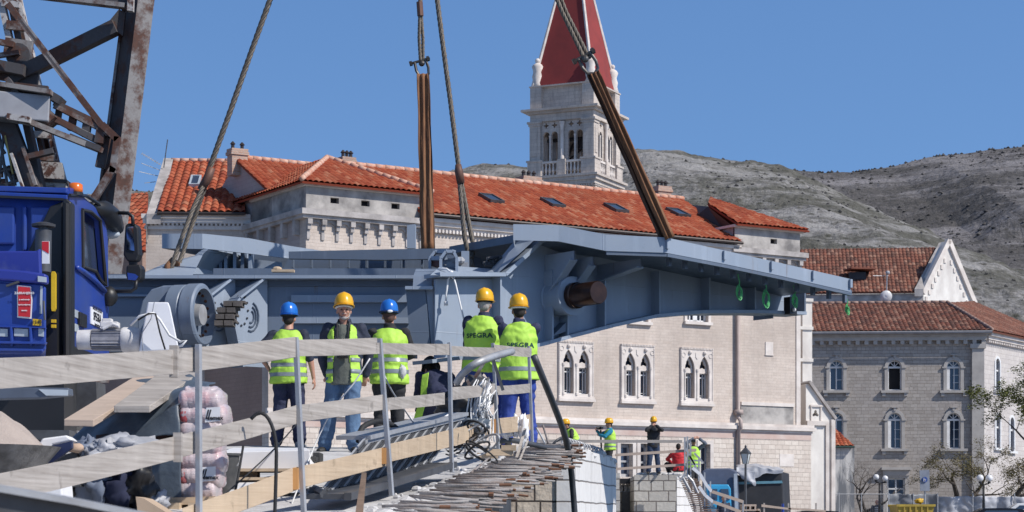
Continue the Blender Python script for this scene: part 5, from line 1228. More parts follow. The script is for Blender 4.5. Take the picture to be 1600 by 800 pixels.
# grey box boom with capped end
mb = MB(); s = DKR / F; mb.beam(cp(-30, 164, -.6), cp(78, 174, -.4), 40 * s, .5); mb.build('box_boom', mat('smooth_grey_box_paint', (.34, .345, .37), .5, c2=(.24, .24, .26), scale=2), cr, 'world', bevel=.02)
cbeam('box_boom_top', (-20, 132), (84, 148), 7, .5, M_crane, -.55); cbeam('boom_end', (80, 150), (97, 160), 12, .4, M_crane_dark, -.4); cbeam('boom_end', (74, 180), (84, 192), 18, .4, M_crane, -.35)
cbeam('cap_rib', (12, 124), (28, 148), 8, .2, M_crane_dark, -.6)
# perforated arm
for a, b, wd, mt in (((84, 165), (168, 207), 7, M_crane), ((84, 160), (168, 200), 8, M_crane_dark), ((78, 182), (160, 224), 9, M_crane_dark), ((80, 180), (160, 220), 4, M_crane)): cbeam('arm_chord', a, b, wd, .2, mt, -.35, -.1)
for k in range(4):
    x = 88 + k * 22; cbeam('arm_batten', (x + 6, 163 + k * 11.0), (x + 1, 194 + k * 10), 8 + k * 2, .14, M_crane_dark, -.2)
cbeam('tie_bar', (14, 184), (50, 190), 9, .3, M_crane_pale, -.65); cbeam('tie_bar', (44, 190), (160, 236), 8, .22, M_crane, -.6, -.2); cbeam('tie_bar', (110, 214), (158, 234), 9, .2, M_crane_dark, -.3)
# leaning ladder boom: two pale chords with rungs
for a, b, wd, mt, dd in (((-2, -20), (66, 300), 9, M_crane_pale, .9), ((12, -20), (80, 300), 8, M_crane_dark, 1.0), ((26, -20), (100, 300), 6, M_crane_pale, .9), ((19, -20), (92, 300), 7, M_crane_dark, 1.2)): cbeam('ladder_chord', a, b, wd, .2, mt, dd)
for k in range(9):
    y = 5 + k * 34; xl = -2 + (y + 20) * 68 / 320; xr = 26 + (y + 20) * 74 / 320; cbeam('ladder_plate', (xl, y), (xr, y + 3), 10 + (k % 3) * 4, .1, M_crane_pale if k % 2 == 0 else M_crane, .8)
cbeam('ladder_plate', (8, 72), (50, 78), 26, .12, M_crane, .75)
mb = MB(); mb.lathe([(.14, -.1), (.2, -.1), (.2, .1), (.14, .1)], 16, Matrix.Translation(cp(30, 88, .55)) @ Matrix.Rotation(R(90), 4, 'X')); mb.build('sheave', M_crane_dark, cr, 'world')
cbeam('rear_plate', (-10, 102), (40, 112), 16, .3, M_crane_dark, .3); cbeam('rear_plate', (-20, 90), (30, 82), 7, .1, M_crane, .4); cbeam('rear_plate', (-20, 62), (22, 70), 9, .1, M_crane, .45)
cbeam('gusset', (0, 112), (60, 122), 26, .1, M_crane_dark, .5); cbeam('gusset', (20, 136), (75, 142), 14, .1, M_crane_dark, .2)
cbeam('cab_post', (10, 188), (52, 300), 26, .3, M_crane_dark, -.2); cbeam('cab_post', (42, 190), (66, 300), 10, .3, M_crane_dark, 0); cbeam('cab_post', (36, 230), (56, 290), 5, .1, M_crane, -.45); cbeam('cab_post', (18, 240), (38, 300), 4, .1, M_crane_pale, -.5)
cbeam('cylinder', (42, 246), (84, 236), 8, .15, M_crane_dark, -.4)
mb = MB(); q = [cp(61, 252, .6), cp(96, 254, .6), cp(103, 281, .6), cp(70, 279, .6)]; mb.add(q + [p + Vector((0, .1, 0)) for p in q], [(0, 1, 2, 3), (7, 6, 5, 4), (0, 1, 5, 4), (1, 2, 6, 5), (2, 3, 7, 6), (3, 0, 4, 7)]); mb.build('counter_plate', M_crane_pale, cr, 'world')
cbeam('base_beam', (60, 283), (108, 286), 5, .4, M_crane_dark, .5); cbeam('base_beam', (70, 290), (105, 291), 8, .3, M_crane_pale, .5)
mb = MB()
for (a, b, c, d) in ((-3, 200, 12, 292), (6, 208, -2, 290), (0, 245, 20, 285), (12, 215, 24, 290), (2, 230, 8, 240), (-4, 268, 30, 262), (0, 292, 48, 274)): mb.tube([cp(a, b, -.3), cp(c, d, -.3)], .028, 6)
mb.build('hose_bundle', M_darksteel, cr, 'world'); cbeam('yellow_hose', (8, 212), (20, 272), 2.5, .03, mat('dull_yellow_hose', (.4, .33, .1), .7), -.35)
mb = MB()
for i in range(14): c = cp(random.uniform(-5, 45), random.uniform(262, 296), random.uniform(-.4, 0)); mb.cbox(c, random.uniform(.05, .16), .1, random.uniform(.04, .12))
mb.build('winch_gear', M_crane, cr, 'world')
# hull so that the crane stands on something
ba_ = MB(); ba_.box(-16, -6, 32, 46, -2.9, .4); o = ba_.build('crane_hull', M_crane_dark, cr, 'world')
# ------------------------------------------------------------ blue truck seen from behind
XS = -4.757         # plane of the cab side
def cs(px, py, dx=0.0):
    Yd = (XS + dx) * F / (px - 800); return Vector((XS + dx, Yd, (H - py) / F * Yd))
tk = thing('tipper_truck', (-6, 21, -1.2), 'royal blue tipper truck seen from behind with its cab facing away', 'truck')
DK = 22.0
def zk(py, D=DK): return (H - py) / F * D
mb = MB()
# cab shell: back wall, roof with rounded front, side wall with a window hole
X0 = XS - 2.4
prof = [(22.0, zk(560)), (22.0, zk(306)), (22.05, zk(292)), (22.25, zk(289)), (23.3, zk(290) - .02), (23.75, zk(296)), (24.0, zk(312)), (24.1, zk(330)), (24.15, zk(440)), (24.2, zk(560))]
My = Matrix(((0, 1, 0, 0), (1, 0, 0, 0), (0, 0, 1, 0), (0, 0, 0, 1)))     # plate x -> world y, plate y -> world x
win = [cs(127, 328), cs(140, 331), cs(155, 344), cs(160, 400), cs(164, 446), cs(157, 440), cs(148, 424), cs(128, 417)]
mb.plate(prof, [[(p.y, p.z) for p in win]], XS - .06, XS, My); mb.plate(prof, [], X0, X0 + .06, My)
for a, b in zip(prof, prof[1:]): mb.add([(XS - .03, a[0], a[1]), (XS - .03, b[0], b[1]), (X0 + .03, b[0], b[1]), (X0 + .03, a[0], a[1])], [(0, 1, 2, 3)])
mb.build('cab', M_blue, tk, 'world', smooth=True, autos=35, weld=True)
mb = MB(); mb.box(XS - .1, XS - .07, cs(125, 0).y, cs(166, 0).y, zk(450), zk(322)); mb.build('side_window', M_glass, tk, 'world')
mb = MB(); fr_ = [p + Vector((.012, 0, 0)) for p in win]; mb.tube(fr_ + [fr_[0]], .022, 6); mb.build('window_rubber', M_rubber, tk, 'world')
# roof lip, raised panels and rain gutter on the back wall
mb = MB(); a = P(-30, 303, 21.95); b = P(106, 309, 21.95); mb.beam(a, b, .05, .08); mb.beam(P(-30, 295, 21.98), P(106, 299, 21.98), .06, .12); mb.build('roof_lip', M_blue, tk, 'world', bevel=.01)
mb = MB(); mb.beam(P(-30, 306, 21.9), P(100, 312, 21.9), .025, .05); mb.build('shadow_gap', M_black, tk, 'world')
for (x0, x1, y0, y1) in ((-30, 23, 323, 382), (35, 42, 322, 392), (48, 86, 323, 390)):
    m = MB(); a = P(x0, y1, 21.97); b = P(x1, y0, 21.97); m.box(a.x, b.x, 21.95, 22.0, a.z, b.z); m.build('back_panel', M_blue, tk, 'world', bevel=.02)
mb = MB(); a = cs(111, 300, .02); mb.tube([cs(109, 305, .02), cs(135, 306, .02), cs(152, 317, .02), cs(162, 329, .02)], .02, 6); mb.build('roof_seam', M_black, tk, 'world')
# black snorkel column and a flat black panel beside the cab corner
mb = MB(); block(mb, [(98, 312), (104, 310), (111, 316), (111, 560), (98, 560)], 21.75, .2); block(mb, [(78, 322), (98, 314), (98, 560), (60, 560), (44, 392)], 21.9, .08); mb.build('snorkel_and_black_panel', M_black, tk, 'world', bevel=.015)
mb = MB(); mb.tube([P(104, 318, 21.7), P(104, 555, 21.7)], .03, 8); mb.build('snorkel_pipe', M_rubber, tk, 'world')
mb = MB(); c = P(68, 350, 21.2); mb.lathe([(.03, -.03), (.12, -.03), (.125, -.005), (.06, .015), (.02, .02)], 20, Matrix.Translation(c)); mb.tube([P(68, 352, 21.2), P(68, 362, 21.2)], .05, 10); mb.tube([P(68, 360, 21.2), P(67, 425, 21.2)], .085, 16); mb.build('exhaust_stack', M_darksteel, tk, 'world', smooth=True, autos=40)
mb = MB(); a = P(66, 377, 21.05); b = P(77, 412, 21.05); q0, q1 = a.x, b.x; zt_, zb_ = a.z, b.z
mb.box(q0, q1, 21.04, 21.06, zb_, zt_); o = mb.build('warning_panel', M_paper, tk, 'world')
m = MB(); yq = 21.036; zm = zb_ + (zt_ - zb_) * .62; m.add([(q0, yq, zt_ - .004), (q1, yq, zt_ - .004), (q1, yq, zb_ + .1), (q0, yq, zm)], [(0, 3, 2, 1)]); m.build('red_stripe', M_red, o, 'world')
mb = MB(); block(mb, [(72, 425), (89, 425), (89, 560), (72, 560)], 21.6, .1); mb.build('column_black', M_black, tk, 'world')
mb = MB(); block(mb, [(81, 424), (85, 424), (87, 428), (87, 482), (85, 486), (81, 486), (80, 482), (80, 428)], 21.55, .04); o = mb.build('yellow_label', M_yellow, tk, 'world')
put_text('SVJETLO', .062, o, Matrix.Translation(P(83.5, 455, 21.54)) @ Matrix.Rotation(R(90), 4, 'Y'), M_ink)
for k in range(2):
    mb = MB(); block(mb, [(80, 499 + k * 8), (87, 499 + k * 8), (87, 504 + k * 8), (80, 504 + k * 8)], 21.55, .03); mb.build('yellow_tag', M_yellow, tk, 'world')
# lower cab side step, handle, lettering, notice
mb = MB(); p = [cs(120, 418, .02), cs(130, 424, .02), cs(150, 440, .03), cs(164, 455, .02)]; mb.tube(p, .03, 6); mb.build('door_crease', M_blue, tk, 'world', smooth=True)
mb = MB(); a, b = cs(125, 487, .03), cs(135, 513, .03); mb.box(XS, XS + .04, a.y, b.y, b.z, a.z); mb.build('door_handle_recess', M_black, tk, 'world', bevel=.01)
mb = MB(); a, b = cs(113, 488, .01), cs(123, 532, .01)
for k in range(2): mb.box(XS, XS + .01, cs(114, 0).y, cs(122, 0).y, zk(496 + 22 * k, 22.3), zk(484 + 22 * k, 22.3))
mb.build('side_reflector', M_reflect, tk, 'world')
Mcs = Matrix.Translation(cs(138, 464, .012)) @ Matrix.Rotation(R(90), 4, 'Z')
put_text('TGA 480', .085, tk, Matrix.Translation(wmat(tk).inverted().to_translation()) @ Mcs, M_galv, 'model_lettering') if False else None
mb = MB(); a, b = cs(141, 479, 0), cs(159, 514, 0); mb.box(XS, XS + .012, a.y, b.y, b.z, a.z); o = mb.build('notice_sign', M_paper, tk, 'world')
ci = (a + b) / 2; inv = wmat(tk).inverted()
for (tx, sz, dz) in (('RADOVE IZVODI', .115, .095), ('SPEGRA', .21, .0), ('inzenjering', .115, -.085)):
    put_text(tx, sz * .62, o, inv @ Matrix.Translation((XS + .015, ci.y, ci.z + dz)) @ Matrix.Rotation(R(90), 4, 'Z'), M_ink, sx=.95, bold=.003 if sz > .2 else 0)
mb = MB(); mb.box(XS - .3, XS + .03, 21.95, 24.1, zk(560), zk(538)); mb.build('side_skirt', M_black, tk, 'world', bevel=.02)
# visor, beacon, mirrors
mb = MB(); a = cs(140, 326, .0); pts = [cs(141, 322, .02), cs(160, 330, .05), cs(171, 340, .1), cs(180, 356, .16)]
mb.tube([Vector((XS - .05, 23.4, zk(322, 23.4))), Vector((XS + .02, 23.8, zk(328, 23.8))), Vector((XS + .0, 24.3, zk(340, 24.3))), Vector((XS + .02, 24.6, zk(357, 24.6)))], [.05, .11, .13, .08], 10); mb.build('sun_visor', M_black, tk, 'world', smooth=True)
mb = MB(); mb.sphere(P(173, 366, 24.5), .07, 10, 8, (1.6, .8, .8)); mb.build('marker_lamp', M_reflect, tk, 'world', smooth=True)
mb = MB(); c = P(118, 296, 22.3); mb.lathe([(.075, -.04), (.08, .0), (.078, .05), (.05, .068), (.01, .07)], 18, Matrix.Translation(c)); mb.build('beacon', M_amber, tk, 'world', smooth=True)
mb = MB(); mb.lathe([(.085, -.07), (.085, -.035)], 16, Matrix.Translation(c)); mb.build('beacon_base', M_black, tk, 'world')
mb = MB(); mb.tube([P(170, 332, 24.2), P(200, 333, 24.0), P(207, 338, 24.0), P(208, 352, 24.0)], .022, 8); mb.tube([P(168, 455, 24.0), P(205, 455, 24.0), P(212, 450, 24.0), P(213, 438, 24.0)], .022, 8); mb.build('mirror_arm', M_black, tk, 'world', smooth=True)
mb = MB(); block(mb, [(195, 352), (200, 348), (212, 350), (216, 356), (218, 398), (214, 408), (198, 408), (192, 398)], 24.0, .12, .02); mb.build('mirror', M_black, tk, 'world', bevel=.02)
mb = MB(); block(mb, [(197, 355), (208, 354), (210, 392), (199, 390)], 23.985, .01); mb.build('mirror_glass', mat('mirror_face', (.5, .58, .65), .06, 1.0), tk, 'world')
mb = MB(); block(mb, [(197, 414), (219, 413), (222, 420), (221, 436), (214, 440), (199, 438), (196, 430)], 24.0, .14, .02); mb.build('wide_mirror', M_black, tk, 'world', bevel=.02)
mb = MB(); block(mb, [(199, 426), (211, 428), (216, 432), (212, 438), (200, 437)], 23.985, .01); mb.build('wide_mirror_shell', M_blue, tk, 'world')
mb = MB(); block(mb, [(200, 405), (214, 405), (213, 415), (202, 415)], 24.03, .06); mb.build('mirror_bracket', M_black, tk, 'world')
mb = MB(); mb.sphere(P(170, 463, 24.0), .12, 10, 8, (.9, .9, 1)); mb.build('side_lamp', M_black, tk, 'world', smooth=True)
# tipper body
DB = 19.6
mb = MB(); block(mb, [(-60, 438), (66, 443), (72, 450), (72, 545), (66, 553), (-60, 553)], DB, 1.9, -.44); mb.build('tipper_body', M_blue, tk, 'world', bevel=.02)
mb = MB(); block(mb, [(-60, 392), (56, 392), (62, 388), (64, 442), (-60, 436)], DB + .25, .08); mb.build('headboard', M_blue_dusty, tk, 'world', bevel=.015)
mb = MB(); block(mb, [(-60, 415), (40, 423), (72, 428), (73, 443), (40, 441), (-60, 433)], DB - .06, .12); mb.build('body_rail', M_blue_dusty, tk, 'world', bevel=.02)
mb = MB(); block(mb, [(59, 431), (72, 433), (72, 441), (59, 440)], DB - .08, .02); block(mb, [(63, 447), (66, 447), (65, 490), (62, 490)], DB - .02, .02)
mb.build('reflector_strip', M_reflect, tk, 'world')
for x in (-10, 22, 60): mb = MB(); block(mb, [(x, 513), (x + (22 if x < 50 else 8), 514), (x + (22 if x < 50 else 8), 526), (x, 525)], DB - .02, .02); mb.build('rear_reflector', M_reflect, tk, 'world')
mb = MB(); block(mb, [(-60, 507), (70, 511), (72, 513), (-60, 510)], DB - .05, .05); block(mb, [(-60, 532), (72, 534), (70, 538), (-60, 536)], DB - .07, .07); block(mb, [(-60, 543), (66, 545), (66, 549), (-60, 548)], DB - .05, .05)
for x in (15, 45): block(mb, [(x, 511), (x + 4, 511), (x + 5, 540), (x + 1, 540)], DB - .05, .05)
mb.build('body_rib', M_blue, tk, 'world', bevel=.01)
mb = MB(); block(mb, [(26.5, 445.5), (48, 447.5), (50, 470), (48.5, 498), (27, 496)], DB - .03, .02); o = mb.build('warning_sign', M_paper, tk, 'world')
m = MB(); block(m, [(28, 447.5), (47, 449.3), (48.4, 470), (47, 495.5), (28.6, 494)], DB - .036, .004); m.build('red_field', M_red, o, 'world')
for (tx, sz, py) in (('ZABRANJENO', .030, 458), ('je zadrzavanje', .018, 468), ('ispod podignutog', .0165, 476), ('tereta', .022, 485)):
    put_text(tx, sz, o, inv @ Matrix.Translation(P(38, py, DB - .042)), M_paper, bold=.0006)
mb = MB(); block(mb, [(51, 498), (64, 499), (64, 509), (51, 508)], DB - .03, .02); o = mb.build('yellow_plate', M_yellow, tk, 'world'); put_text('1340', .045, o, inv @ Matrix.Translation(P(57.5, 503.5, DB - .034)), M_ink)
mb = MB()
for (a, b, c, d) in ((10, 447, 30, 440), (68, 470, 70, 500)): mb.tube([P(a, b, DB - .05), P(c, d, DB - .05)], .012, 6)
mb.build('tailgate_hook', M_darksteel, tk, 'world')
# chassis and wheels
mb = MB(); block(mb, [(-60, 604), (107, 606), (108, 617), (60, 622), (-60, 625)], DB - .3, .2); mb.build('underrun_beam', mat('blue_grey_chassis', (.09, .11, .15), .5), tk, 'world', bevel=.01)
mb = MB(); block(mb, [(60, 608), (106, 609), (106, 618), (72, 618)], DB - .32, .015); mb.build('beam_reflector', M_reflect, tk, 'world')
mb = MB(); block(mb, [(-60, 556), (72, 556), (100, 556), (100, 700), (-60, 700)], 20.6, .6); mb.build('chassis', M_black, tk, 'world')
for q_ in (([(40, 672), (108, 672), (108, 688), (40, 685)], 20.0, .3), ([(105, 600), (150, 596), (152, 660), (108, 670)], 21.8, .5)): mb = MB(); block(mb, *q_); mb.build('mudguard', M_darksteel, tk, 'world')
for (x, y) in ((20, 22.9), (20, 20.2)):
    for X_ in (XS - .35, X0 + .1):
        wq = MB(); wq.lathe([(.2, 0), (.46, .0), (.52, .05), (.52, .25), (.46, .3), (.2, .3)], 24, Matrix.Translation((X_, y, -.68)), 'x'); wo2 = wq.build('wheel', M_rubber, tk, 'world', smooth=True, autos=40)
        q = MB(); q.lathe([(.24, .02), (.26, .305), (.1, .31), (.08, .34), (.01, .34)], 16, Matrix.Translation((X_, y, -.68)), 'x'); q.build('rim', M_darksteel, wo2, 'world')
# motor and gear housing
mo = thing('electric_motor', P(170, 548, 21.0), 'dusty electric motor with cooling fins and cement caked ends beside the truck', 'motor')
Mm = Matrix.Translation(P(165, 531, 21.0))
mb = MB(); mb.lathe([(.10, -.13), (.105, .17), (.02, .17)], 20, Mm, 'x')
for k in range(22):
    t_ = 6.283 * k / 22; r = .105; mb.cbox(Mm @ Vector((.02, r * math.cos(t_), r * math.sin(t_))), .30, .035, .008, Matrix.Rotation(t_, 4, 'X') @ Matrix.Rotation(R(90), 4, 'X') if False else Matrix.Rotation(-t_, 4, 'X') @ Matrix.Rotation(R(90), 4, 'X'))
mb.build('finned_body', mat('cement_grey_motor', (.33, .33, .36), .7, c2=(.2, .2, .22), scale=9), mo, 'world')
mb = MB(); mb.lathe([(.02, -.29), (.09, -.29), (.1, -.28), (.105, -.14), (.02, -.14)], 22, Mm, 'x'); mb.build('fan_cover', mat('cement_splashed_white', (.72, .71, .70), .8, c2=(.45, .44, .45), scale=6), mo, 'world', smooth=True, autos=40)
mb = MB(); mb.lathe([(.12, .17), (.13, .19), (.13, .30), (.11, .36), (.05, .38), (.02, .38)], 24, Mm, 'x'); mb.build('end_bell', mat('cement_splashed_white', (.72, .71, .70)), mo, 'world', smooth=True, autos=40)
mb = MB(); mb.cbox(P(172, 508, 21), .18, .15, .06); mb.cbox(P(168, 502, 21), .1, .1, .05); mb.tube([P(160, 514, 20.9), P(176, 506, 20.9), P(186, 510, 20.9)], .02, 6); mb.build('terminal_box', mat('cement_splashed_white', (.72, .71, .70)), mo, 'world', bevel=.01)
gh = thing('gear_housing', P(250, 548, 20.8), 'white tapered gear housing with a white cable draped over it', 'gear housing')
mb = MB(); block(mb, [(231, 472), (263, 472), (266, 480), (280, 547), (217, 549), (222, 520)], 20.8, .3, -.05); mb.build('housing', M_whitebox, gh, 'world', bevel=.012)
mb = MB(); mb.tube([P(241, 472, 20.75), P(236, 498, 20.72), P(222, 520, 20.74), P(223, 548, 20.75)], .006, 5); mb.build('seam', M_galv, gh, 'world')
mb = MB(); mb.tube([P(204, 508, 20.7), P(218, 494, 20.65), P(240, 489, 20.65), P(250, 500, 20.68), P(265, 524, 20.7), P(282, 534, 20.6), P(291, 532, 20.6), P(284, 540, 20.6), P(270, 543, 20.7)], .013, 6); mb.build('cable', M_whiterope, gh, 'world', smooth=True)
mb = MB(); mb.tube([P(216, 500, 20.66), P(232, 490, 20.62), P(243, 490, 20.62), P(250, 520, 20.65), P(258, 546, 20.7)], .009, 6); mb.build('dark_cable', M_rubber, gh, 'world', smooth=True)

# ------------------------------------------------------------ concrete ramp, piers
def zd(D): return .06 + .072 * (D - 13.2)
def xe(D): return -.36 + .088 * (D - 16.4)
rm = thing('concrete_ramp', (0, 20, -1.5), 'dusty concrete approach ramp with rows of reinforcing bars sticking out of its edge', 'ramp')
nx, ny = 70, 130; vs = []; D0, D1 = 7.0, 25.3
for j in range(ny + 1):
    D = D0 + (D1 - D0) * j / ny; e = xe(D) + .03 * noise.noise(Vector((D * 3, 0, 0)))
    for i in range(nx + 1):
        t = i / nx; X = e - 13 * (1 - t) ** 2; n = noise.fractal(Vector((X * 1.6, D * 1.6, 0)), 1, 2, 5) * .012
        ridge_ = .07 * math.exp(-((X - (e - .12)) / .09) ** 2) * (.6 + .8 * noise.noise(Vector((X * 6, D * 5, 1))))
        vs.append((X, D, zd(D) + n + ridge_ - (.05 if i == nx else 0)))
fs = [(j*(nx+1)+i, j*(nx+1)+i+1, (j+1)*(nx+1)+i+1, (j+1)*(nx+1)+i) for j in range(ny) for i in range(nx)]
mb = MB(); mb.add(vs, fs); b0 = len(mb.v)
for j in range(ny + 1): D = D0 + (D1 - D0) * j / ny; mb.v.append((xe(D) - .02, D, zd(D) - .14))
for j in range(ny): a = j*(nx+1)+nx; mb.f.append((a, b0 + j, b0 + j + 1, a + nx + 1))
mb.box(-13, xe(D1) - .03, D1 - .05, D1, zd(D1) - .14, zd(D1) - .02)
mb.build('slab', M_conc, rm, 'world')
DB_ = 20.5; mb = MB(); mb.add([(-13, DB_, zd(DB_) - .1), (xe(DB_) - .3, DB_, zd(DB_) - .1), (xe(7) - .3, 7, zd(7) - .1), (-13, 7, zd(7) - .1), (-13, DB_, -4), (xe(DB_) - .3, DB_, -4), (xe(7) - .3, 7, -4), (-13, 7, -4)], [(0, 1, 2, 3), (1, 5, 6, 2), (0, 4, 5, 1), (2, 6, 7, 3)])
mb.build('ramp_body', M_conc, rm, 'world')
rnd = random.Random(5)
tips = []
bars_mb = MB()
for i in range(165):
    D = 12.6 + (24.9 - 12.6) * (i / 165) + rnd.uniform(-.03, .03); lay = i % 2
    x0 = xe(D) - .04 - rnd.uniform(0, .1); x1 = xe(D) + (.40 + (D - 14) * .02 + rnd.uniform(-.10, .06)) * (1.0 if D < 23 else .8); z = zd(D) + (.045 if lay else -.055) + rnd.uniform(-.015, .015)
    a = Vector((x0, D, z + .012)); b = Vector((x1, D + rnd.uniform(-.10, .07), z - rnd.uniform(-.02, .06)))
    c = a.lerp(b, rnd.uniform(.84, .99)); r = rnd.choice((.008, .010, .013))
    if i % 3: bars_mb.tube([a, a.lerp(b, .5) + Vector((0, 0, rnd.uniform(-.01, .01))), b], r, 5); continue
    m = MB(); m.tube([a, a.lerp(b, .5) + Vector((0, 0, rnd.uniform(-.01, .01))), b], r, 6); o = m.build('reinforcing_bar', M_rebar, rm, 'world', smooth=True)
    m = MB(); m.tube([c, b + (b - a).normalized() * .012], r * 1.25, 6); m.build('rusty_tip', M_rust, o, 'world')
props(bars_mb.build('further_reinforcing_bars', M_rebar, rm, 'world', smooth=True), kind='stuff')
# rough mortar crumbs along the edge
mb = MB()
for i in range(520):
    D = rnd.uniform(12.5, 24.9); X = xe(D) - abs(rnd.gauss(0, .16)) + .06; s = rnd.uniform(.008, .04); mb.sphere((X, D, zd(D) + s * .4), s, 5, 4, (rnd.uniform(.7, 1.6), rnd.uniform(.7, 1.6), .7))
props(mb.build('mortar_crumbs', M_conc), 'pale mortar crumbs and dust strewn along the broken ramp edge', 'rubble', kind='stuff')
mb = MB()
for k in range(3): D = 14.5 + k * 1.9; mb = MB(); mb.box(xe(D) + .02, xe(D) + .08, D - .03, D + .03, -2.5, zd(D) - .12); mb.build('formwork_post', M_darksteel, rm, 'world')
mb = MB()
mb.add([(xe(14), 14, zd(14) - .13), (xe(20.4), 20.4, zd(20.4) - .13), (xe(20.4), 20.4, -2.5), (xe(14), 14, -2.5)], [(0, 1, 2, 3)]); mb.build('formwork_sheet', M_darksteel, rm, 'world')
# near pier
FPn = Fr(897, 25.6, 0); zp = (H - 699) / F * 25.6
pn = FPn.root('stone_pier', 'rock faced stone pier with smooth pale side at the end of the ramp', 'pier')
mb = MB(); mb.box(FPn.u(700), 0, 0, .02, -3, zp - .02); mb.box(-1.2, 0, .02, 4.5, -3, zp - .06); mb.build('front_face', M_pier, pn)
Fn2 = Fr(897, 25.6, 81); T2 = Matrix.Rotation(R(81), 4, 'Z')
L_ = 4.75; mb = MB(); mb.box(0, L_, -.02, .3, -3, zp, T2)
# the drafted margin at the corner
mb.box(-.22, -.001, -.03, .0, -3, zp - .01); mb.build('smooth_side', M_pier_smooth, pn)
mb = MB(); rn = random.Random(2)
for k in range(90):
    t = rn.uniform(0, L_); s = rn.uniform(.03, .11); mb.sphere(T2 @ Vector((t, rn.uniform(.02, .4), zp + rn.uniform(-.05, .02))), s, 6, 4, (1, 1, .6))
mb.build('broken_top', mat('broken_concrete', (.62, .61, .60), .95, c2=(.42, .41, .41), scale=6, bmp=.6), pn)
for k in range(13):
    t = .15 + k * .30 + rn.uniform(-.05, .05); c = T2 @ Vector((t, .12, zp)); r = .055
    m = MB(); m.tube([c + Vector((-r, 0, -.04))] + [c + Vector((-r * math.cos(math.pi * j / 8), 0, .07 + r * math.sin(math.pi * j / 8))) for j in range(9)] + [c + Vector((r, 0, -.02))], .011, 6); m.build('bar_hook', M_galv, pn, smooth=True)
# far pier
FPf = Fr(1057, 64, 0); zf = (H - 742) / F * 64
pf = FPf.root('stone_pier', 'squat block built pier on the far side of the canal under the photographer', 'pier')
xl = FPf.u(991)
M_block = stone_mat('pale_block_stone', (.58, .55, .50), (.48, .45, .41), (.16, .14, .13), .62, .325, .9, .02, (.42, .38, .35), .4, .25, rock=.35)
mb = MB(); mb.box(xl, 0, 0, .1, -3, zf); mb.box(xl, -.05, .1, 4, -3, zf - .04); mb.build('front_face', M_block, pf)
T3 = Matrix.Rotation(R(72), 4, 'Z'); mb = MB(); mb.box(0, 3.2, -.02, .3, -3, zf, T3); mb.build('smooth_side', M_pier_smooth, pf)
mb = MB()
for k in range(70): mb.sphere((rn.uniform(xl * .9, .1), rn.uniform(0, 1), zf + .02), rn.uniform(.03, .12), 6, 4, (1.3, 1, .7))
mb.build('rubble_top', mat('broken_concrete', (.62, .61, .60)), pf)
FW = Fr(975, 66.5, 0)
wl = FW.root('retaining_wall', 'low block wall with dark beam between the two stone piers', 'wall')
mb = MB(); mb.box(FW.u(940), FW.u(1000), 0, .5, -3, (H - 757) / F * 66.5); mb.build('masonry', M_block, wl); mb = MB(); mb.box(FW.u(845), FW.u(956), -5, 1.5, -3, zf); mb.build('platform', M_block, wl)
mb = MB(); mb.box(FW.u(958), FW.u(992), -.3, .2, (H - 756) / F * 66.5, (H - 748) / F * 66.5); mb.build('dark_beam', M_black, wl)
mb = MB()
for k in range(3): mb.tube([(FW.u(968 + k * 6) + .09 * math.cos(t_), -.1, (H - 763) / F * 66.5 + .12 * math.sin(t_)) for t_ in [6.283 * j / 10 for j in range(11)]], .025, 5)
mb.build('iron_ring', M_galv, wl)
mb = MB(); mb.box(FW.u(971), FW.u(989), -.25, 0, -3, (H - 768) / F * 66.5); mb.build('steel_panel', M_darksteel, wl)

# ------------------------------------------------------------ near timber fence
def Df(px): return interp([(-60, 8.4), (0, 9.2), (305, 11.5), (470, 13), (605, 14.5), (705, 17), (775, 20), (828, 23), (900, 27)], px)
fc = thing('timber_railing', P(470, 800, 13), 'temporary railing of grey and pale boards on thin steel posts along the ramp', 'railing')
posts = [((310, 538), (311, 812), 12), ((462, 527), (475, 808), 10.5), ((593, 529), (612, 775), 10), ((702, 535), (706, 738), 8), ((770, 536), (779, 716), 6.5), ((826, 541), (832, 697), 6)]
for (a, b, w_) in posts:
    D = Df((a[0] + b[0]) / 2) ; mb = MB(); s = w_ / F * D
    mb.beam(P(*a, D), P(*b, D), s * .72, s * .72, ref=(.35, 1, 0)); mb.build('post', M_galv, fc, 'world', bevel=.003)
def board(x0, t0, b0, x1, t1, b1, m, off=.04, th=.028, cut=0.0, bow=0.0, end=False):
    mb = MB(); n = 6 if bow else 1; V1 = []; V2 = []
    for i in range(n + 1):
        s = i / n; x = x0 + (x1 - x0) * s; D = Df(x0) + (Df(x1) - Df(x0)) * s + off; bo = bow * math.sin(math.pi * s)
        t_ = P(x, t0 + (t1 - t0) * s + bo, D); b_ = P(x + (cut if i in (0, n) else 0), b0 + (b1 - b0) * s + bo, D); V1 += [t_, b_]; V2 += [t_ + Vector((.005, th, 0)), b_ + Vector((.005, th, 0))]
    k = len(V1); mb.add(V1 + V2, [(2*i, 2*i+2, 2*i+3, 2*i+1) for i in range(n)] + [(k+2*i, k+2*i+1, k+2*i+3, k+2*i+2) for i in range(n)] + [(2*i, k+2*i, k+2*i+2, 2*i+2) for i in range(n)] + [(2*i+1, 2*i+3, k+2*i+3, k+2*i+1) for i in range(n)] + [(0, 1, k+1, k), (k-2, 2*k-2, 2*k-1, k-1)])
    # give the board its own grain direction by building it in board space
    o = mb.build('board', m, fc, 'world', bevel=.002)
    return o
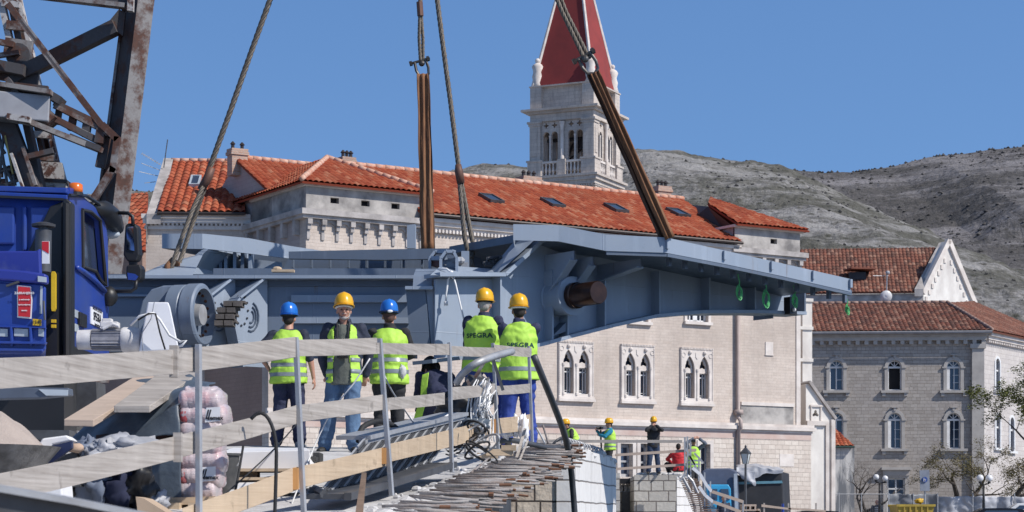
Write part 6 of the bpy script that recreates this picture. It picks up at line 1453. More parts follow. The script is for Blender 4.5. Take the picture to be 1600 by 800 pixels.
for (a, m) in (((-60, 561, 611, 268, 546, 584), M_wood), ((272, 545, 583, 461, 526, 558), M_wood), ((459, 530.5, 556.5, 588, 527.5, 553), M_wood), ((588, 535, 552.5, 702, 537, 554.5), M_wood), ((704, 540, 555.5, 771, 543, 557), M_wood), ((772, 538, 552.5, 830, 543.5, 558), M_wood),
               ((-60, 751, 800, 271, 682, 718), M_wood), ((272, 681, 717, 463, 633, 662), M_wood), ((461, 633, 660, 600, 616, 640), M_wood), ((598, 622, 641, 694, 613, 632), M_wood), ((703, 605, 625, 773, 599, 616), M_wood), ((773, 603, 617, 830, 599, 613), M_wood),
               ((285, 794, 830, 462, 729, 766), M_wood_new), ((462, 730, 764, 602, 698, 728), M_wood_new), ((602, 695, 723, 772, 654, 680), M_wood_new), ((773, 654, 678, 829, 647, 671), M_wood_new)):
    board(*a, m, bow=1.5 if a[0] < 300 else .7)
for (px, y0, y1) in ((600, 700, 725), (772, 655, 678), (462, 731, 765)):
    mb = MB(); D = Df(px) + .03; p = P(px, (y0 + y1) / 2, D); mb.cbox(p, .035, .06, (y1 - y0) / F * D); mb.build('board_end', M_woodend, fc, 'world')
mb = MB(); D = Df(271) + .07; mb.beam(P(272, 540, D), P(272, 590, D), .045, .05); mb.beam(P(278, 676, D), P(278, 722, D), .045, .05); mb.build('splice_block', M_wood, fc, 'world')
# blurred hand rail close to the lens
hr = MB(); a = [P(-120, 742, 4.0), P(110, 782, 4.3), P(330, 826, 4.6)]
for p, q in zip(a, a[1:]): hr.beam(p, q, .02, .10, ref=(0, 0, 1)); 
hr2 = MB()
for p, q in zip(a, a[1:]): hr2.beam(p - Vector((0, 0, .035)), q - Vector((0, 0, .035)), .05, .05)
o_ = thing('hand_rail', a[1], 'dark out of focus hand rail at the bottom left corner', 'rail')
hr = MB()
for p, q in zip(a, a[1:]): hr.beam(p, q, .012, .07)
hr.build('rail_top', M_galv, o_, 'world'); hr = MB()
for p, q in zip(a, a[1:]): hr.beam(p - Vector((0, -.02, .046)), q - Vector((0, -.02, .046)), .08, .03)
hr.build('rail_side', M_darksteel, o_, 'world')

# ------------------------------------------------------------ clutter on the ramp
def lumpy(name, c, sx, sy, sz, m, amp=.25, seed=0, n=28, freq=1.6, parent=None):
    mb = MB(); mb.sphere((0, 0, 0), 1, n, n // 2); vs = []
    for v_ in mb.v:
        p = Vector(v_); d = 1 + amp * (noise.fractal(p * freq + Vector((seed, seed * 2, 0)), 1, 2, 4) + .5 - 1.3 * abs(noise.noise(p * freq * 1.7 + Vector((seed * 3, 0, 1)))) - .5 * abs(noise.noise(p * freq * 4 + Vector((0, seed, 1))))); vs.append(Vector(c) + Vector((p.x * sx * d, p.y * sy * d, p.z * sz * d)))
    mb.v = vs; return mb.build(name, m, parent, 'world' if parent else 'local', smooth=True)
# pallet of cement bags in stretch film
cb_ = thing('cement_pallet', P(315, 785, 13.8), 'cement bags wrapped in clear film on a pallet beside the dark tarpaulin', 'cement bags')
m, t, b = base_mat('filmed_cement_bags'); M_bag = m
v_ = coords(t); f = noise_tex(t, v_, 3.2, 5, .6); col = ramp(t, f, [(.38, (.48, .44, .46)), (.52, (.60, .50, .52)), (.62, (.52, .30, .32)), (.72, (.62, .56, .57))]); t.links.new(col, b.inputs['Base Color'])
b.inputs['Roughness'].default_value = .22; bump(t, b, noise_tex(t, coords(t, (1, 1, 6)), 5, 6, .7), .5, .02)
b.inputs['Coat Weight'].default_value = .3
DP = 13.8
def bag(px0, px1, py, hpx, D, seed):
    rn = random.Random(seed); mb = MB(); a = P(px0, py, D); b_ = P(px1, py, D); w_ = b_.x - a.x; h_ = hpx / F * D
    n, k = 26, 18; vs = []
    for i in range(n + 1):
        u_ = -1 + 2 * i / n
        for j in range(k):
            t_ = 6.283 * j / k; s = max(0.05, (1 - abs(u_) ** 12)) ** .5
            wr = .008 * noise.noise(Vector((u_ * 3, j * .5, seed * 3.1))) - .008 * abs(noise.noise(Vector((u_ * 9, j * 1.7, seed))))
            vs.append(((a.x + b_.x) / 2 + u_ * w_ / 2 + wr, D + .18 + .20 * math.cos(t_) * s * (1 + .06 * rn.random()), wr + a.z + h_ * .78 * math.copysign(abs(math.sin(t_)) ** .55, math.sin(t_)) * s * (1 + .1 * noise.noise(Vector((u_ * 3, j, seed))))))
    mb.add(vs, [(i*k+j, i*k+(j+1) % k, (i+1)*k+(j+1) % k, (i+1)*k+j) for i in range(n) for j in range(k)] + [tuple(range(k)), tuple(range(n*k+k-1, n*k-1, -1))]); return mb.build('bag', M_bag, cb_, 'world', smooth=True)
for k in range(7):
    y = 625 + k * 23.5; jx = [348, 356, 352, 347, 350, 346, 340][k]; bag(276, jx, y, 26, DP, k)
bag(284, 340, 612, 14, DP + .05, 9)
for (x, y, r) in ((289, 650, .040), (287, 746, .038)):
    mb = MB(); mb.sphere(P(x, y, DP - .01), r, 12, 8, (1, .35, 1.1)); mb.build('red_bag_end', mat('red_paper_print', (.45, .05, .06), .35, c2=(.55, .2, .2), scale=9), cb_, 'world', smooth=True)
for (x, y) in ((332, 648), (325, 741)):
    mb = MB(); a = P(x - 12, y + 12, DP - .06); b_ = P(x + 12, y - 11, DP - .06); mb.add([(a.x, a.y, a.z), (b_.x, a.y, a.z + .01), (b_.x, a.y, b_.z + .006), (a.x + .01, a.y, b_.z)], [(0, 1, 2, 3)]); o = mb.build('printed_label', M_paper, cb_, 'world')
    inv2 = wmat(cb_).inverted(); put_text('cemex', .040, o, inv2 @ Matrix.Translation(P(x + 4, y + 5, DP - .064)), M_ink, bold=.0012)
    mb = MB()
    for dx in (-11, -7.5): mb.add([P(x + dx, y + 7, DP - .063), P(x + dx + 2.2, y + 7, DP - .063), P(x + dx + 6, y - 8, DP - .063), P(x + dx + 3.8, y - 8, DP - .063)], [(0, 1, 2, 3)])
    mb.build('slanted_mark', M_ink, o, 'world')
mb = MB(); mb.beam(P(274, 784, DP + .1), P(345, 782, DP + .1), .05, .5)
for x in (280, 312, 340): mb.beam(P(x, 797, DP), P(x, 786, DP), .08, .5)
mb.beam(P(272, 800, DP), P(350, 798, DP), .03, .5); mb.build('wooden_pallet', M_wood_new, cb_, 'world')
# dark tarpaulin thrown over a stack
tp = thing('tarpaulin', P(220, 790, 13.8), 'blue grey tarpaulin thrown over a stack of masonry behind the railing', 'tarpaulin')
def sheet(name, grid, m, parent=None, amp=.03, seed=0, n=22, th=.006, label=None, cat=None):
    """cloth through a coarse grid of points, rumpled"""
    R_, C_ = len(grid), len(grid[0]); vs = []
    for j in range(n + 1):
        v_ = j / n * (R_ - 1); j0 = min(int(v_), R_ - 2); fv = v_ - j0
        for i in range(n + 1):
            u_ = i / n * (C_ - 1); i0 = min(int(u_), C_ - 2); fu = u_ - i0
            p = (grid[j0][i0] * (1 - fu) + grid[j0][i0+1] * fu) * (1 - fv) + (grid[j0+1][i0] * (1 - fu) + grid[j0+1][i0+1] * fu) * fv
            q = p * 4 + Vector((seed, 0, 0)); vs.append(p + Vector((noise.noise(q), noise.noise(q + Vector((5, 5, 5))), noise.noise(q + Vector((9, 2, 7))))) * amp)
    mb = MB(); mb.add(vs, [(j*(n+1)+i, j*(n+1)+i+1, (j+1)*(n+1)+i+1, (j+1)*(n+1)+i) for j in range(n) for i in range(n)])
    o = mb.build(name, m, parent, 'world' if parent else 'local', smooth=True)
    if th: md = o.modifiers.new('thickness', 'SOLIDIFY'); md.thickness = th
    if label: props(o, label, cat)
    return o
g_ = lambda *a: [P(*q) for q in a]
sheet('cover', [g_((150, 640, 15.2), (200, 602, 15.2), (290, 585, 15.0), (332, 597, 14.8)), g_((112, 690, 14.2), (160, 648, 14.2), (225, 628, 14.1), (318, 606, 14.0)), g_((118, 700, 13.9), (150, 690, 13.9), (215, 672, 13.8), (278, 630, 13.75)), g_((116, 712, 13.85), (160, 690, 13.7), (220, 690, 13.75), (277, 680, 13.72))], M_tarp, tp, .05, 1, 40)
sheet('cover_fold', [g_((240, 690, 13.8), (262, 688, 13.74), (282, 686, 13.72)), g_((222, 745, 13.85), (250, 740, 13.72), (283, 740, 13.7)), g_((224, 800, 13.9), (250, 805, 13.75), (280, 800, 13.72))], M_tarp, tp, .03, 2, 30)
mb = MB(); block(mb, [(150, 680), (240, 668), (282, 640), (282, 800), (150, 810)], 13.95, 1.0); mb.build('stack', mat('dark_block_stack', (.06, .045, .045), .9, c2=(.16, .07, .06), scale=5), tp, 'world')
# two planks on top
for (q, lab) in ((((100, 655, 13.2), (146, 656, 13.2), (262, 588, 15.4), (212, 587, 15.4)), 'pale plank with a sawn end resting on the tarpaulin, left of the split one'), (((178, 634, 13.4), (234, 634, 13.4), (312, 582, 15.2), (252, 580, 15.2)), 'grey splintered plank resting on the tarpaulin above the cement bags')):
    a, b_, c, d = [P(*x) for x in q]; dz = Vector((0, .0, -.045)); mb = MB(); mb.add([a, b_, c, d, a + dz, b_ + dz, c + dz, d + dz], [(0, 1, 2, 3), (7, 6, 5, 4), (0, 4, 5, 1), (1, 5, 6, 2), (2, 6, 7, 3), (3, 7, 4, 0)])
    o = mb.build('plank', M_wood if 'grey' in lab else M_wood_far, bevel=.004); props(o, lab, 'plank')
# wheelbarrow of sand
wb = thing('wheelbarrow', P(10, 760, 12), 'wheelbarrow heaped with pale sand at the left edge', 'wheelbarrow')
mb = MB(); n = 36; c0 = P(-8, 702, 12.2); vs = []
for j in range(15):
    r = j / 14
    for i in range(n): t_ = 6.283 * i / n; x = .30 * r * math.cos(t_); y = .42 * r * math.sin(t_); vs.append(c0 + Vector((x, y, .23 * (1 - r ** 1.5) + .012 * noise.noise(Vector((x * 14, y * 14, 0))))))
mb.add(vs, [(j*n+i, j*n+(i+1) % n, (j+1)*n+(i+1) % n, (j+1)*n+i) for j in range(14) for i in range(n)]); mb.build('sand', M_sand, wb, 'world', smooth=True)
mb = MB(); Tt = Matrix.Translation(c0 + Vector((0, 0, -.2)));
for (r0, r1, z0, z1) in ((.20, .36, 0, .19), (.36, .38, .19, .215), (.38, .34, .215, .2)):
    vs = [Tt @ Vector((rr * math.cos(6.283 * i / n), rr * 1.35 * math.sin(6.283 * i / n), zz)) for rr, zz in ((r0, z0), (r1, z1)) for i in range(n)]; mb.add(vs, [(i, (i+1) % n, (i+1) % n + n, i + n) for i in range(n)])
mb.build('tray', mat('mortar_caked_tray', (.22, .21, .20), .8, c2=(.08, .075, .07), scale=9, bmp=.4), wb, 'world', smooth=True)
mb = MB(); mb.tube([c0 + Vector((-.2, -.5, -.2)), c0 + Vector((-.2, .5, -.25))], .018, 6); mb.tube([c0 + Vector((.2, -.5, -.2)), c0 + Vector((.2, .5, -.25))], .018, 6); mb.tube([c0 + Vector((.2, -.2, -.2)), c0 + Vector((.22, -.25, -.5))], .016, 6); mb.tube([c0 + Vector((-.2, -.2, -.2)), c0 + Vector((-.22, -.25, -.5))], .016, 6); mb.build('frame', M_darksteel, wb, 'world')
mb = MB(); mb.lathe([(.12, -.03), (.16, -.04), (.16, .04), (.12, .03)], 18, Matrix.Translation(c0 + Vector((0, .55, -.36))), 'x'); mb.build('wheel', M_rubber, wb, 'world')
# tilted white and navy tub
tb = thing('plastic_tub', P(80, 730, 12.6), 'tilted plastic tub, white rim and navy inside, right of the wheelbarrow', 'tub')
mb = MB(); block(mb, [(66, 685), (104, 680), (114, 688), (82, 695), (66, 718), (38, 734), (44, 722)], 12.5, .25, -.02); mb.build('rim', M_whitebox, tb, 'world', bevel=.01)
mb = MB(); block(mb, [(82, 696), (112, 689), (112, 700), (96, 712), (70, 730), (58, 732)], 12.46, .05); mb.build('inside', mat('navy_plastic', (.02, .03, .09), .4), tb, 'world')
mb = MB(); block(mb, [(30, 730), (120, 705), (125, 760), (30, 765)], 12.9, .3); mb.build('body', M_darksteel, tb, 'world')
# bundles of work clothes
bd = thing('clothes_bundle', P(180, 780, 13), 'heap of grey and navy work clothes and bags under the planks', 'clothes')
for (x, y, sx, sz, m, sd_) in ((165, 712, .16, .10, M_tarp_light, 1), (140, 700, .09, .06, mat('blue_grey_cloth', (.16, .19, .26), .9), 2), (200, 700, .2, .07, M_tarp_light, 3), (150, 752, .12, .13, mat('blue_grey_cloth', (.16, .19, .26)), 4), (185, 765, .14, .14, mat('navy_cloth_heap', (.02, .025, .06), .9), 5), (215, 758, .12, .16, M_black, 6), (128, 762, .08, .12, M_black, 7), (240, 785, .08, .08, M_tarp_light, 8), (120, 785, .14, .07, M_tarp_light, 12)):
    lumpy('garment', P(x, y, 13.0 + sd_ * .03), sx, .15, sz, m, .5, sd_, 30, 1.8, bd)
lumpy('leather_glove', P(119, 700, 12.85), .05, .04, .03, mat('tan_leather', (.50, .36, .27), .8), .3, 9, 16, 2, bd)
mb = MB(); block(mb, [(38, 768), (48, 762), (96, 757), (98, 780), (40, 790)], 12.0, .3); props(mb.build('white_carton', M_whitebox, bevel=.01), 'small white carton under the middle board at left', 'carton')
mb = MB(); block(mb, [(212, 776), (225, 779), (262, 802), (240, 812), (215, 800)], 12.6, .3); props(mb.build('cardboard_flap', mat('brown_cardboard', (.50, .38, .28), .9)), 'brown cardboard flap at the foot of the tarpaulin', 'cardboard')
# bucket
bk = thing('bucket', P(350, 779, 15), 'dark grey mortar bucket behind the cement bags', 'bucket')
c = P(348, 779, 15); mb = MB(); mb.lathe([(.05, 0), (.088, 0), (.125, .31), (.14, .315), (.14, .33), (.12, .33), (.085, .02)], 22, Matrix.Translation(c)); mb.build('pail', mat('dark_plastic', (.045, .047, .05), .5, c2=(.1, .1, .1), scale=8), bk, 'world', smooth=True, autos=40)
mb = MB(); mb.tube([c + Vector((.135 * math.cos(t_), -.02 - .1 * math.sin(t_) * .3, .31 - .12 * math.sin(t_))) for t_ in [math.pi * j / 10 for j in range(11)]], .004, 5); mb.build('handle', M_galv, bk, 'world')
# white panel pack on timber bearers
pp = thing('panel_pack', P(420, 745, 16), 'white wrapped panel pack lying on a small wooden pallet', 'panel pack')
a = P(340, 733, 16); b_ = P(484, 733, 16); mb = MB(); mb.add([a, b_, b_ + Vector((-.02, .9, .065)), a + Vector((0, .9, .065)), a + Vector((0, 0, .13)), b_ + Vector((0, 0, .15)), b_ + Vector((-.12, .9, .20)), a + Vector((0, .9, .20))], [(0, 1, 5, 4), (1, 2, 6, 5), (2, 3, 7, 6), (3, 0, 4, 7), (4, 5, 6, 7), (3, 2, 1, 0)]); mb.build('sheets', M_whitebox, pp, 'world', bevel=.006)
mb = MB(); mb.beam(P(362, 735.5, 15.98), P(476, 735.5, 15.98), .022, .5); mb.cbox(P(384, 742, 16), .2, .2, .065); mb.cbox(P(456, 742, 16), .16, .2, .065); mb.beam(P(362, 749, 15.98), P(476, 749, 15.98), .022, .5); mb.build('pallet', M_wood_new, pp, 'world')
mb = MB(); block(mb, [(358, 750), (484, 742), (470, 765), (400, 790), (352, 795)], 15.6, .1, 0, .02)
q = [P(356, 770, 14.6), P(470, 765, 14.8), P(500, 735, 16.9), P(470, 736, 16.9), P(372, 752, 15.9)]
mb = MB(); mb.add(q + [p - Vector((0, 0, .02)) for p in q], [(0, 1, 2, 3, 4), (9, 8, 7, 6, 5)] + [(i, (i+1) % 5, (i+1) % 5 + 5, i + 5) for i in range(5)]); props(mb.build('white_sheet', M_whitebox), 'flat white sheet on the ramp in front of the panel pack', 'sheet')
sh = MB(); sh.box(*sorted((P(458, 0, 16.8).x, P(497, 0, 16.8).x)), 16.6, 17.0, P(0, 722, 16.8).z, P(0, 714, 16.8).z); sh.cbox(P(497, 717, 17), .06, .3, .1); props(sh.build('dark_toolbox', mat('dark_toolbox_plastic', (.05, .05, .05), .5), bevel=.008), 'flat dark toolbox between the left worker and the panel pack', 'toolbox')
# lattice girder lying on the ramp
lg = thing('lattice_girder', P(590, 770, 15), 'steel lattice girder with slanted web bars lying along the railing', 'girder')
A_, B_ = P(552, 684, 14.9), P(710, 647, 18.4); mb = MB(); mb.beam(A_, B_, .26, .03, ref=(0, 0, 1)); mb.beam(A_ + Vector((.07, -.08, -.035)), B_ + Vector((.07, -.08, -.035)), .03, .05); mb.build('top_flange', M_galv, lg, 'world')
C_, D_ = P(506, 776, 13.4), P(680, 726, 17.2); mb = MB(); mb.beam(C_, D_, .3, .035, ref=(0, 0, 1)); mb.beam(C_ + Vector((.16, -.05, 0)), D_ + Vector((.16, -.05, 0)), .05, .05); mb.build('bottom_flange', M_darksteel, lg, 'world')
for k in range(34):
    t_ = k / 33; a = A_.lerp(B_, t_); b_ = C_.lerp(D_, max(0, min(1, t_ + .01))); m = MB(); m.beam(a + Vector((.08, -.04, -.02)), b_ + Vector((-.05, 0, 0)), .012, .05); m.build('web_bar', M_galv if k % 3 == 0 else M_darksteel, lg, 'world')
mb = MB(); mb.tube([P(506, 772, 13.4), P(498, 768, 13.5), P(492, 764, 13.8), P(488, 770, 13.6)], .03, 6); mb.cbox(P(496, 768, 13.6), .1, .1, .06); mb.build('end_block', M_darksteel, lg, 'world')
# cables, hoses, conduits
def cable(name, pts, r, m, label, cat='cable', n=3):
    pts = [Vector(p) for p in pts]; out = []
    for i in range(len(pts) - 1):
        p0 = pts[max(i-1, 0)]; p1 = pts[i]; p2 = pts[i+1]; p3 = pts[min(i+2, len(pts)-1)]
        for k in range(n + (1 if i == len(pts) - 2 else 0)):
            t_ = k / n; out.append(.5 * ((2*p1) + (p2-p0)*t_ + (2*p0-5*p1+4*p2-p3)*t_*t_ + (3*p1-p0-3*p2+p3)*t_**3))
    mb = MB(); mb.tube(out, r, 8); return props(mb.build(name, m, smooth=True), label, cat)
cable('power_cable', g_((392, 655, 12.2), (405, 645, 12.2), (420, 655, 12.2), (431, 690, 12.2), (431, 750, 12.2), (429, 812, 12.2)), .011, M_rubber, 'black cable looping over the middle board between the first two posts')
cable('rubber_hose', g_((560, 690, 15.5), (566, 668, 15.6), (590, 658, 15.8), (612, 664, 16), (622, 672, 16)), .022, M_rubber, 'thick black hose arching behind the lattice girder', 'hose')
cable('drain_hose', g_((834, 556, 20), (850, 595, 20.2), (868, 640, 21), (884, 686, 22), (893, 740, 22.6), (900, 830, 22.8)), .034, M_darksteel, 'long dark hose slanting from the railing end down past the pier', 'hose')
cable('conduit', g_((714, 598, 18.5), (722, 585, 18.4), (745, 567, 18.3), (775, 556, 18.6), (800, 549, 19)), .034, M_galv, 'pale grey plastic conduit arching behind the top board', 'conduit')
cable('guy_line', g_((578, 560, 15), (552, 600, 15), (520, 640, 15), (490, 700, 15), (455, 790, 14)), .0055, M_whiterope, 'thin white line slanting across the man in the green vest', 'line')
cable('guy_line', g_((598, 580, 16), (612, 610, 16), (640, 652, 16.5), (662, 682, 17)), .006, M_galv, 'thin grey wire slanting down beside the second post', 'wire')
cable('guy_line', g_((300, 812, 12), (360, 765, 13), (430, 700, 14.5), (470, 655, 16)), .005, M_rubber, 'thin dark wire crossing in front of the white panel pack', 'wire')
cable('black_stick', g_((362, 795, 13.2), (372, 745, 13.4), (380, 697, 13.6)), .008, M_rubber, 'thin black rod standing by the bucket', 'rod')
cable('water_hose', g_((640, 650, 17), (652, 668, 17), (672, 670, 17.2), (690, 655, 17.6), (700, 648, 17.8)), .008, M_whiterope, 'white cord hanging over the lattice girder flange', 'cord')
cable('loose_bar', g_((838, 668, 24), (846, 682, 24), (852, 694, 24)), .012, M_galv, 'short steel rod leaning by the last post, right one', 'rod')
cable('loose_bar', g_((848, 664, 24), (853, 680, 24), (857, 694, 24)), .012, M_rebar, 'short rusty rod near the last post pointing up', 'rod')
cable('flat_hose', g_((778, 690, 22), (800, 688, 22.2), (830, 694, 22.6), (862, 700, 23.2), (890, 694, 24)), .03, M_darksteel, 'grey hose lying flat along the ramp end', 'hose')
for k in range(3): cable('hose_loop', g_((862, 698, 23.6), (868 + k, 690 - k, 23.6), (880, 686 - k * 1.2, 23.7), (890 - k, 692, 23.8), (893, 700, 23.9)), .014, M_darksteel, ['lowest', 'middle', 'topmost'][k] + ' of three small hose loops beside the pier top', 'hose')
for (a, b_, lab) in (((720, 752, 17), (764, 716, 18.4), 'upper'), ((734, 752, 17.2), (762, 728, 18.2), 'lower')): cable('loose_bar', g_(a, ((a[0] + b_[0]) / 2, (a[1] + b_[1]) / 2, (a[2] + b_[2]) / 2), b_), .010, M_rebar, lab + ' of two thin bars leaning up from the concrete near the fifth post', 'bar')
mb = MB(); mb.beam(P(560, 812, 13), P(569, 740, 13.2), .05, .03, w1=.03); props(mb.build('wooden_stake', wood('brown_stake_wood', (.22, .15, .11), (.12, .085, .065))), 'brown wooden stake standing before the lattice girder', 'stake')
mb = MB(); mb.beam(P(804, 727, 20.5), P(820, 672, 21), .03, .05); mb.beam(P(809, 727, 20.4), P(824, 690, 20.8), .02, .04); props(mb.build('slanted_stake', M_wood), 'split grey stake leaning out of the concrete beside the last posts', 'stake')
# heap of wires and plastic
wh = thing('cable_heap', P(760, 700, 19), 'heap of white wires and tangled black cables behind the railing boards', 'cables')
rn = random.Random(9)
for k in range(46):
    x = 755 + rn.gauss(0, 7); y0 = rn.uniform(590, 640); m = M_whiterope if k % 4 else M_galv
    q = [P(x + 6 + rn.gauss(0, 3), y0, 19.2)]; X_ = x
    for j in range(1, 6): X_ += rn.gauss(-2, 4); q.append(P(X_, y0 + j * (690 - y0) / 5 + rn.gauss(0, 2), 19.1 + rn.uniform(-.15, .15)))
    mb = MB(); mb.tube(q, rn.uniform(.004, .008), 5); mb.build('white_wire', m, wh, 'world', smooth=True)
for k in range(22):
    c = P(rn.uniform(705, 760), rn.uniform(668, 708), 18 + rn.uniform(0, 1)); r = rn.uniform(.06, .14); ph = rn.uniform(0, 6)
    mb = MB(); mb.tube([c + Vector((r * math.cos(t_ + ph), .05 * math.sin(t_ * 2), r * .7 * math.sin(t_))) for t_ in [5.2 * j / 14 for j in range(15)]], rn.uniform(.006, .012), 5); mb.build('cable_loop', M_rubber if k % 3 else M_galv, wh, 'world', smooth=True)
lumpy('black_bag', P(722, 640, 19.5), .22, .15, .17, M_black, .4, 3, 30, 1.8, wh); lumpy('grey_bag', P(735, 665, 19), .16, .12, .07, M_tarp, .4, 4, 30, 1.8, wh); lumpy('black_sack', P(745, 618, 20), .16, .12, .16, M_darksteel, .5, 5, 30, 2.2, wh)
for (x, y, sx, sz, sd_) in ((818, 672, .05, .14, 1), (806, 664, .04, .1, 2), (790, 676, .08, .05, 3)): lumpy('torn_plastic', P(x, y, 22), sx, .06, sz, M_whitebox, .6, sd_, 20, 2.5, wh)
for k, (x0, y0, x1, y1) in enumerate(((728, 590, 752, 640), (738, 600, 720, 650), (742, 590, 760, 560), (770, 560, 786, 610))): mb = MB(); mb.beam(P(x0, y0, 19.6), P(x1, y1, 19.6), .03, .03); mb.build('scrap_bar', M_darksteel if k % 2 else M_crane, wh, 'world')
bl = MB()
for (x, y, w_, h_) in ((690, 680, .16, .06), (700, 690, .10, .05), (779, 707, .26, .06), (762, 712, .2, .05), (795, 700, .14, .05)):
    bl = MB(); bl.cbox(P(x, y, 19.3), w_, .12, h_, Matrix.Rotation(R(rn.uniform(-20, 20)), 4, 'Z')); props(bl.build('timber_block', M_wood_new), {690: 'short timber block under the lattice girder end', 700: 'small timber block next to the girder end', 779: 'larger timber block at the foot of the fifth post', 762: 'thin timber block left of the fifth post foot', 795: 'timber block right of the fifth post foot'}[x], 'timber block')
# ------------------------------------------------------------ people
M_skin = mat('sunned_skin', (.50, .27, .19), .55, c2=(.42, .21, .15), scale=12)
M_skin2 = mat('darker_skin', (.30, .16, .11), .55, c2=(.24, .12, .085), scale=12)
M_navy = mat('navy_work_cloth', (.022, .027, .065), .85, c2=(.03, .036, .085), scale=5, bmp=.35, bscale=40)
M_navy2 = mat('dark_navy_jacket_cloth', (.018, .024, .045), .8, c2=(.026, .033, .06), scale=4, bmp=.35, bscale=30)
M_cobalt = mat('cobalt_work_trousers', (.03, .065, .32), .85, c2=(.022, .045, .22), scale=5, bmp=.35, bscale=40)
M_blackcloth = mat('black_cloth', (.018, .018, .021), .85, c2=(.03, .03, .034), scale=4, bmp=.3, bscale=30)
M_jeans = mat('faded_jeans', (.11, .19, .31), .9, c2=(.055, .10, .18), scale=5, bmp=.3, bscale=60)
M_vest = mat('yellow_green_hi_vis', (.47, .76, .09), .65, c2=(.38, .64, .07), scale=4, bmp=.3, bscale=14)
M_vestg = mat('green_hi_vis', (.12, .55, .06), .6)
M_stripe = mat('grey_reflective_tape', (.26, .30, .32), .35, c2=(.2, .23, .25), scale=9)
M_shirt = mat('olive_grey_shirt', (.13, .14, .12), .85, c2=(.09, .10, .085), scale=5, bmp=.3, bscale=40)
M_yhelm = mat('yellow_helmet_shell', (.80, .43, .02), .3, c2=(.72, .37, .015), scale=5)
M_bhelm = mat('blue_helmet_shell', (.02, .17, .60), .25, c2=(.02, .14, .5), scale=5)
M_hair = mat('dark_hair', (.02, .015, .012), .8); M_greyhair = mat('grey_beard_hair', (.42, .39, .37), .8, c2=(.25, .23, .22), scale=60, bmp=.5, bscale=120)
M_shoe = mat('dark_work_shoe', (.035, .033, .03), .6); M_greyshoe = mat('grey_trainer', (.3, .3, .31), .7)
M_red_jkt = mat('red_jacket_cloth', (.60, .02, .03), .7, c2=(.45, .015, .02), scale=4, bmp=.3, bscale=14)
M_turq = mat('turquoise_fleece', (.02, .24, .36), .9, c2=(.015, .18, .28), scale=5)
M_eye = mat('dark_eye', (.02, .015, .012), .3); M_lip = mat('lips', (.35, .13, .10), .6)
def ik(a, c, l1, l2, hint):
    a = Vector(a); c = Vector(c); d = c - a; L = min(d.length, (l1 + l2) * .998); dn = d.normalized(); c = a + dn * L
    x = (l1 * l1 - l2 * l2 + L * L) / (2 * L); h = math.sqrt(max(0, l1 * l1 - x * x)); hv = Vector(hint); hv = (hv - dn * hv.dot(dn)).normalized()
    return a + dn * x + hv * h, c
def loft(mb, pts, rx, ry, right=Vector((1, 0, 0)), n=18, sq=1.0):
    pts = [Vector(p) for p in pts]; k = len(pts); vs = []
    for i, p in enumerate(pts):
        d = (pts[min(i+1, k-1)] - pts[max(i-1, 0)]).normalized(); x = (right - d * right.dot(d)).normalized(); y = d.cross(x)
        for j in range(n):
            t_ = 6.28318 * j / n; c, s = math.cos(t_), math.sin(t_)
            vs.append(p + x * (math.copysign(abs(c) ** sq, c) * rx[i]) + y * (math.copysign(abs(s) ** sq, s) * ry[i]))
    mb.add(vs, [(i*n+j, i*n+(j+1) % n, (i+1)*n+(j+1) % n, (i+1)*n+j) for i in range(k-1) for j in range(n)] + [tuple(range(n-1, -1, -1)), tuple((k-1)*n+j for j in range(n))])
def limb(mb, a, b, r0, r1, n=12, bulge=0.0):
    a = Vector(a); b = Vector(b); pts = [a.lerp(b, t_) for t_ in (0, .25, .5, .75, 1)]
    mb.tube(pts, [r0 * .98, r0 + (r1 - r0) * .2 + bulge, r0 + (r1 - r0) * .5 + bulge * .6, r0 + (r1 - r0) * .78, r1], n); mb.sphere(a, r0 * .98, n, 8); mb.sphere(b, r1, n, 8)
def solidify(mb, name, m, parent, voxel, it=6, disp=0.0, freq=7.0, seed=0.0, folds=0.0):
    me = bpy.data.meshes.new(name); me.from_pydata([tuple(v_) for v_ in mb.v], [], mb.f); me.update()
    bm = bmesh.new(); bm.from_mesh(me); bmesh.ops.recalc_face_normals(bm, faces=bm.faces); bm.to_mesh(me); bm.free()
    o = bpy.data.objects.new(name, me)
    r = o.modifiers.new('r', 'REMESH'); r.mode = 'VOXEL'; r.voxel_size = voxel; s = o.modifiers.new('s', 'SMOOTH'); s.iterations = it; s.factor = .5
    m2 = evaluated_mesh(o); bpy.data.objects.remove(o); bpy.data.meshes.remove(me)
    if disp or folds:
        cos_ = [v_.co.copy() for v_ in m2.vertices]; nrm = [v_.normal.copy() for v_ in m2.vertices]; out = []
        for p, nn in zip(cos_, nrm):
            q = Vector((p.x * freq + seed, p.y * freq, p.z * freq * .7)); d = noise.fractal(q, 1, 2, 3) * disp
            if folds: d += folds * math.sin(p.z * 55 + 5 * noise.noise(Vector((p.x * 6, p.y * 6, p.z * 3 + seed)))) * max(0, noise.noise(Vector((p.x * 4 + seed, p.y * 4, p.z * 4))) + .25)
            p = p + nn * d; out += [p.x, p.y, p.z]
        m2.vertices.foreach_set('co', out)
    for p in m2.polygons: p.use_smooth = True
    m2.materials.clear(); m2.materials.append(m); m2.name = name
    o = bpy.data.objects.new(name, m2); COL.objects.link(o); o.parent = parent; return o
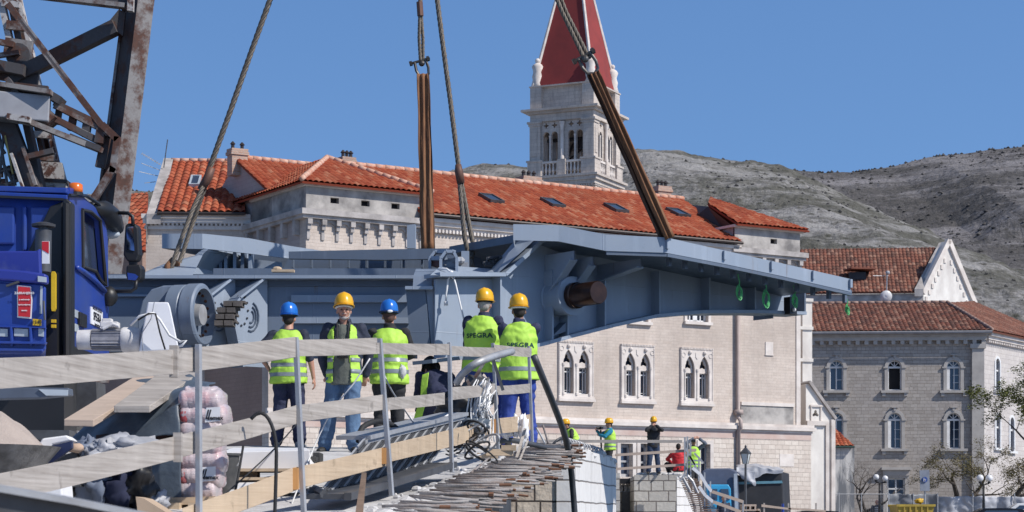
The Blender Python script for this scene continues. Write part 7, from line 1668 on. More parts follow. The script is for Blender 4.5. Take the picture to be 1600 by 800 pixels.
def person(loc, rz, h, label, pose=None, outfit=None, group='people at the bridge site', fine=True, bulk=1.16, head_yaw=0.0, head_pitch=0.0, lean=0.0, side=0.0, seed=0):
    """local: faces -y, right hand at -x. joints in units of a 1.80 m body"""
    S = h / 1.80; pose = pose or {}; of = dict(top=M_navy, legs=M_navy, vest=M_vest, skin=M_skin, helmet=M_yhelm, shoes=M_shoe, sleeves='long', hair=M_hair); of.update(outfit or {})
    rt = thing('person', loc, label, 'person', rz, group)
    vx = .011 if fine else .024; vb = .0085 if fine else .02
    sc = lambda p: Vector(p) * S
    pel = Vector((0, 0, pose.get('pelvis', .95))) + Vector(pose.get('shift', (0, 0, 0)))
    ct, st = math.cos(lean), math.sin(lean)
    def tor(x, y, z):      # point of the upper body, z above pelvis joint
        y2 = y * ct - z * st; z2 = z * ct + y * st
        x2 = x + z2 * math.sin(side); return pel + Vector((x2, y2, z2))
    hips = [pel + Vector((s * .085, 0, -.02)) for s in (-1, 1)]
    feet = [Vector(p) for p in pose.get('feet', ((-.12, 0, .08), (.12, 0, .08)))]
    kh = pose.get('knee', (0, -1, 0)); kh = kh if isinstance(kh[0], (tuple, list)) else (kh, kh)
    legs = []
    for i in (0, 1): k, f = ik(hips[i], feet[i], .435, .425, kh[i]); legs.append((hips[i], k, f))
    sh = [tor(s * .190, 0, .485) for s in (-1, 1)]
    hands = pose.get('hands', ((-.30, -.05, .82), (.30, -.05, .82))); eh = pose.get('elbow', ((-.5, 1, -.2), (.5, 1, -.2)))
    arms = []
    for i in (0, 1): e, w_ = ik(sh[i], Vector(hands[i]), .295, .265, eh[i]); arms.append((sh[i], e, w_))
    nb = tor(0, .0, .55); nt = tor(0, -.02, .61); hc = tor(0, -.03, .69)
    HM = Matrix.Translation(sc(hc)) @ Matrix.Rotation(head_yaw, 4, 'Z') @ Matrix.Rotation(head_pitch, 4, 'X') @ Matrix.Scale(S, 4)
    # ---- body: one continuous surface
    mb = MB(); loft(mb, [sc(tor(0, 0, z)) for z in (-.08, 0, .12, .27, .40, .50, .545)], [r * S for r in (.13, .155, .135, .15, .17, .13, .06)], [r * S for r in (.10, .11, .095, .11, .105, .08, .055)])
    mb.tube([sc(tor(0, 0, .50)), sc(nb), sc(nt), sc(hc)], [.075 * S, .06 * S, .056 * S, .06 * S], 14)
    mb.sphere((0, 0, .02), 1, 20, 14, (.074, .094, .105), HM.copy() if False else None) if False else None
    hv = MB(); hv.sphere((0, .012, .03), 1, 20, 14, (.080, .096, .094)); hv.sphere((0, -.018, -.035), 1, 16, 12, (.058, .068, .075)); hv.sphere((0, -.055, -.085), .027, 10, 8, (1.1, .9, .8))
    hv.tube([(0, -.088, .015), (0, -.104, -.008), (0, -.112, -.028), (0, -.092, -.036)], [.009, .012, .016, .010], 8)
    hv.tube([(-.04, -.074, .026), (-.012, -.09, .022), (.012, -.09, .022), (.04, -.074, .026)], .011, 8)
    for s in (-1, 1): hv.sphere((s * .079, .01, -.008), 1, 10, 8, (.010, .018, .031)); hv.sphere((s * .036, -.066, -.025), .024, 8, 6)
    hv.tube([(-.022, -.082, -.062), (0, -.092, -.062), (.022, -.082, -.062)], .008, 6)
    mb.add([HM @ Vector(p) for p in hv.v], hv.f)
    for (a, b, c) in legs: limb(mb, sc(a), sc(b), .075 * S, .05 * S); limb(mb, sc(b), sc(c), .052 * S, .036 * S, bulge=.006 * S)
    for i, (a, b, c) in enumerate(arms):
        limb(mb, sc(a), sc(b), .047 * S, .038 * S); limb(mb, sc(b), sc(c), .039 * S, .026 * S, bulge=.004)
        d = (c - b).normalized(); s = -1 if i == 0 else 1
        pr = Vector(pose.get('palm', ((0, 1, 0), (0, 1, 0)))[i]); y = (pr - d * pr.dot(d)).normalized(); x = d.cross(y)   # y: palm normal, x: across
        pc = c + d * .05; loft(mb, [sc(c), sc(c + d * .03), sc(pc + d * .015), sc(pc + d * .04)], [.024 * S, .036 * S, .042 * S, .038 * S], [.02 * S, .017 * S, .016 * S, .012 * S], x, 10)
        curl = pose.get('curl', .5)
        for k, (off, L) in enumerate(((-.030, .066), (-.010, .075), (.010, .070), (.029, .055))):
            p = pc + d * .035 + x * off; q = [p]; a_ = .15 + curl * .3
            for seg in (L * .45, L * .32, L * .25): dd = (d * math.cos(a_) + y * math.sin(a_)).normalized(); p = p + dd * seg; q.append(p); a_ += curl
            mb.tube([sc(t_) for t_ in q], [.0098 * S, .0092 * S, .0085 * S, .0072 * S], 8)
        tx = x * (-s if pose.get('thumb_flip') else s); p = c + d * .025 + tx * .03; q = [p, p + (d * .6 + tx * .6 + y * .25).normalized() * .035, p + (d * .9 + tx * .45 + y * .4).normalized() * .062]
        mb.tube([sc(t_) for t_ in q], [.0125 * S, .011 * S, .0085 * S], 8)
    solidify(mb, 'body', of['skin'], rt, vb, 3)
    # ---- trousers
    mb = MB(); loft(mb, [sc(tor(0, 0, z)) for z in (-.12, -.04, .04, .10)], [r * S * bulk for r in (.14, .172, .168, .158)], [r * S * bulk for r in (.11, .128, .125, .118)])
    for (a, b, c) in legs:
        limb(mb, sc(a + Vector((0, 0, .0))), sc(b), .102 * S * bulk, .078 * S * bulk); e = b.lerp(c, .96); limb(mb, sc(b), sc(e), .077 * S * bulk, .070 * S * bulk)
        for t_ in (.55, .75, .9): mb.sphere(sc(b.lerp(c, t_)), .080 * S * bulk, 10, 8, (1, 1, .45))
    solidify(mb, 'trousers', of['legs'], rt, vx, 3, .012, 8, seed, .009)
    mb = MB()
    for i, (a, b, c) in enumerate(legs):
        mb = MB(); fd_ = Vector(pose.get('toe', ((-.25, -1, 0), (.25, -1, 0)))[i]).normalized(); b0 = Vector((c.x, c.y, c.z - .075))
        loft(mb, [sc(b0 + Vector((0, 0, .0)) + fd_ * t_ + Vector((0, 0, z))) for t_, z in ((-.085, .04), (-.04, .045), (.05, .04), (.12, .03), (.175, .025))], [r * S for r in (.034, .043, .047, .05, .03)], [r * S for r in (.04, .048, .042, .032, .022)], Vector((-fd_.y, fd_.x, 0)), 12)
        mb.tube([sc(b0 + Vector((0, 0, .04))), sc(b0 + Vector((0, 0, .13)))], .05 * S, 12); solidify(mb, 'shoe', of['shoes'], rt, vx, 2)
    # ---- jacket or shirt
    top = MB(); T_ = [(-.10, .165, .13), (-.02, .178, .135), (.12, .165, .13), (.27, .178, .135), (.40, .185, .130), (.47, .160, .11), (.52, .11, .09), (.555, .07, .07)]
    loft(top, [sc(tor(0, 0, z)) for z, _, _ in T_], [r * S * bulk for _, r, _ in T_], [r * S * bulk for _, _, r in T_])
    for (a, b, c) in arms:
        limb(top, sc(a), sc(b), .074 * S, .062 * S)
        if of['sleeves'] == 'long': limb(top, sc(b), sc(b.lerp(c, .95)), .062 * S, .050 * S)
    if of['sleeves'] == 'long': top.tube([sc(tor(0, 0, .52)), sc(tor(0, -.005, .60))], [.085 * S, .07 * S], 14)
    jk = solidify(top, 'jacket' if of['sleeves'] == 'long' else 'tshirt', of['top'], rt, vx, 4, .012, 8, seed + 3, .010)
    # ---- hi-vis vest with tape
    if of['vest']:
        v0 = pose.get('vest_hem', -.13); mb = MB(); T_ = [(v0, .200, .160), (0, .192, .152), (.12, .180, .145), (.27, .188, .148), (.39, .188, .142), (.46, .172, .122), (.51, .135, .10), (.545, .08, .08)]
        loft(mb, [sc(tor(0, 0, z)) for z, _, _ in T_], [(r * S * bulk + .012) * (.86 if of.get('open') else 1) for _, r, _ in T_], [r * S * bulk + .012 for _, _, r in T_], n=22)
        vo = solidify(mb, 'hi_vis_vest', of['vest'], rt, vx, 4, .015, 7, seed + 8, .010)
        def cut_front(o, wd):
            bm = bmesh.new(); bm.from_mesh(o.data); bmesh.ops.delete(bm, geom=[f for f in bm.faces if f.calc_center_median().y < -.02 and abs(f.calc_center_median().x + .01) < wd + .03 * max(0, f.calc_center_median().z / S - 1.42) * -8 + .012 * math.sin(f.calc_center_median().z * 9)], context='FACES'); bm.to_mesh(o.data); bm.free(); md = o.modifiers.new('t', 'SOLIDIFY'); md.thickness = .008; md.offset = -1
        bv = BVHTree.FromPolygons([v_.co for v_ in vo.data.vertices], [tuple(p.vertices) for p in vo.data.polygons])
        sp = MB()
        def hit(ang, z, off=.004):
            c = sc(tor(0, 0, z)); ax = (sc(tor(0, 0, z + .05)) - c).normalized(); x = (Vector((1, 0, 0)) - ax * ax.x).normalized(); y = ax.cross(x); d = x * math.cos(ang) + y * math.sin(ang)
            r_ = bv.ray_cast(c + d * .6 * S, -d, .6 * S); return (r_[0] + r_[1] * off) if r_[0] else c + d * .2 * S
        for z0 in of.get('stripes', (-.045, .075)):
            n = 48; vs = [hit(6.2832 * i / n, z0 + dz * .048) for dz in (0, .5, 1) for i in range(n)]
            sp.add(vs, [(j*n+i, j*n+(i+1) % n, (j+1)*n+(i+1) % n, (j+1)*n+i) for j in range(2) for i in range(n)])
        tape = sp.build('reflective_tape', M_stripe, vo, smooth=True)
        if of.get('open'): cut_front(vo, .098); cut_front(tape, .102); cut_front(jk, .074)
        if of.get('text'):
            me = text_mesh('SPEGRA', .078 * S, .0022, .0, sx=1.15, space=1.08)
            bm = bmesh.new(); bm.from_mesh(me); bmesh.ops.triangulate(bm, faces=bm.faces[:]); bmesh.ops.subdivide_edges(bm, edges=bm.edges[:], cuts=1)
            zc_ = of.get('text_z', .30)
            for v_ in bm.verts:
                x, z = v_.co.x, v_.co.y; c = sc(tor(0, 0, zc_)) + Vector((-x, 0, z)); r_ = bv.ray_cast(c + Vector((0, .5, 0)), Vector((0, -1, 0)), .6); v_.co = (r_[0] + Vector((0, .007, 0))) if r_[0] else c + Vector((0, .15, 0))
            bm.to_mesh(me); bm.free(); me.materials.append(M_ink_teal); me.name = 'back_lettering'; to = bpy.data.objects.new('back_lettering', me); COL.objects.link(to); to.parent = vo
    # ---- head gear and hair
    if of['helmet']:
        q = MB(); n = 28; prof = [(1.0, .0), (1.0, .025), (.98, .06), (.88, .105), (.68, .138), (.4, .157), (.12, .163)]
        vs = []
        for (r, z) in prof:
            for i in range(n):
                t_ = 6.2832 * i / n; rid = 1 + .035 * (1 if (abs(math.cos(t_)) < .35 and z > .03) else 0); vs.append((.112 * r * math.cos(t_) * rid, .138 * r * math.sin(t_) * (1 + .02 * rid), z * rid + .052))
        q.add(vs, [(j*n+i, j*n+(i+1) % n, (j+1)*n+(i+1) % n, (j+1)*n+i) for j in range(len(prof)-1) for i in range(n)] + [tuple((len(prof)-1)*n+i for i in range(n))])
        q.v = [tuple(HM @ Vector(p)) for p in q.v]; ho = q.build('helmet', of['helmet'], rt, smooth=True); sd_ = ho.modifiers.new('t', 'SOLIDIFY'); sd_.thickness = .004
        q = MB(); vs = []
        for r in (1.0, 1.10):
            for i in range(n):
                t_ = 6.2832 * i / n; f_ = max(0, -math.sin(t_)) ** 1.5; rr = r + (f_ * .24 if r > 1 else 0); vs.append(HM @ Vector((.112 * rr * math.cos(t_), .138 * rr * math.sin(t_), .053 - (f_ * .008 if r > 1 else 0))))
        q.add(vs, [(i, (i+1) % n, (i+1) % n + n, i + n) for i in range(n)]); bo = q.build('brim', of['helmet'], ho, smooth=True); sd_ = bo.modifiers.new('t', 'SOLIDIFY'); sd_.thickness = .005
        q = MB(); q.tube([HM @ Vector((.088 * math.cos(t_), .105 * math.sin(t_) + .01, .042)) for t_ in [6.2832 * i / 20 for i in range(21)]], .014 * S, 6); q.build('headband', of.get('band', M_blackcloth), ho, smooth=True)
        if of.get('goggles'):
            q = MB(); q.tube([HM @ Vector((.117 * math.cos(t_), .146 * math.sin(t_), .055)) for t_ in [6.2832 * i / 24 for i in range(25)]], .009 * S, 6); go = q.build('goggle_strap', M_blackcloth, ho, smooth=True)
            q = MB(); q.sphere(HM @ Vector((-.01, .148, .055)), .02 * S, 10, 8, (1.7, .5, .9)); q.build('goggle_buckle', M_paper, ho, smooth=True)
    q = MB(); hair = of['hair']; vs = []
    if hair:
        hm = MB(); hm.sphere((0, .022, .034), 1, 18, 12, (.081, .091, .094)); hm.sphere((0, .05, -.02), 1, 14, 10, (.066, .058, .06)); keep = MB(); keep.add([HM @ Vector(p) for p in hm.v], hm.f); solidify(keep, 'hair', hair, rt, vb, 2, .002, 40, seed)
    if of.get('beard'):
        bm_ = MB(); bm_.sphere((0, -.060, -.096), 1, 14, 10, (.034, .030, .022)); bm_.tube([(-.066, .0, -.02), (-.060, -.03, -.065), (-.034, -.070, -.093), (.034, -.070, -.093), (.060, -.03, -.065), (.066, .0, -.02)], .009, 8); bm_.tube([(-.03, -.088, -.056), (0, -.104, -.049), (.03, -.088, -.056)], .006, 8); bm_.v = [tuple(HM @ Vector(p)) for p in bm_.v]; solidify(bm_, 'beard', M_greyhair, rt, .006, 2)
    if fine and not of.get('noface'):
        for s in (-1, 1):
            q = MB(); q.sphere(HM @ Vector((s * .030, -.080, .004)), .0085 * S, 10, 8, (1.5, .8, .7)); q.build('eye', M_eye, rt, smooth=True)
            q = MB(); q.tube([HM @ Vector(p) for p in ((s * .016, -.094, .020), (s * .032, -.090, .025), (s * .048, -.076, .019))], .0042 * S, 6); q.build('eyebrow', of.get('brow', M_hair), rt, smooth=True)
        q = MB(); q.tube([HM @ Vector(p) for p in ((-.022, -.086, -.062), (0, -.099, -.061), (.022, -.086, -.062))], .0048 * S, 6); q.build('mouth', M_lip, rt, smooth=True)
    rt['_hm'] = 0; del rt['_hm']
    return rt, sc, HM, arms
M_ink_teal = mat('dark_green_print', (.015, .07, .05), .6)
def at(px, D, z): return ((px - 800) / F * D, D, z)
GW = 'workers standing on the ramp'
# left worker, back to the camera, one hand on his hip
person(at(451, 25.0, zd(25) - .02), R(176), 1.74, 'worker in blue helmet and short navy sleeves, back turned, one hand on his hip', dict(hands=((-.335, -.03, .80), (.27, -.06, 1.02)), elbow=((-1, .3, 0), (1, .55, 0)), feet=((-.14, 0, .08), (.15, .03, .08)), palm=((1, 0, 0), (-1, 0, 0))), dict(top=M_navy2, legs=M_navy, helmet=M_bhelm, sleeves='short', shoes=M_greyshoe, noface=True), GW, seed=1)
# the man facing the camera
rt, sc, HM, arms = person(at(538, 23.5, zd(23.5) - .03), R(-3), 1.80, 'grey bearded man in yellow helmet, open vest, olive shirt and jeans, facing the camera', dict(hands=((-.22, .16, .92), (.22, .16, .92)), elbow=((-1, .5, -.1), (1, .5, -.1)), feet=((-.24, .05, .08), (.13, -.12, .08))), dict(top=M_navy2, legs=M_jeans, helmet=M_yhelm, beard=True, brow=M_greyhair, hair=M_greyhair, band=mat('white_sweat_band', (.75, .75, .75), .9), stripes=(-.03, .10), open=True), GW, head_yaw=R(10), head_pitch=R(-7), seed=2)
mb = MB(); T_ = [(-.16, .168, .142), (0, .165, .145), (.2, .165, .14), (.36, .16, .135), (.46, .12, .115), (.53, .075, .08)]
loft(mb, [sc(Vector((0, -.012, .95 + z))) for z, _, _ in T_], [r * 1.1 for _, r, _ in T_], [r * 1.1 for _, _, r in T_]); so = solidify(mb, 'shirt', M_shirt, rt, .011, 4, .008, 8, 4, .005)
for s in (-1, 1):
    mb = MB(); mb.tube([sc((s * .05, -.10, 1.47)), sc((s * .062, -.05, 1.50)), sc((s * .05, .04, 1.51))], .016, 8); mb.build('shirt_collar', M_shirt, rt, smooth=True)
    mb = MB(); mb.tube([sc((s * .065, -.17, 1.18)), sc((s * .062, -.165, 1.34)), sc((s * .07, -.10, 1.50)), sc((s * .05, .02, 1.55))], .009, 6); mb.build('camera_strap', M_blackcloth, rt, smooth=True)
cm = thing('photo_camera', sc((0, 0, 0)), 'black camera hanging on the chest of the bearded man', 'camera'); cm.location = Matrix.Translation(rt.location) @ sc((.0, -.215, 1.13)); cm.rotation_euler = rt.rotation_euler
mb = MB(); mb.box(-.065, .065, -.03, .03, -.045, .035); mb.box(-.025, .025, -.03, .03, .035, .058); mb.build('camera_body', M_black, cm, bevel=.008); mb = MB(); mb.lathe([(.03, -.11), (.038, -.105), (.036, -.03)], 18, None, 'y'); mb.build('lens', M_black, cm, smooth=True, autos=40)
# third worker
rt3, sc3, HM3, _ = person(at(608, 24.2, zd(24.2) - .02), R(-176), 1.745, 'worker in blue helmet with goggle strap, back turned, black trousers and glove in back pocket', dict(hands=((-.10, -.32, 1.12), (.10, -.34, 1.10)), elbow=((-1, .2, -.3), (1, .2, -.3))), dict(top=M_blackcloth, legs=M_blackcloth, helmet=M_bhelm, goggles=True, text=True, text_z=.315, noface=True, hair=mat('reddish_short_hair', (.10, .05, .04), .8), stripes=(-.01, .13)), GW, seed=3)
o = lumpy('work_glove', (0, 0, 0), .04, .035, .07, mat('white_knit_glove', (.62, .62, .62), .9), .35, 3, 20, 2); o.location = Matrix.Translation(rt3.location) @ Matrix.Rotation(rt3.rotation_euler.z, 4, 'Z') @ Vector((-.155, .15, .93)); props(o, 'white knitted glove tucked at the hip of the black trousers', 'glove')
# stooping worker, mostly hidden behind the railing
dp = person(at(686, 25.0, zd(25) - .02), R(196), 1.74, 'stooping worker in navy overalls with loose bright vest, half hidden behind the railing', dict(pelvis=.66, hands=((-.12, -.62, .55), (.12, -.60, .50)), elbow=((-.6, .2, -.3), (.6, .2, -.3)), feet=((-.16, -.05, .08), (.16, .0, .08)), shift=(0, .20, 0)), dict(top=M_navy, legs=M_navy, helmet=M_blackcloth, vest=None, noface=True), GW, lean=R(58), head_pitch=R(40), seed=4)[0]
sheet('loose_vest_panel', [[Vector(p) for p in ((.16, .10, .92), (.22, .04, .90))], [Vector(p) for p in ((.20, .14, .55), (.27, .08, .56))], [Vector(p) for p in ((.25, .10, .28), (.34, .04, .30))]], M_vest, None, .02, 3, 14).parent = dp
# the two on the right
person(at(752, 24.9, zd(25) + .10), R(165), 1.78, 'worker in yellow helmet and hooded navy jacket, back turned, beside the cable heap', dict(hands=((-.26, -.38, .88), (.22, -.30, .86)), elbow=((-1, .4, -.3), (1, .4, -.3)), feet=((-.22, -.28, .22), (.16, .02, .08)), knee=((-.4, -1, .2), (.2, -1, 0))), dict(top=M_navy, legs=M_cobalt, helmet=M_yhelm, text=True, text_z=.30, noface=True, hair=M_greyhair, stripes=(.0,)), GW, head_yaw=R(6), side=R(-3), seed=5)
person(at(811, 24.4, zd(24.4)), R(-174), 1.80, 'worker in yellow helmet and cobalt trousers, back turned, rightmost on the ramp', dict(hands=((.06, -.33, .95), (.02, -.36, .92)), elbow=((-1, .1, -.3), (1, .1, -.3)), feet=((-.14, 0, .08), (.15, .02, .08))), dict(top=M_navy, legs=M_cobalt, helmet=M_yhelm, text=True, text_z=.27, noface=True, skin=M_skin2, band=M_paper, stripes=(-.03,)), GW, head_yaw=R(4), seed=6)
# far side of the canal
GF = 'people on the far pier'; zfar = zf + .02
def cam_for(pt, w_, label):
    c = thing('photo_camera', pt, label, 'camera'); mb = MB(); mb.box(-w_/2, w_/2, -.04, .04, -.05, .05); mb.build('camera_body', M_black, c, bevel=.01); mb = MB(); mb.lathe([(.04, -.14), (.045, -.04)], 12, None, 'y'); mb.build('lens', M_black, c); return c
person(at(900, 63, zfar), R(-70), 1.72, 'person in dark hooded jacket and yellow helmet bending behind the near pier', dict(hands=((-.2, -.42, 1.0), (.2, -.42, 1.0)), elbow=((-1, 0, -.5), (1, 0, -.5))), dict(top=M_blackcloth, legs=M_blackcloth, noface=True), GF, False, lean=R(28), seed=7)
person(at(953, 64, zfar - .05), R(-82), 1.76, 'cameraman in turquoise sleeves and yellow helmet filming to the left', dict(hands=((-.08, -.42, 1.45), (.08, -.36, 1.30)), elbow=((-1, 0, -.7), (1, 0, -.7)), curl=.9), dict(top=M_turq, legs=M_blackcloth, noface=True), GF, False, seed=8)
cam_for(Vector(at(938.5, 63.9, (H - 669) / F * 64)), .26, 'video camera held out by the man in turquoise sleeves').rotation_euler = (0, 0, R(-70))
mb = MB(); mb.tube([P(938.5, 672, 63.9), P(939, 688, 63.9), P(940, 706, 63.9)], .03, 6); props(mb.build('camera_grip_pole', M_black), 'black stabiliser pole below the video camera', 'pole')
person(at(1021, 64, zfar), R(2), 1.76, 'photographer in black jacket and jeans standing on the far block pier', dict(hands=((-.06, -.20, 1.55), (.06, -.20, 1.55)), elbow=((-1, -.2, -.8), (1, -.2, -.8)), curl=.9, feet=((-.16, 0, .08), (.16, 0, .08))), dict(top=M_blackcloth, legs=mat('dark_denim', (.03, .05, .10), .9), vest=None), GF, False, seed=9)
cam_for(Vector(at(1021, 63.7, (H - 671) / F * 63.7)), .14, 'small camera at the face of the black clad photographer')
person(at(1060, 64.6, zfar - .28), R(172), 1.74, 'dark haired person in red jacket sitting on the far pier, back turned', dict(pelvis=.50, feet=((-.3, -.45, .30), (.3, -.50, .30)), knee=((-.8, 0, 1), (.8, 0, 1)), hands=((-.28, -.42, .95), (.25, -.35, .70)), elbow=((-1, .2, -.4), (1, .2, -.4))), dict(top=M_red_jkt, legs=M_blackcloth, vest=None, helmet=None, noface=True), GF, False, seed=10)
person(at(1083, 63, zfar - .62), R(20), 1.74, 'person in bright vest raising a camera overhead at the gangway top', dict(hands=((-.10, -.22, 1.74), (.12, -.22, 1.74)), elbow=((-1, -.3, -.2), (1, -.3, -.2)), curl=.9), dict(top=mat('slate_sleeves', (.12, .14, .18), .9), legs=M_blackcloth, helmet=None), GF, False, seed=11)
cam_for(Vector(at(1082.5, 62.8, (H - 689) / F * 63)), .17, 'camera raised above the head of the bright vest wearer')
GQ = 'people on the far quay'
person(at(1243, 88, ZQ), R(5), 1.84, 'worker in yellow helmet, black shirt and open bright vest on the far quay', None, dict(top=M_blackcloth, legs=M_blackcloth), GQ, False, seed=12)
person(at(1370, 95, ZQ), R(-8), 1.80, 'bald man in grey jacket and striped jumper near the left globe lamp', None, dict(top=mat('grey_striped_jumper', (.10, .11, .13), .9), legs=M_blackcloth, helmet=None, vest=None, hair=None), GQ, False, seed=13)
mb = MB()
for k in range(6): mb.box(-.09, .09, -.16, -.14, .98 + k * .08, 1.01 + k * .08)
o = mb.build('jumper_stripes', M_paper, [x for x in COL.objects if x.get('label', '').startswith('bald man')][0])
person(at(1131, 73.5, ZQ), R(10), 1.72, 'dark dressed person with reddish face beside the pale blue truck cab', None, dict(top=M_navy2, legs=M_blackcloth, helmet=None, vest=None), GQ, False, seed=14)
# ------------------------------------------------------------ far quay: railing, gangway, truck, lamps, trees, cars
fr2 = thing('timber_railing', P(1000, 745, 60), 'far timber railing of three boards in front of the photographers', 'railing')
def fboard(pts, D, m, par, h=None, D2=None):
    (x0, a, b), (x1, c, d) = pts; D2 = D2 or D; mb = MB(); q = [P(x0, a, D), P(x1, c, D2), P(x1, d, D2), P(x0, b, D)]; mb.add(q + [p + Vector((0, .04, 0)) for p in q], [(0, 3, 2, 1), (4, 5, 6, 7), (0, 1, 5, 4), (3, 7, 6, 2), (0, 4, 7, 3), (1, 2, 6, 5)]); return mb.build('board', m, par, 'world')
fboard(((834, 687, 691.5), (1066, 687.5, 692)), 58, M_wood, fr2); fboard(((961, 709, 713), (1088, 701, 705.5)), 58.1, M_wood_far, fr2); fboard(((960, 731, 735), (1069, 724, 728)), 58.1, M_wood_far, fr2)
for (x, y0, y1) in ((1070, 683, 745), (1074, 682, 748), (1079, 690, 746), (1092, 714, 752)):
    mb = MB(); mb.beam(P(x, y0, 58), P(x, y1, 58), .045, .045); mb.build('post', M_galv, fr2, 'world')
mb = MB()
for (a, b) in (((1071, 700), (1090, 735)), ((1085, 708), (1098, 722)), ((1070, 740), (1062, 752)), ((1077, 712), (1086, 726))): mb.beam(P(*a, 57.8), P(*b, 57.8), .05, .03)
mb.build('brace', M_galv, fr2, 'world')
ch_ = thing('gangway', P(1090, 800, 58), 'steep slatted gangway with white rope like rails descending from the far pier', 'gangway')
S0, S1 = P(1078, 748, 60), P(1112, 812, 56)
for k in range(22):
    t_ = k / 21; c = S0.lerp(S1, t_); w_ = .42 + t_ * .25; mb = MB(); mb.beam(c + Vector((-w_ / 2 - .1, 0, .02)), c + Vector((w_ / 2, 0, -.02)), .035, .12); mb.build('slat', mat('brown_slat', (.16, .10, .075), .9, c2=(.3, .24, .2), scale=5), ch_, 'world')
mb = MB()
for q in (((1072, 741), (1082, 752), (1092, 775), (1100, 812)), ((1066, 745), (1077, 765), (1085, 790), (1088, 812))): mb.tube([P(*a, 58.5) for a in q], .045, 6)
mb.build('stringer', M_galv, ch_, 'world')
for q in (((1082, 731), (1094, 741), (1104, 758), (1112, 768), (1134, 775), (1161, 784)), ((1092, 760), (1102, 774), (1114, 784), (1134, 791), (1158, 800))):
    for a, b in zip(q, q[1:]):
        mb = MB(); mb.beam(P(*a, 57), P(*b, 57), .085, .03); mb.build('rail', M_wood_far if a[0] > 1110 else M_paper, ch_, 'world')
for (x, y0, y1) in ((1101, 738, 792), (1110, 752, 800), (1133, 772, 806), (1161, 782, 806)):
    mb = MB(); mb.beam(P(x, y0, 57.1), P(x, y1, 57.1), .04, .04); mb.build('post', M_galv, ch_, 'world')
# truck with tarpaulin body and pale blue cab
t2 = thing('canvas_truck', P(1160, 850, 76), 'truck with slate canvas body and pale blue cab parked at the palace foot', 'truck')
mb = MB(); a = P(1100, 731, 76); mb = MB(); block(mb, [(1097, 736), (1104, 732), (1140, 731.5), (1150, 736), (1152, 806), (1097, 806)], 76, 5.5, 1.2); mb.build('canvas_body', mat('slate_canvas', (.09, .11, .17), .7, c2=(.06, .075, .12), scale=2, bmp=.2), t2, 'world', bevel=.05)
mb = MB(); block(mb, [(1103, 757), (1138, 757), (1142, 764), (1143, 800), (1108, 800), (1105, 775)], 75.4, .5); mb.build('cab', mat('pale_blue_cab_paint', (.05, .38, .68), .35), t2, 'world', bevel=.03)
for pts in (((1109, 764), (1121, 764), (1121, 781), (1112, 781)), ((1126, 764), (1138, 764), (1140, 781), (1127, 781))):
    mb = MB(); block(mb, list(pts), 75.36, .05); mb.build('window', M_glass, t2, 'world')
mb = MB(); block(mb, [(1150, 734), (1222, 737), (1225, 806), (1150, 806)], 76.8, 2.5, .6); mb.build('dark_canvas_side', mat('black_canvas', (.015, .016, .02), .6, c2=(.03, .03, .035), scale=2), t2, 'world', bevel=.04)
mb = MB(); block(mb, [(1151, 753), (1222, 751), (1223, 755), (1151, 757)], 76.75, .05); mb.build('blue_stripe', mat('faded_blue_stripe', (.12, .28, .36), .6), t2, 'world')
mb = MB(); mb.beam(P(1149, 740, 75.9), P(1151, 800, 75.9), .12, .06); mb.build('corner_post', mat('pale_blue_grey', (.42, .46, .52), .6), t2, 'world')
mb = MB()
for (x, d) in ((1120, 77), (1210, 78)): mb = MB(); mb.lathe([(.2, -.12), (.5, -.12), (.5, .12), (.2, .12)], 18, Matrix.Translation((P(x, 0, d).x, d - .6, ZQ + .5)) @ Matrix.Rotation(R(90), 4, 'Z'), 'x'); mb.build('wheel', M_rubber, t2, 'world')
g2 = [[P(1152, 727, 79), P(1180, 724, 79), P(1200, 728, 79), P(1223, 733, 79)], [P(1150, 731, 76.6), P(1178, 729, 76.6), P(1200, 732, 76.6), P(1224, 735, 76.6)], [P(1152, 742, 76.5), P(1176, 750, 76.5), P(1198, 739, 76.6), P(1222, 739, 76.6)]]
sheet('silver_cover', g2, M_tarp_light, t2, .06, 4, 44)
sheet('hanging_flap', [[P(1152, 738, 76.3), P(1166, 735, 76.3), P(1180, 737, 76.3)], [P(1160, 748, 76.3), P(1172, 752, 76.2), P(1181, 752, 76.3)], [P(1176, 757, 76.3), P(1179, 760, 76.3), P(1181, 760, 76.3)]], M_tarp_light, t2, .06, 6, 20)
# lantern on a post
ln = thing('lantern', (P(1165, 0, 74).x, 74, ZQ), 'old style glass lantern on a thin post beside the drainpipe', 'street lamp')
mb = MB(); c = P(1165, 714, 74); mb.lathe([(.06, -.26), (.10, -.24), (.19, .12), (.20, .13)], 4, Matrix.Translation(c) @ Matrix.Rotation(R(20), 4, 'Z')); mb.build('glass', mat('frosted_lamp_glass', (.62, .66, .66), .2), ln, 'world')
mb = MB(); mb.lathe([(.23, .12), (.24, .14), (.10, .28), (.04, .34), (.05, .38), (.01, .44)], 4, Matrix.Translation(c) @ Matrix.Rotation(R(20), 4, 'Z'))
for k in range(4): t_ = R(20 + 90 * k); mb.tube([c + Vector((.105 * math.cos(t_), .105 * math.sin(t_), -.25)), c + Vector((.2 * math.cos(t_), .2 * math.sin(t_), .13))], .014, 5)
mb.build('cap', M_darksteel, ln, 'world'); mb = MB(); mb.tube([c + Vector((0, 0, -.25)), Vector((c.x, c.y, ZQ + .6)), Vector((c.x, c.y, ZQ))], [.04, .05, .1], 8); mb.build('post', M_darksteel, ln, 'world')
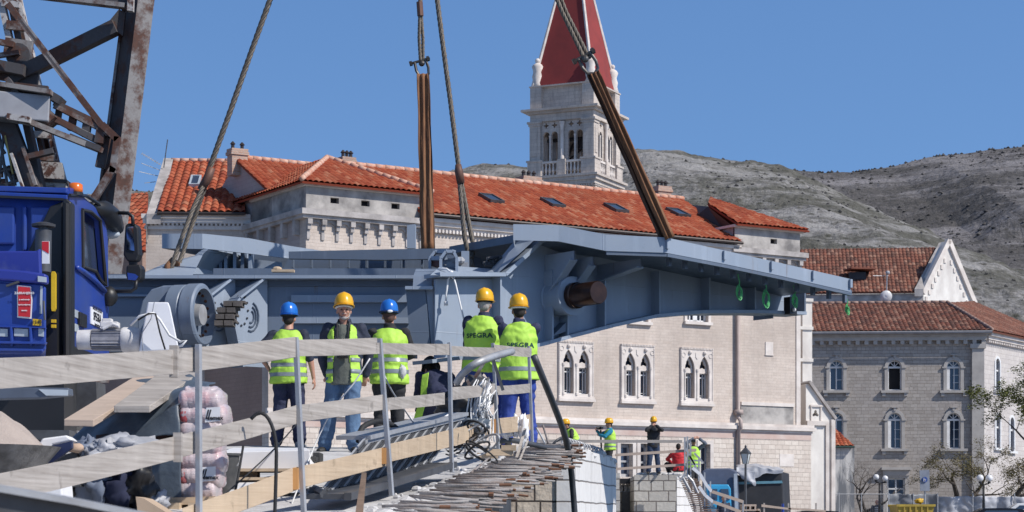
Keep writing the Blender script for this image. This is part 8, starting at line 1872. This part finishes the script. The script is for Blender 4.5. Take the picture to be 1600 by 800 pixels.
# globe street lamps
def globe_lamp(D, gl, px, r, label, arm=747):
    l = thing('street_lamp', (P(px, 0, D).x, D, ZQ), label, 'street lamp', group='twin globe street lamps')
    for (x, y) in gl:
        mb = MB(); mb.sphere(P(x, y, D), r, 18, 12); mb.build('globe', mat('opal_globe', (.82, .82, .84), .25), l, 'world', smooth=True)
        mb = MB(); mb.tube([P(x, y + r / D * F, D), P(x, y + r / D * F + 3, D)], .07, 8); mb.build('globe_holder', M_black, l, 'world')
    mb = MB(); y = gl[0][1] + r / D * F + 3; mb.tube([P(gl[0][0], y, D), P(px, y + 2, D), P(gl[-1][0], y, D)], .03, 6); mb.tube([P(px, y + 1, D), P(px, 785, D), Vector((P(px, 0, D).x, D, ZQ + .8)), Vector((P(px, 0, D).x, D, ZQ))], [.05, .06, .1, .14], 10); mb.build('pole', M_black, l, 'world', smooth=True)
globe_lamp(94, ((1369, 745.5), (1383, 747.5)), 1374.5, .135, 'twin globe lamp on black pole near the bald man and grey door')
globe_lamp(90, ((1531.5, 747), (1545.5, 747)), 1537, .155, 'twin globe lamp on black pole before the right trees')
# sign
sg = thing('traffic_sign', (P(1445, 0, 91).x, 91, ZQ), 'grey panel sign with blue round pedestrian symbol on a post', 'sign')
mb = MB(); block(mb, [(1437, 735), (1452, 734), (1453, 767), (1438, 767)], 91, .04); mb.build('panel', mat('weathered_sign_panel', (.27, .30, .36), .5, c2=(.2, .22, .27), scale=3), sg, 'world')
mb = MB(); mb.lathe([(.125, -.02), (.125, .0)], 22, Matrix.Translation(P(1444.7, 749.5, 90.98)), 'y'); do = mb.build('blue_disc', mat('sign_blue', (.02, .07, .30), .4), sg, 'world')
mb = MB(); c = P(1444.7, 749.5, 90.94); mb.sphere(c + Vector((-.03, 0, .065)), .018, 8, 6); mb.beam(c + Vector((-.03, 0, .045)), c + Vector((-.03, 0, -.02)), .035, .01); mb.beam(c + Vector((-.03, 0, -.01)), c + Vector((-.055, 0, -.08)), .016, .01); mb.beam(c + Vector((-.03, 0, -.01)), c + Vector((-.01, 0, -.08)), .016, .01); mb.sphere(c + Vector((.045, 0, .02)), .013, 8, 6); mb.beam(c + Vector((.045, 0, .005)), c + Vector((.045, 0, -.04)), .024, .01); mb.beam(c + Vector((.045, 0, -.03)), c + Vector((.035, 0, -.08)), .012, .01); mb.beam(c + Vector((-.015, 0, .02)), c + Vector((.035, 0, -.01)), .01, .01); mb.build('pedestrian_symbol', M_paper, do, 'world')
mb = MB(); mb.tube([P(1445, 736, 91.1), Vector((P(1445, 0, 91.1).x, 91.1, ZQ))], .035, 8); mb.build('post', M_galv, sg, 'world')
# screened site fence, mesh fence
sf = thing('screened_fence', (P(1490, 0, 92).x, 92, ZQ), 'site fence hung with grey plastic sheeting in front of the corner building', 'fence')
for k, (x0, x1, y) in enumerate(((1389, 1465, 772), (1465, 1520, 776), (1520, 1585, 776), (1585, 1650, 776))):
    g3 = [[Vector((P(x0 + (x1 - x0) * i / 5, 0, 92).x, 92 + .12 * math.sin(i * 2.1 + k), z)) for i in range(6)] for z in ((H - y) / F * 92, .4, ZQ + .1)]
    sheet('plastic_sheet', g3, M_tarp_light if k else mat('darker_sheet', (.22, .23, .25), .5, c2=(.15, .16, .18), scale=2), sf, .07, k + 3, 26)
for x in (1389, 1427, 1465, 1520, 1585, 1650): mb = MB(); mb.tube([Vector((P(x, 0, 91.9).x, 91.9, ZQ)), P(x, 771, 91.9)], .03, 6); mb.build('post', M_galv, sf, 'world')
mf = thing('mesh_fence', (P(1310, 0, 90).x, 90, ZQ), 'light wire mesh fence panels on the far quay before the annex', 'fence')
for x in (1249, 1283, 1311, 1346, 1388): mb = MB(); mb.tube([Vector((P(x, 0, 90).x, 90, ZQ)), P(x, 770, 90)], .022, 6); mb.build('post', M_galv, mf, 'world')
mb = MB(); mb.tube([P(1249, 772, 90), P(1388, 772, 90)], .018, 5)
for k in range(46): x = 1249 + k * 3; mb.tube([Vector((P(x, 0, 90).x, 90, ZQ + .1)), P(x, 772, 90)], .004, 3, cap=False)
mb.build('wire_mesh', M_galv, mf, 'world')
# yellow skip with sack
sk_ = thing('yellow_skip', (P(1430, 0, 88).x, 88, ZQ), 'dented yellow skip in front of the grey plastic fence', 'skip')
mb = MB(); q = [(1402, 789), (1460, 788), (1458, 806), (1406, 806)]; a = P(1402, 789, 88); b = P(1460, 788, 88)
mb.add([(a.x, 88, a.z), (b.x, 88, a.z), (b.x - .25, 88.1, ZQ), (a.x + .35, 88.1, ZQ), (a.x, 90, a.z), (b.x, 90, a.z), (b.x - .25, 89.9, ZQ), (a.x + .35, 89.9, ZQ)], [(0, 1, 2, 3), (5, 4, 7, 6), (4, 0, 3, 7), (1, 5, 6, 2)]); M_sky = mat('dirty_yellow_paint', (.50, .36, .05), .6, c2=(.28, .2, .04), scale=4); o = mb.build('hopper', M_sky, sk_, 'world')
mb = MB(); mb.box(a.x - .04, b.x + .04, 87.94, 88.02, a.z - .07, a.z + .03); mb.box(a.x - .04, b.x + .04, 89.96, 90.04, a.z - .07, a.z + .03)
for k in range(5): x = a.x + .3 + (b.x - a.x - .6) * k / 4; mb.box(x - .03, x + .03, 87.95, 88.0, ZQ + .2, a.z - .07)
mb.build('rim', M_sky, sk_, 'world')
o = lumpy('yellow_sack', P(1436, 783, 88.6), .17, .15, .11, mat('bright_yellow_plastic', (.75, .45, .03), .5), .4, 4, 20, 2); props(o, 'crumpled bright yellow sack on top of the skip', 'sack')
# pallets and board fence at the quay edge
for k, (x0, x1, y) in enumerate(((1160, 1182, 788), (1184, 1188, 795))):
    mb = MB(); block(mb, [(x0, y), (x1, y), (x1, y + 3), (x0, y + 3)], 70, .8); block(mb, [(x0 + 1, y + 8), (x1, y + 8), (x1, y + 10), (x0 + 1, y + 10)], 70, .8)
    for x in (x0 + 1, (x0 + x1) / 2, x1 - 3): block(mb, [(x, y + 3), (x + 2.5, y + 3), (x + 2.5, y + 8), (x, y + 8)], 70, .8)
    props(mb.build('wooden_pallet', M_wood_far), ('wide wooden pallet edge on end before the black canvas', 'narrow timber scrap beside the wide pallet')[k], ('pallet', 'timber')[k])
bf_ = thing('board_barrier', P(1225, 800, 68), 'low barrier of two worn boards in front of the far quay worker', 'barrier')
fboard(((1190, 788, 792), (1236, 794, 797)), 68, M_wood_far, bf_); fboard(((1232, 793, 796), (1290, 797, 800)), 68, M_wood_far, bf_)
for x in (1194, 1232, 1275): mb = MB(); mb.beam(P(x, 786, 68.05), Vector((P(x, 0, 68).x, 68.05, ZQ)), .05, .05); mb.build('post', M_wood, bf_, 'world')
mb = MB(); mb.tube([P(1223, 787, 69), Vector((P(1223, 0, 69).x, 69, ZQ))], .05, 8); props(mb.build('blue_pole', M_blue), 'short blue pole beside the board barrier', 'pole')
# cars
def car(loc, rz, L, Hc, paint_, label, suv=False):
    c = thing('parked_car', loc, label, 'car', rz, group='cars on the far quay'); W_ = .88
    hb = .30 if not suv else .38; belt = Hc * .60
    side = [(-L/2, hb), (-L/2 + .02, belt * .85), (-L/2 + .12, belt), (-L*.27 if not suv else -L/2 + .25, Hc * (.93 if suv else .97)), (-L*.12, Hc), (L*.08, Hc * .99), (L*.24, belt + .06), (L*.42, belt - .06), (L/2 - .03, belt * .78), (L/2, hb)]
    mb = MB(); k = len(side); yy = [W_ if z <= belt + .07 else W_ * .78 for _, z in side]
    mb.add([(x, -y, z) for (x, z), y in zip(side, yy)] + [(x, y, z) for (x, z), y in zip(side, yy)], [tuple(range(k)), tuple(range(2*k-1, k-1, -1))] + [(i, (i+1) % k, (i+1) % k + k, i + k) for i in range(k)])
    mb.build('body', paint_, c, bevel=.05)
    for s in (-1, 1):
        mb = MB(); y = s * (W_ * .80 + .02); mb.plate([(-L*.30, belt + .09), (L*.18, belt + .09), (L*.06, Hc - .1), (-L*.22, Hc - .1)], [], y, y + s * .05); mb.build('side_window', M_glass, c)
        for x in (-L*.31, L*.31):
            mb = MB(); mb.lathe([(.18, -.1), (.33, -.1), (.33, .1), (.18, .1)], 22, Matrix.Translation((x, s * W_ * .93, .33)), 'y'); wq = mb.build('wheel', M_rubber, c, smooth=True, autos=40); mb = MB(); mb.lathe([(.2, -.11), (.2, .11)], 12, Matrix.Translation((x, s * W_ * .93, .33)), 'y'); mb.build('rim', M_galv, wq)
        mb = MB(); mb.cbox((L/2 - .05, s * .6, belt * .72), .08, .3, .12); mb.build('headlight', M_reflect, c); mb = MB(); mb.cbox((-L/2 + .04, s * .66, belt * .8), .08, .2, .2); mb.build('tail_light', M_red, c)
        if suv: mb = MB(); mb.tube([(-L*.3, s * .6, Hc - .02), (-L*.28, s * .6, Hc + .05), (L*.02, s * .6, Hc + .06), (L*.05, s * .6, Hc)], .022, 6); mb.build('roof_rail', M_black, c)
        mb = MB(); mb.cbox((L*.16, s * (W_ + .1), belt + .1), .12, .16, .12); mb.build('wing_mirror', paint_, c, bevel=.02)
    mb = MB(); mb.add([(L*.25, -.6, belt + .10), (L*.25, .6, belt + .10), (L*.095, .55, Hc - .06), (L*.095, -.55, Hc - .06)], [(0, 1, 2, 3)]); mb.add([(-L*.285 if not suv else -L/2 + .2, -.6, belt + .2), (-L*.285 if not suv else -L/2 + .2, .6, belt + .2), (-L*.25 if not suv else -L/2 + .24, .55, Hc - .12), (-L*.25 if not suv else -L/2 + .24, -.55, Hc - .12)], [(3, 2, 1, 0)])
    mb.v = [(x + .03 * (1 if x > 0 else -1), y, z + .02) for x, y, z in mb.v]; mb.build('windscreen', M_glass, c)
    return c
M_carblack = mat('black_car_paint', (.01, .01, .012), .15, spec=.8); M_carwhite = mat('white_car_paint', (.72, .73, .75), .2)
car((P(1547, 0, 80).x, 80, ZQ), R(175), 4.2, 1.28, M_carblack, 'low black car parked in front of the white one')
car((P(1602, 0, 85).x, 85, ZQ), R(170), 4.6, 1.52, M_carwhite, 'white estate car with black roof rails at the right edge')
car((P(1262, 0, 83).x, 83, ZQ), R(180), 4.2, 1.20, M_carblack, 'dark car roof showing behind the far quay worker')
# ------------------------------------------------------------ trees
def tree(name, base, h, spread, label, cat, seed, leafm, nleaf, leaf=.07, trunk=.16, levels=5, up=.35, fork=.28, drop=0.0, group='trees by the corner building'):
    rn = random.Random(seed); rt = thing(name, base, label, cat, group=group); tips = []; wood_ = MB()
    def grow(p, d, L, r, lv):
        q = [p]; n = 4; dd = d.copy()
        for i in range(n):
            dd = (dd + Vector((rn.gauss(0, .13), rn.gauss(0, .13), rn.gauss(0, .08) + up * .08))).normalized(); p = p + dd * L / n; q.append(p)
        r1 = r * .62; wood_.tube(q, [r + (r1 - r) * i / n for i in range(n + 1)], 6 if r > .03 else 4, cap=False)
        if lv <= 2: tips.extend([(q[2], lv), (q[3], lv), (q[4], lv)])
        if lv == 0: return
        for k in range(rn.choice((2, 3, 3)) if lv > 1 else 3):
            a = rn.uniform(0, 6.283); ax = dd.orthogonal().normalized(); ax.rotate(Matrix.Rotation(a, 3, dd)); nd_ = (dd * rn.uniform(.55, 1) + ax * rn.uniform(.45, .95)); nd_.x *= spread; nd_.y *= spread; nd_.z += up * .4 - drop
            grow(q[-1] if k else q[3], nd_.normalized(), L * rn.uniform(.62, .85), r1 * rn.uniform(.6, .85), lv - 1)
    grow(Vector((0, 0, 0)), Vector((0, 0, 1)), h * fork, trunk, levels)
    mz = max(t_[0].z for t_ in tips); k = h / mz; wood_.v = [(a * k, b * k, c * k) for a, b, c in wood_.v]; wood_.build('trunk', M_bark, rt, smooth=True)
    lf = MB()
    for i in range(nleaf):
        t_, lv = tips[rn.randrange(len(tips))]; c = t_ * k + Vector((rn.gauss(0, .11), rn.gauss(0, .11), rn.gauss(0, .09))); s = leaf * rn.uniform(.5, 1.3); M_ = Matrix.Rotation(rn.uniform(0, 6.28), 3, 'Z') @ Matrix.Rotation(rn.uniform(-1.3, 1.3), 3, 'X')
        vs = [c + M_ @ Vector(v_) * s for v_ in ((-.5, 0, 0), (0, -.3, .06), (.5, 0, 0), (0, .3, .06))]; lf.add(vs, [(0, 1, 2, 3)])
    if nleaf: lf.build('crown', leafm, rt)
    return rt
tree('bare_tree', (P(1344, 0, 97).x, 97, ZQ), 3.8, 1.5, 'leafless shrubby tree between the streaked annex and grey door', 'tree', 3, M_leaf2, 90, .04, .10, 6, .5, .20)
tree('budding_tree', (P(1490, 0, 99).x, 99, ZQ), 4.9, 2.0, 'wide budding tree with sparse olive leaves below the arched windows', 'tree', 8, M_leaf2, 9500, .075, .17, 6, .30, .20)
tree('budding_tree', (P(1575, 0, 98).x, 98, ZQ), 4.3, 1.8, 'sparse olive tree right of the twin globe lamp', 'tree', 21, M_leaf2, 6500, .085, .16, 6, .25, .22)
tree('leafy_tree', (P(1630, 0, 92).x, 92, ZQ), 8.3, .95, 'tall fresh green tree entering at the right edge', 'tree', 14, M_leaf, 22000, .10, .2, 6, .5, .26)
for k, x in enumerate((1395, 1413)):
    tree('shrub', (P(x, 0, 98).x, 98, ZQ), 1.0, 1.4, ('small shrub left of the grey door foot', 'small shrub right of the grey door foot')[k], 'shrub', 30 + k, M_leaf, 500, .06, .03, 4, .3, .2, group='shrubs by the fence')
bpy.data.scenes.remove(BENCH)
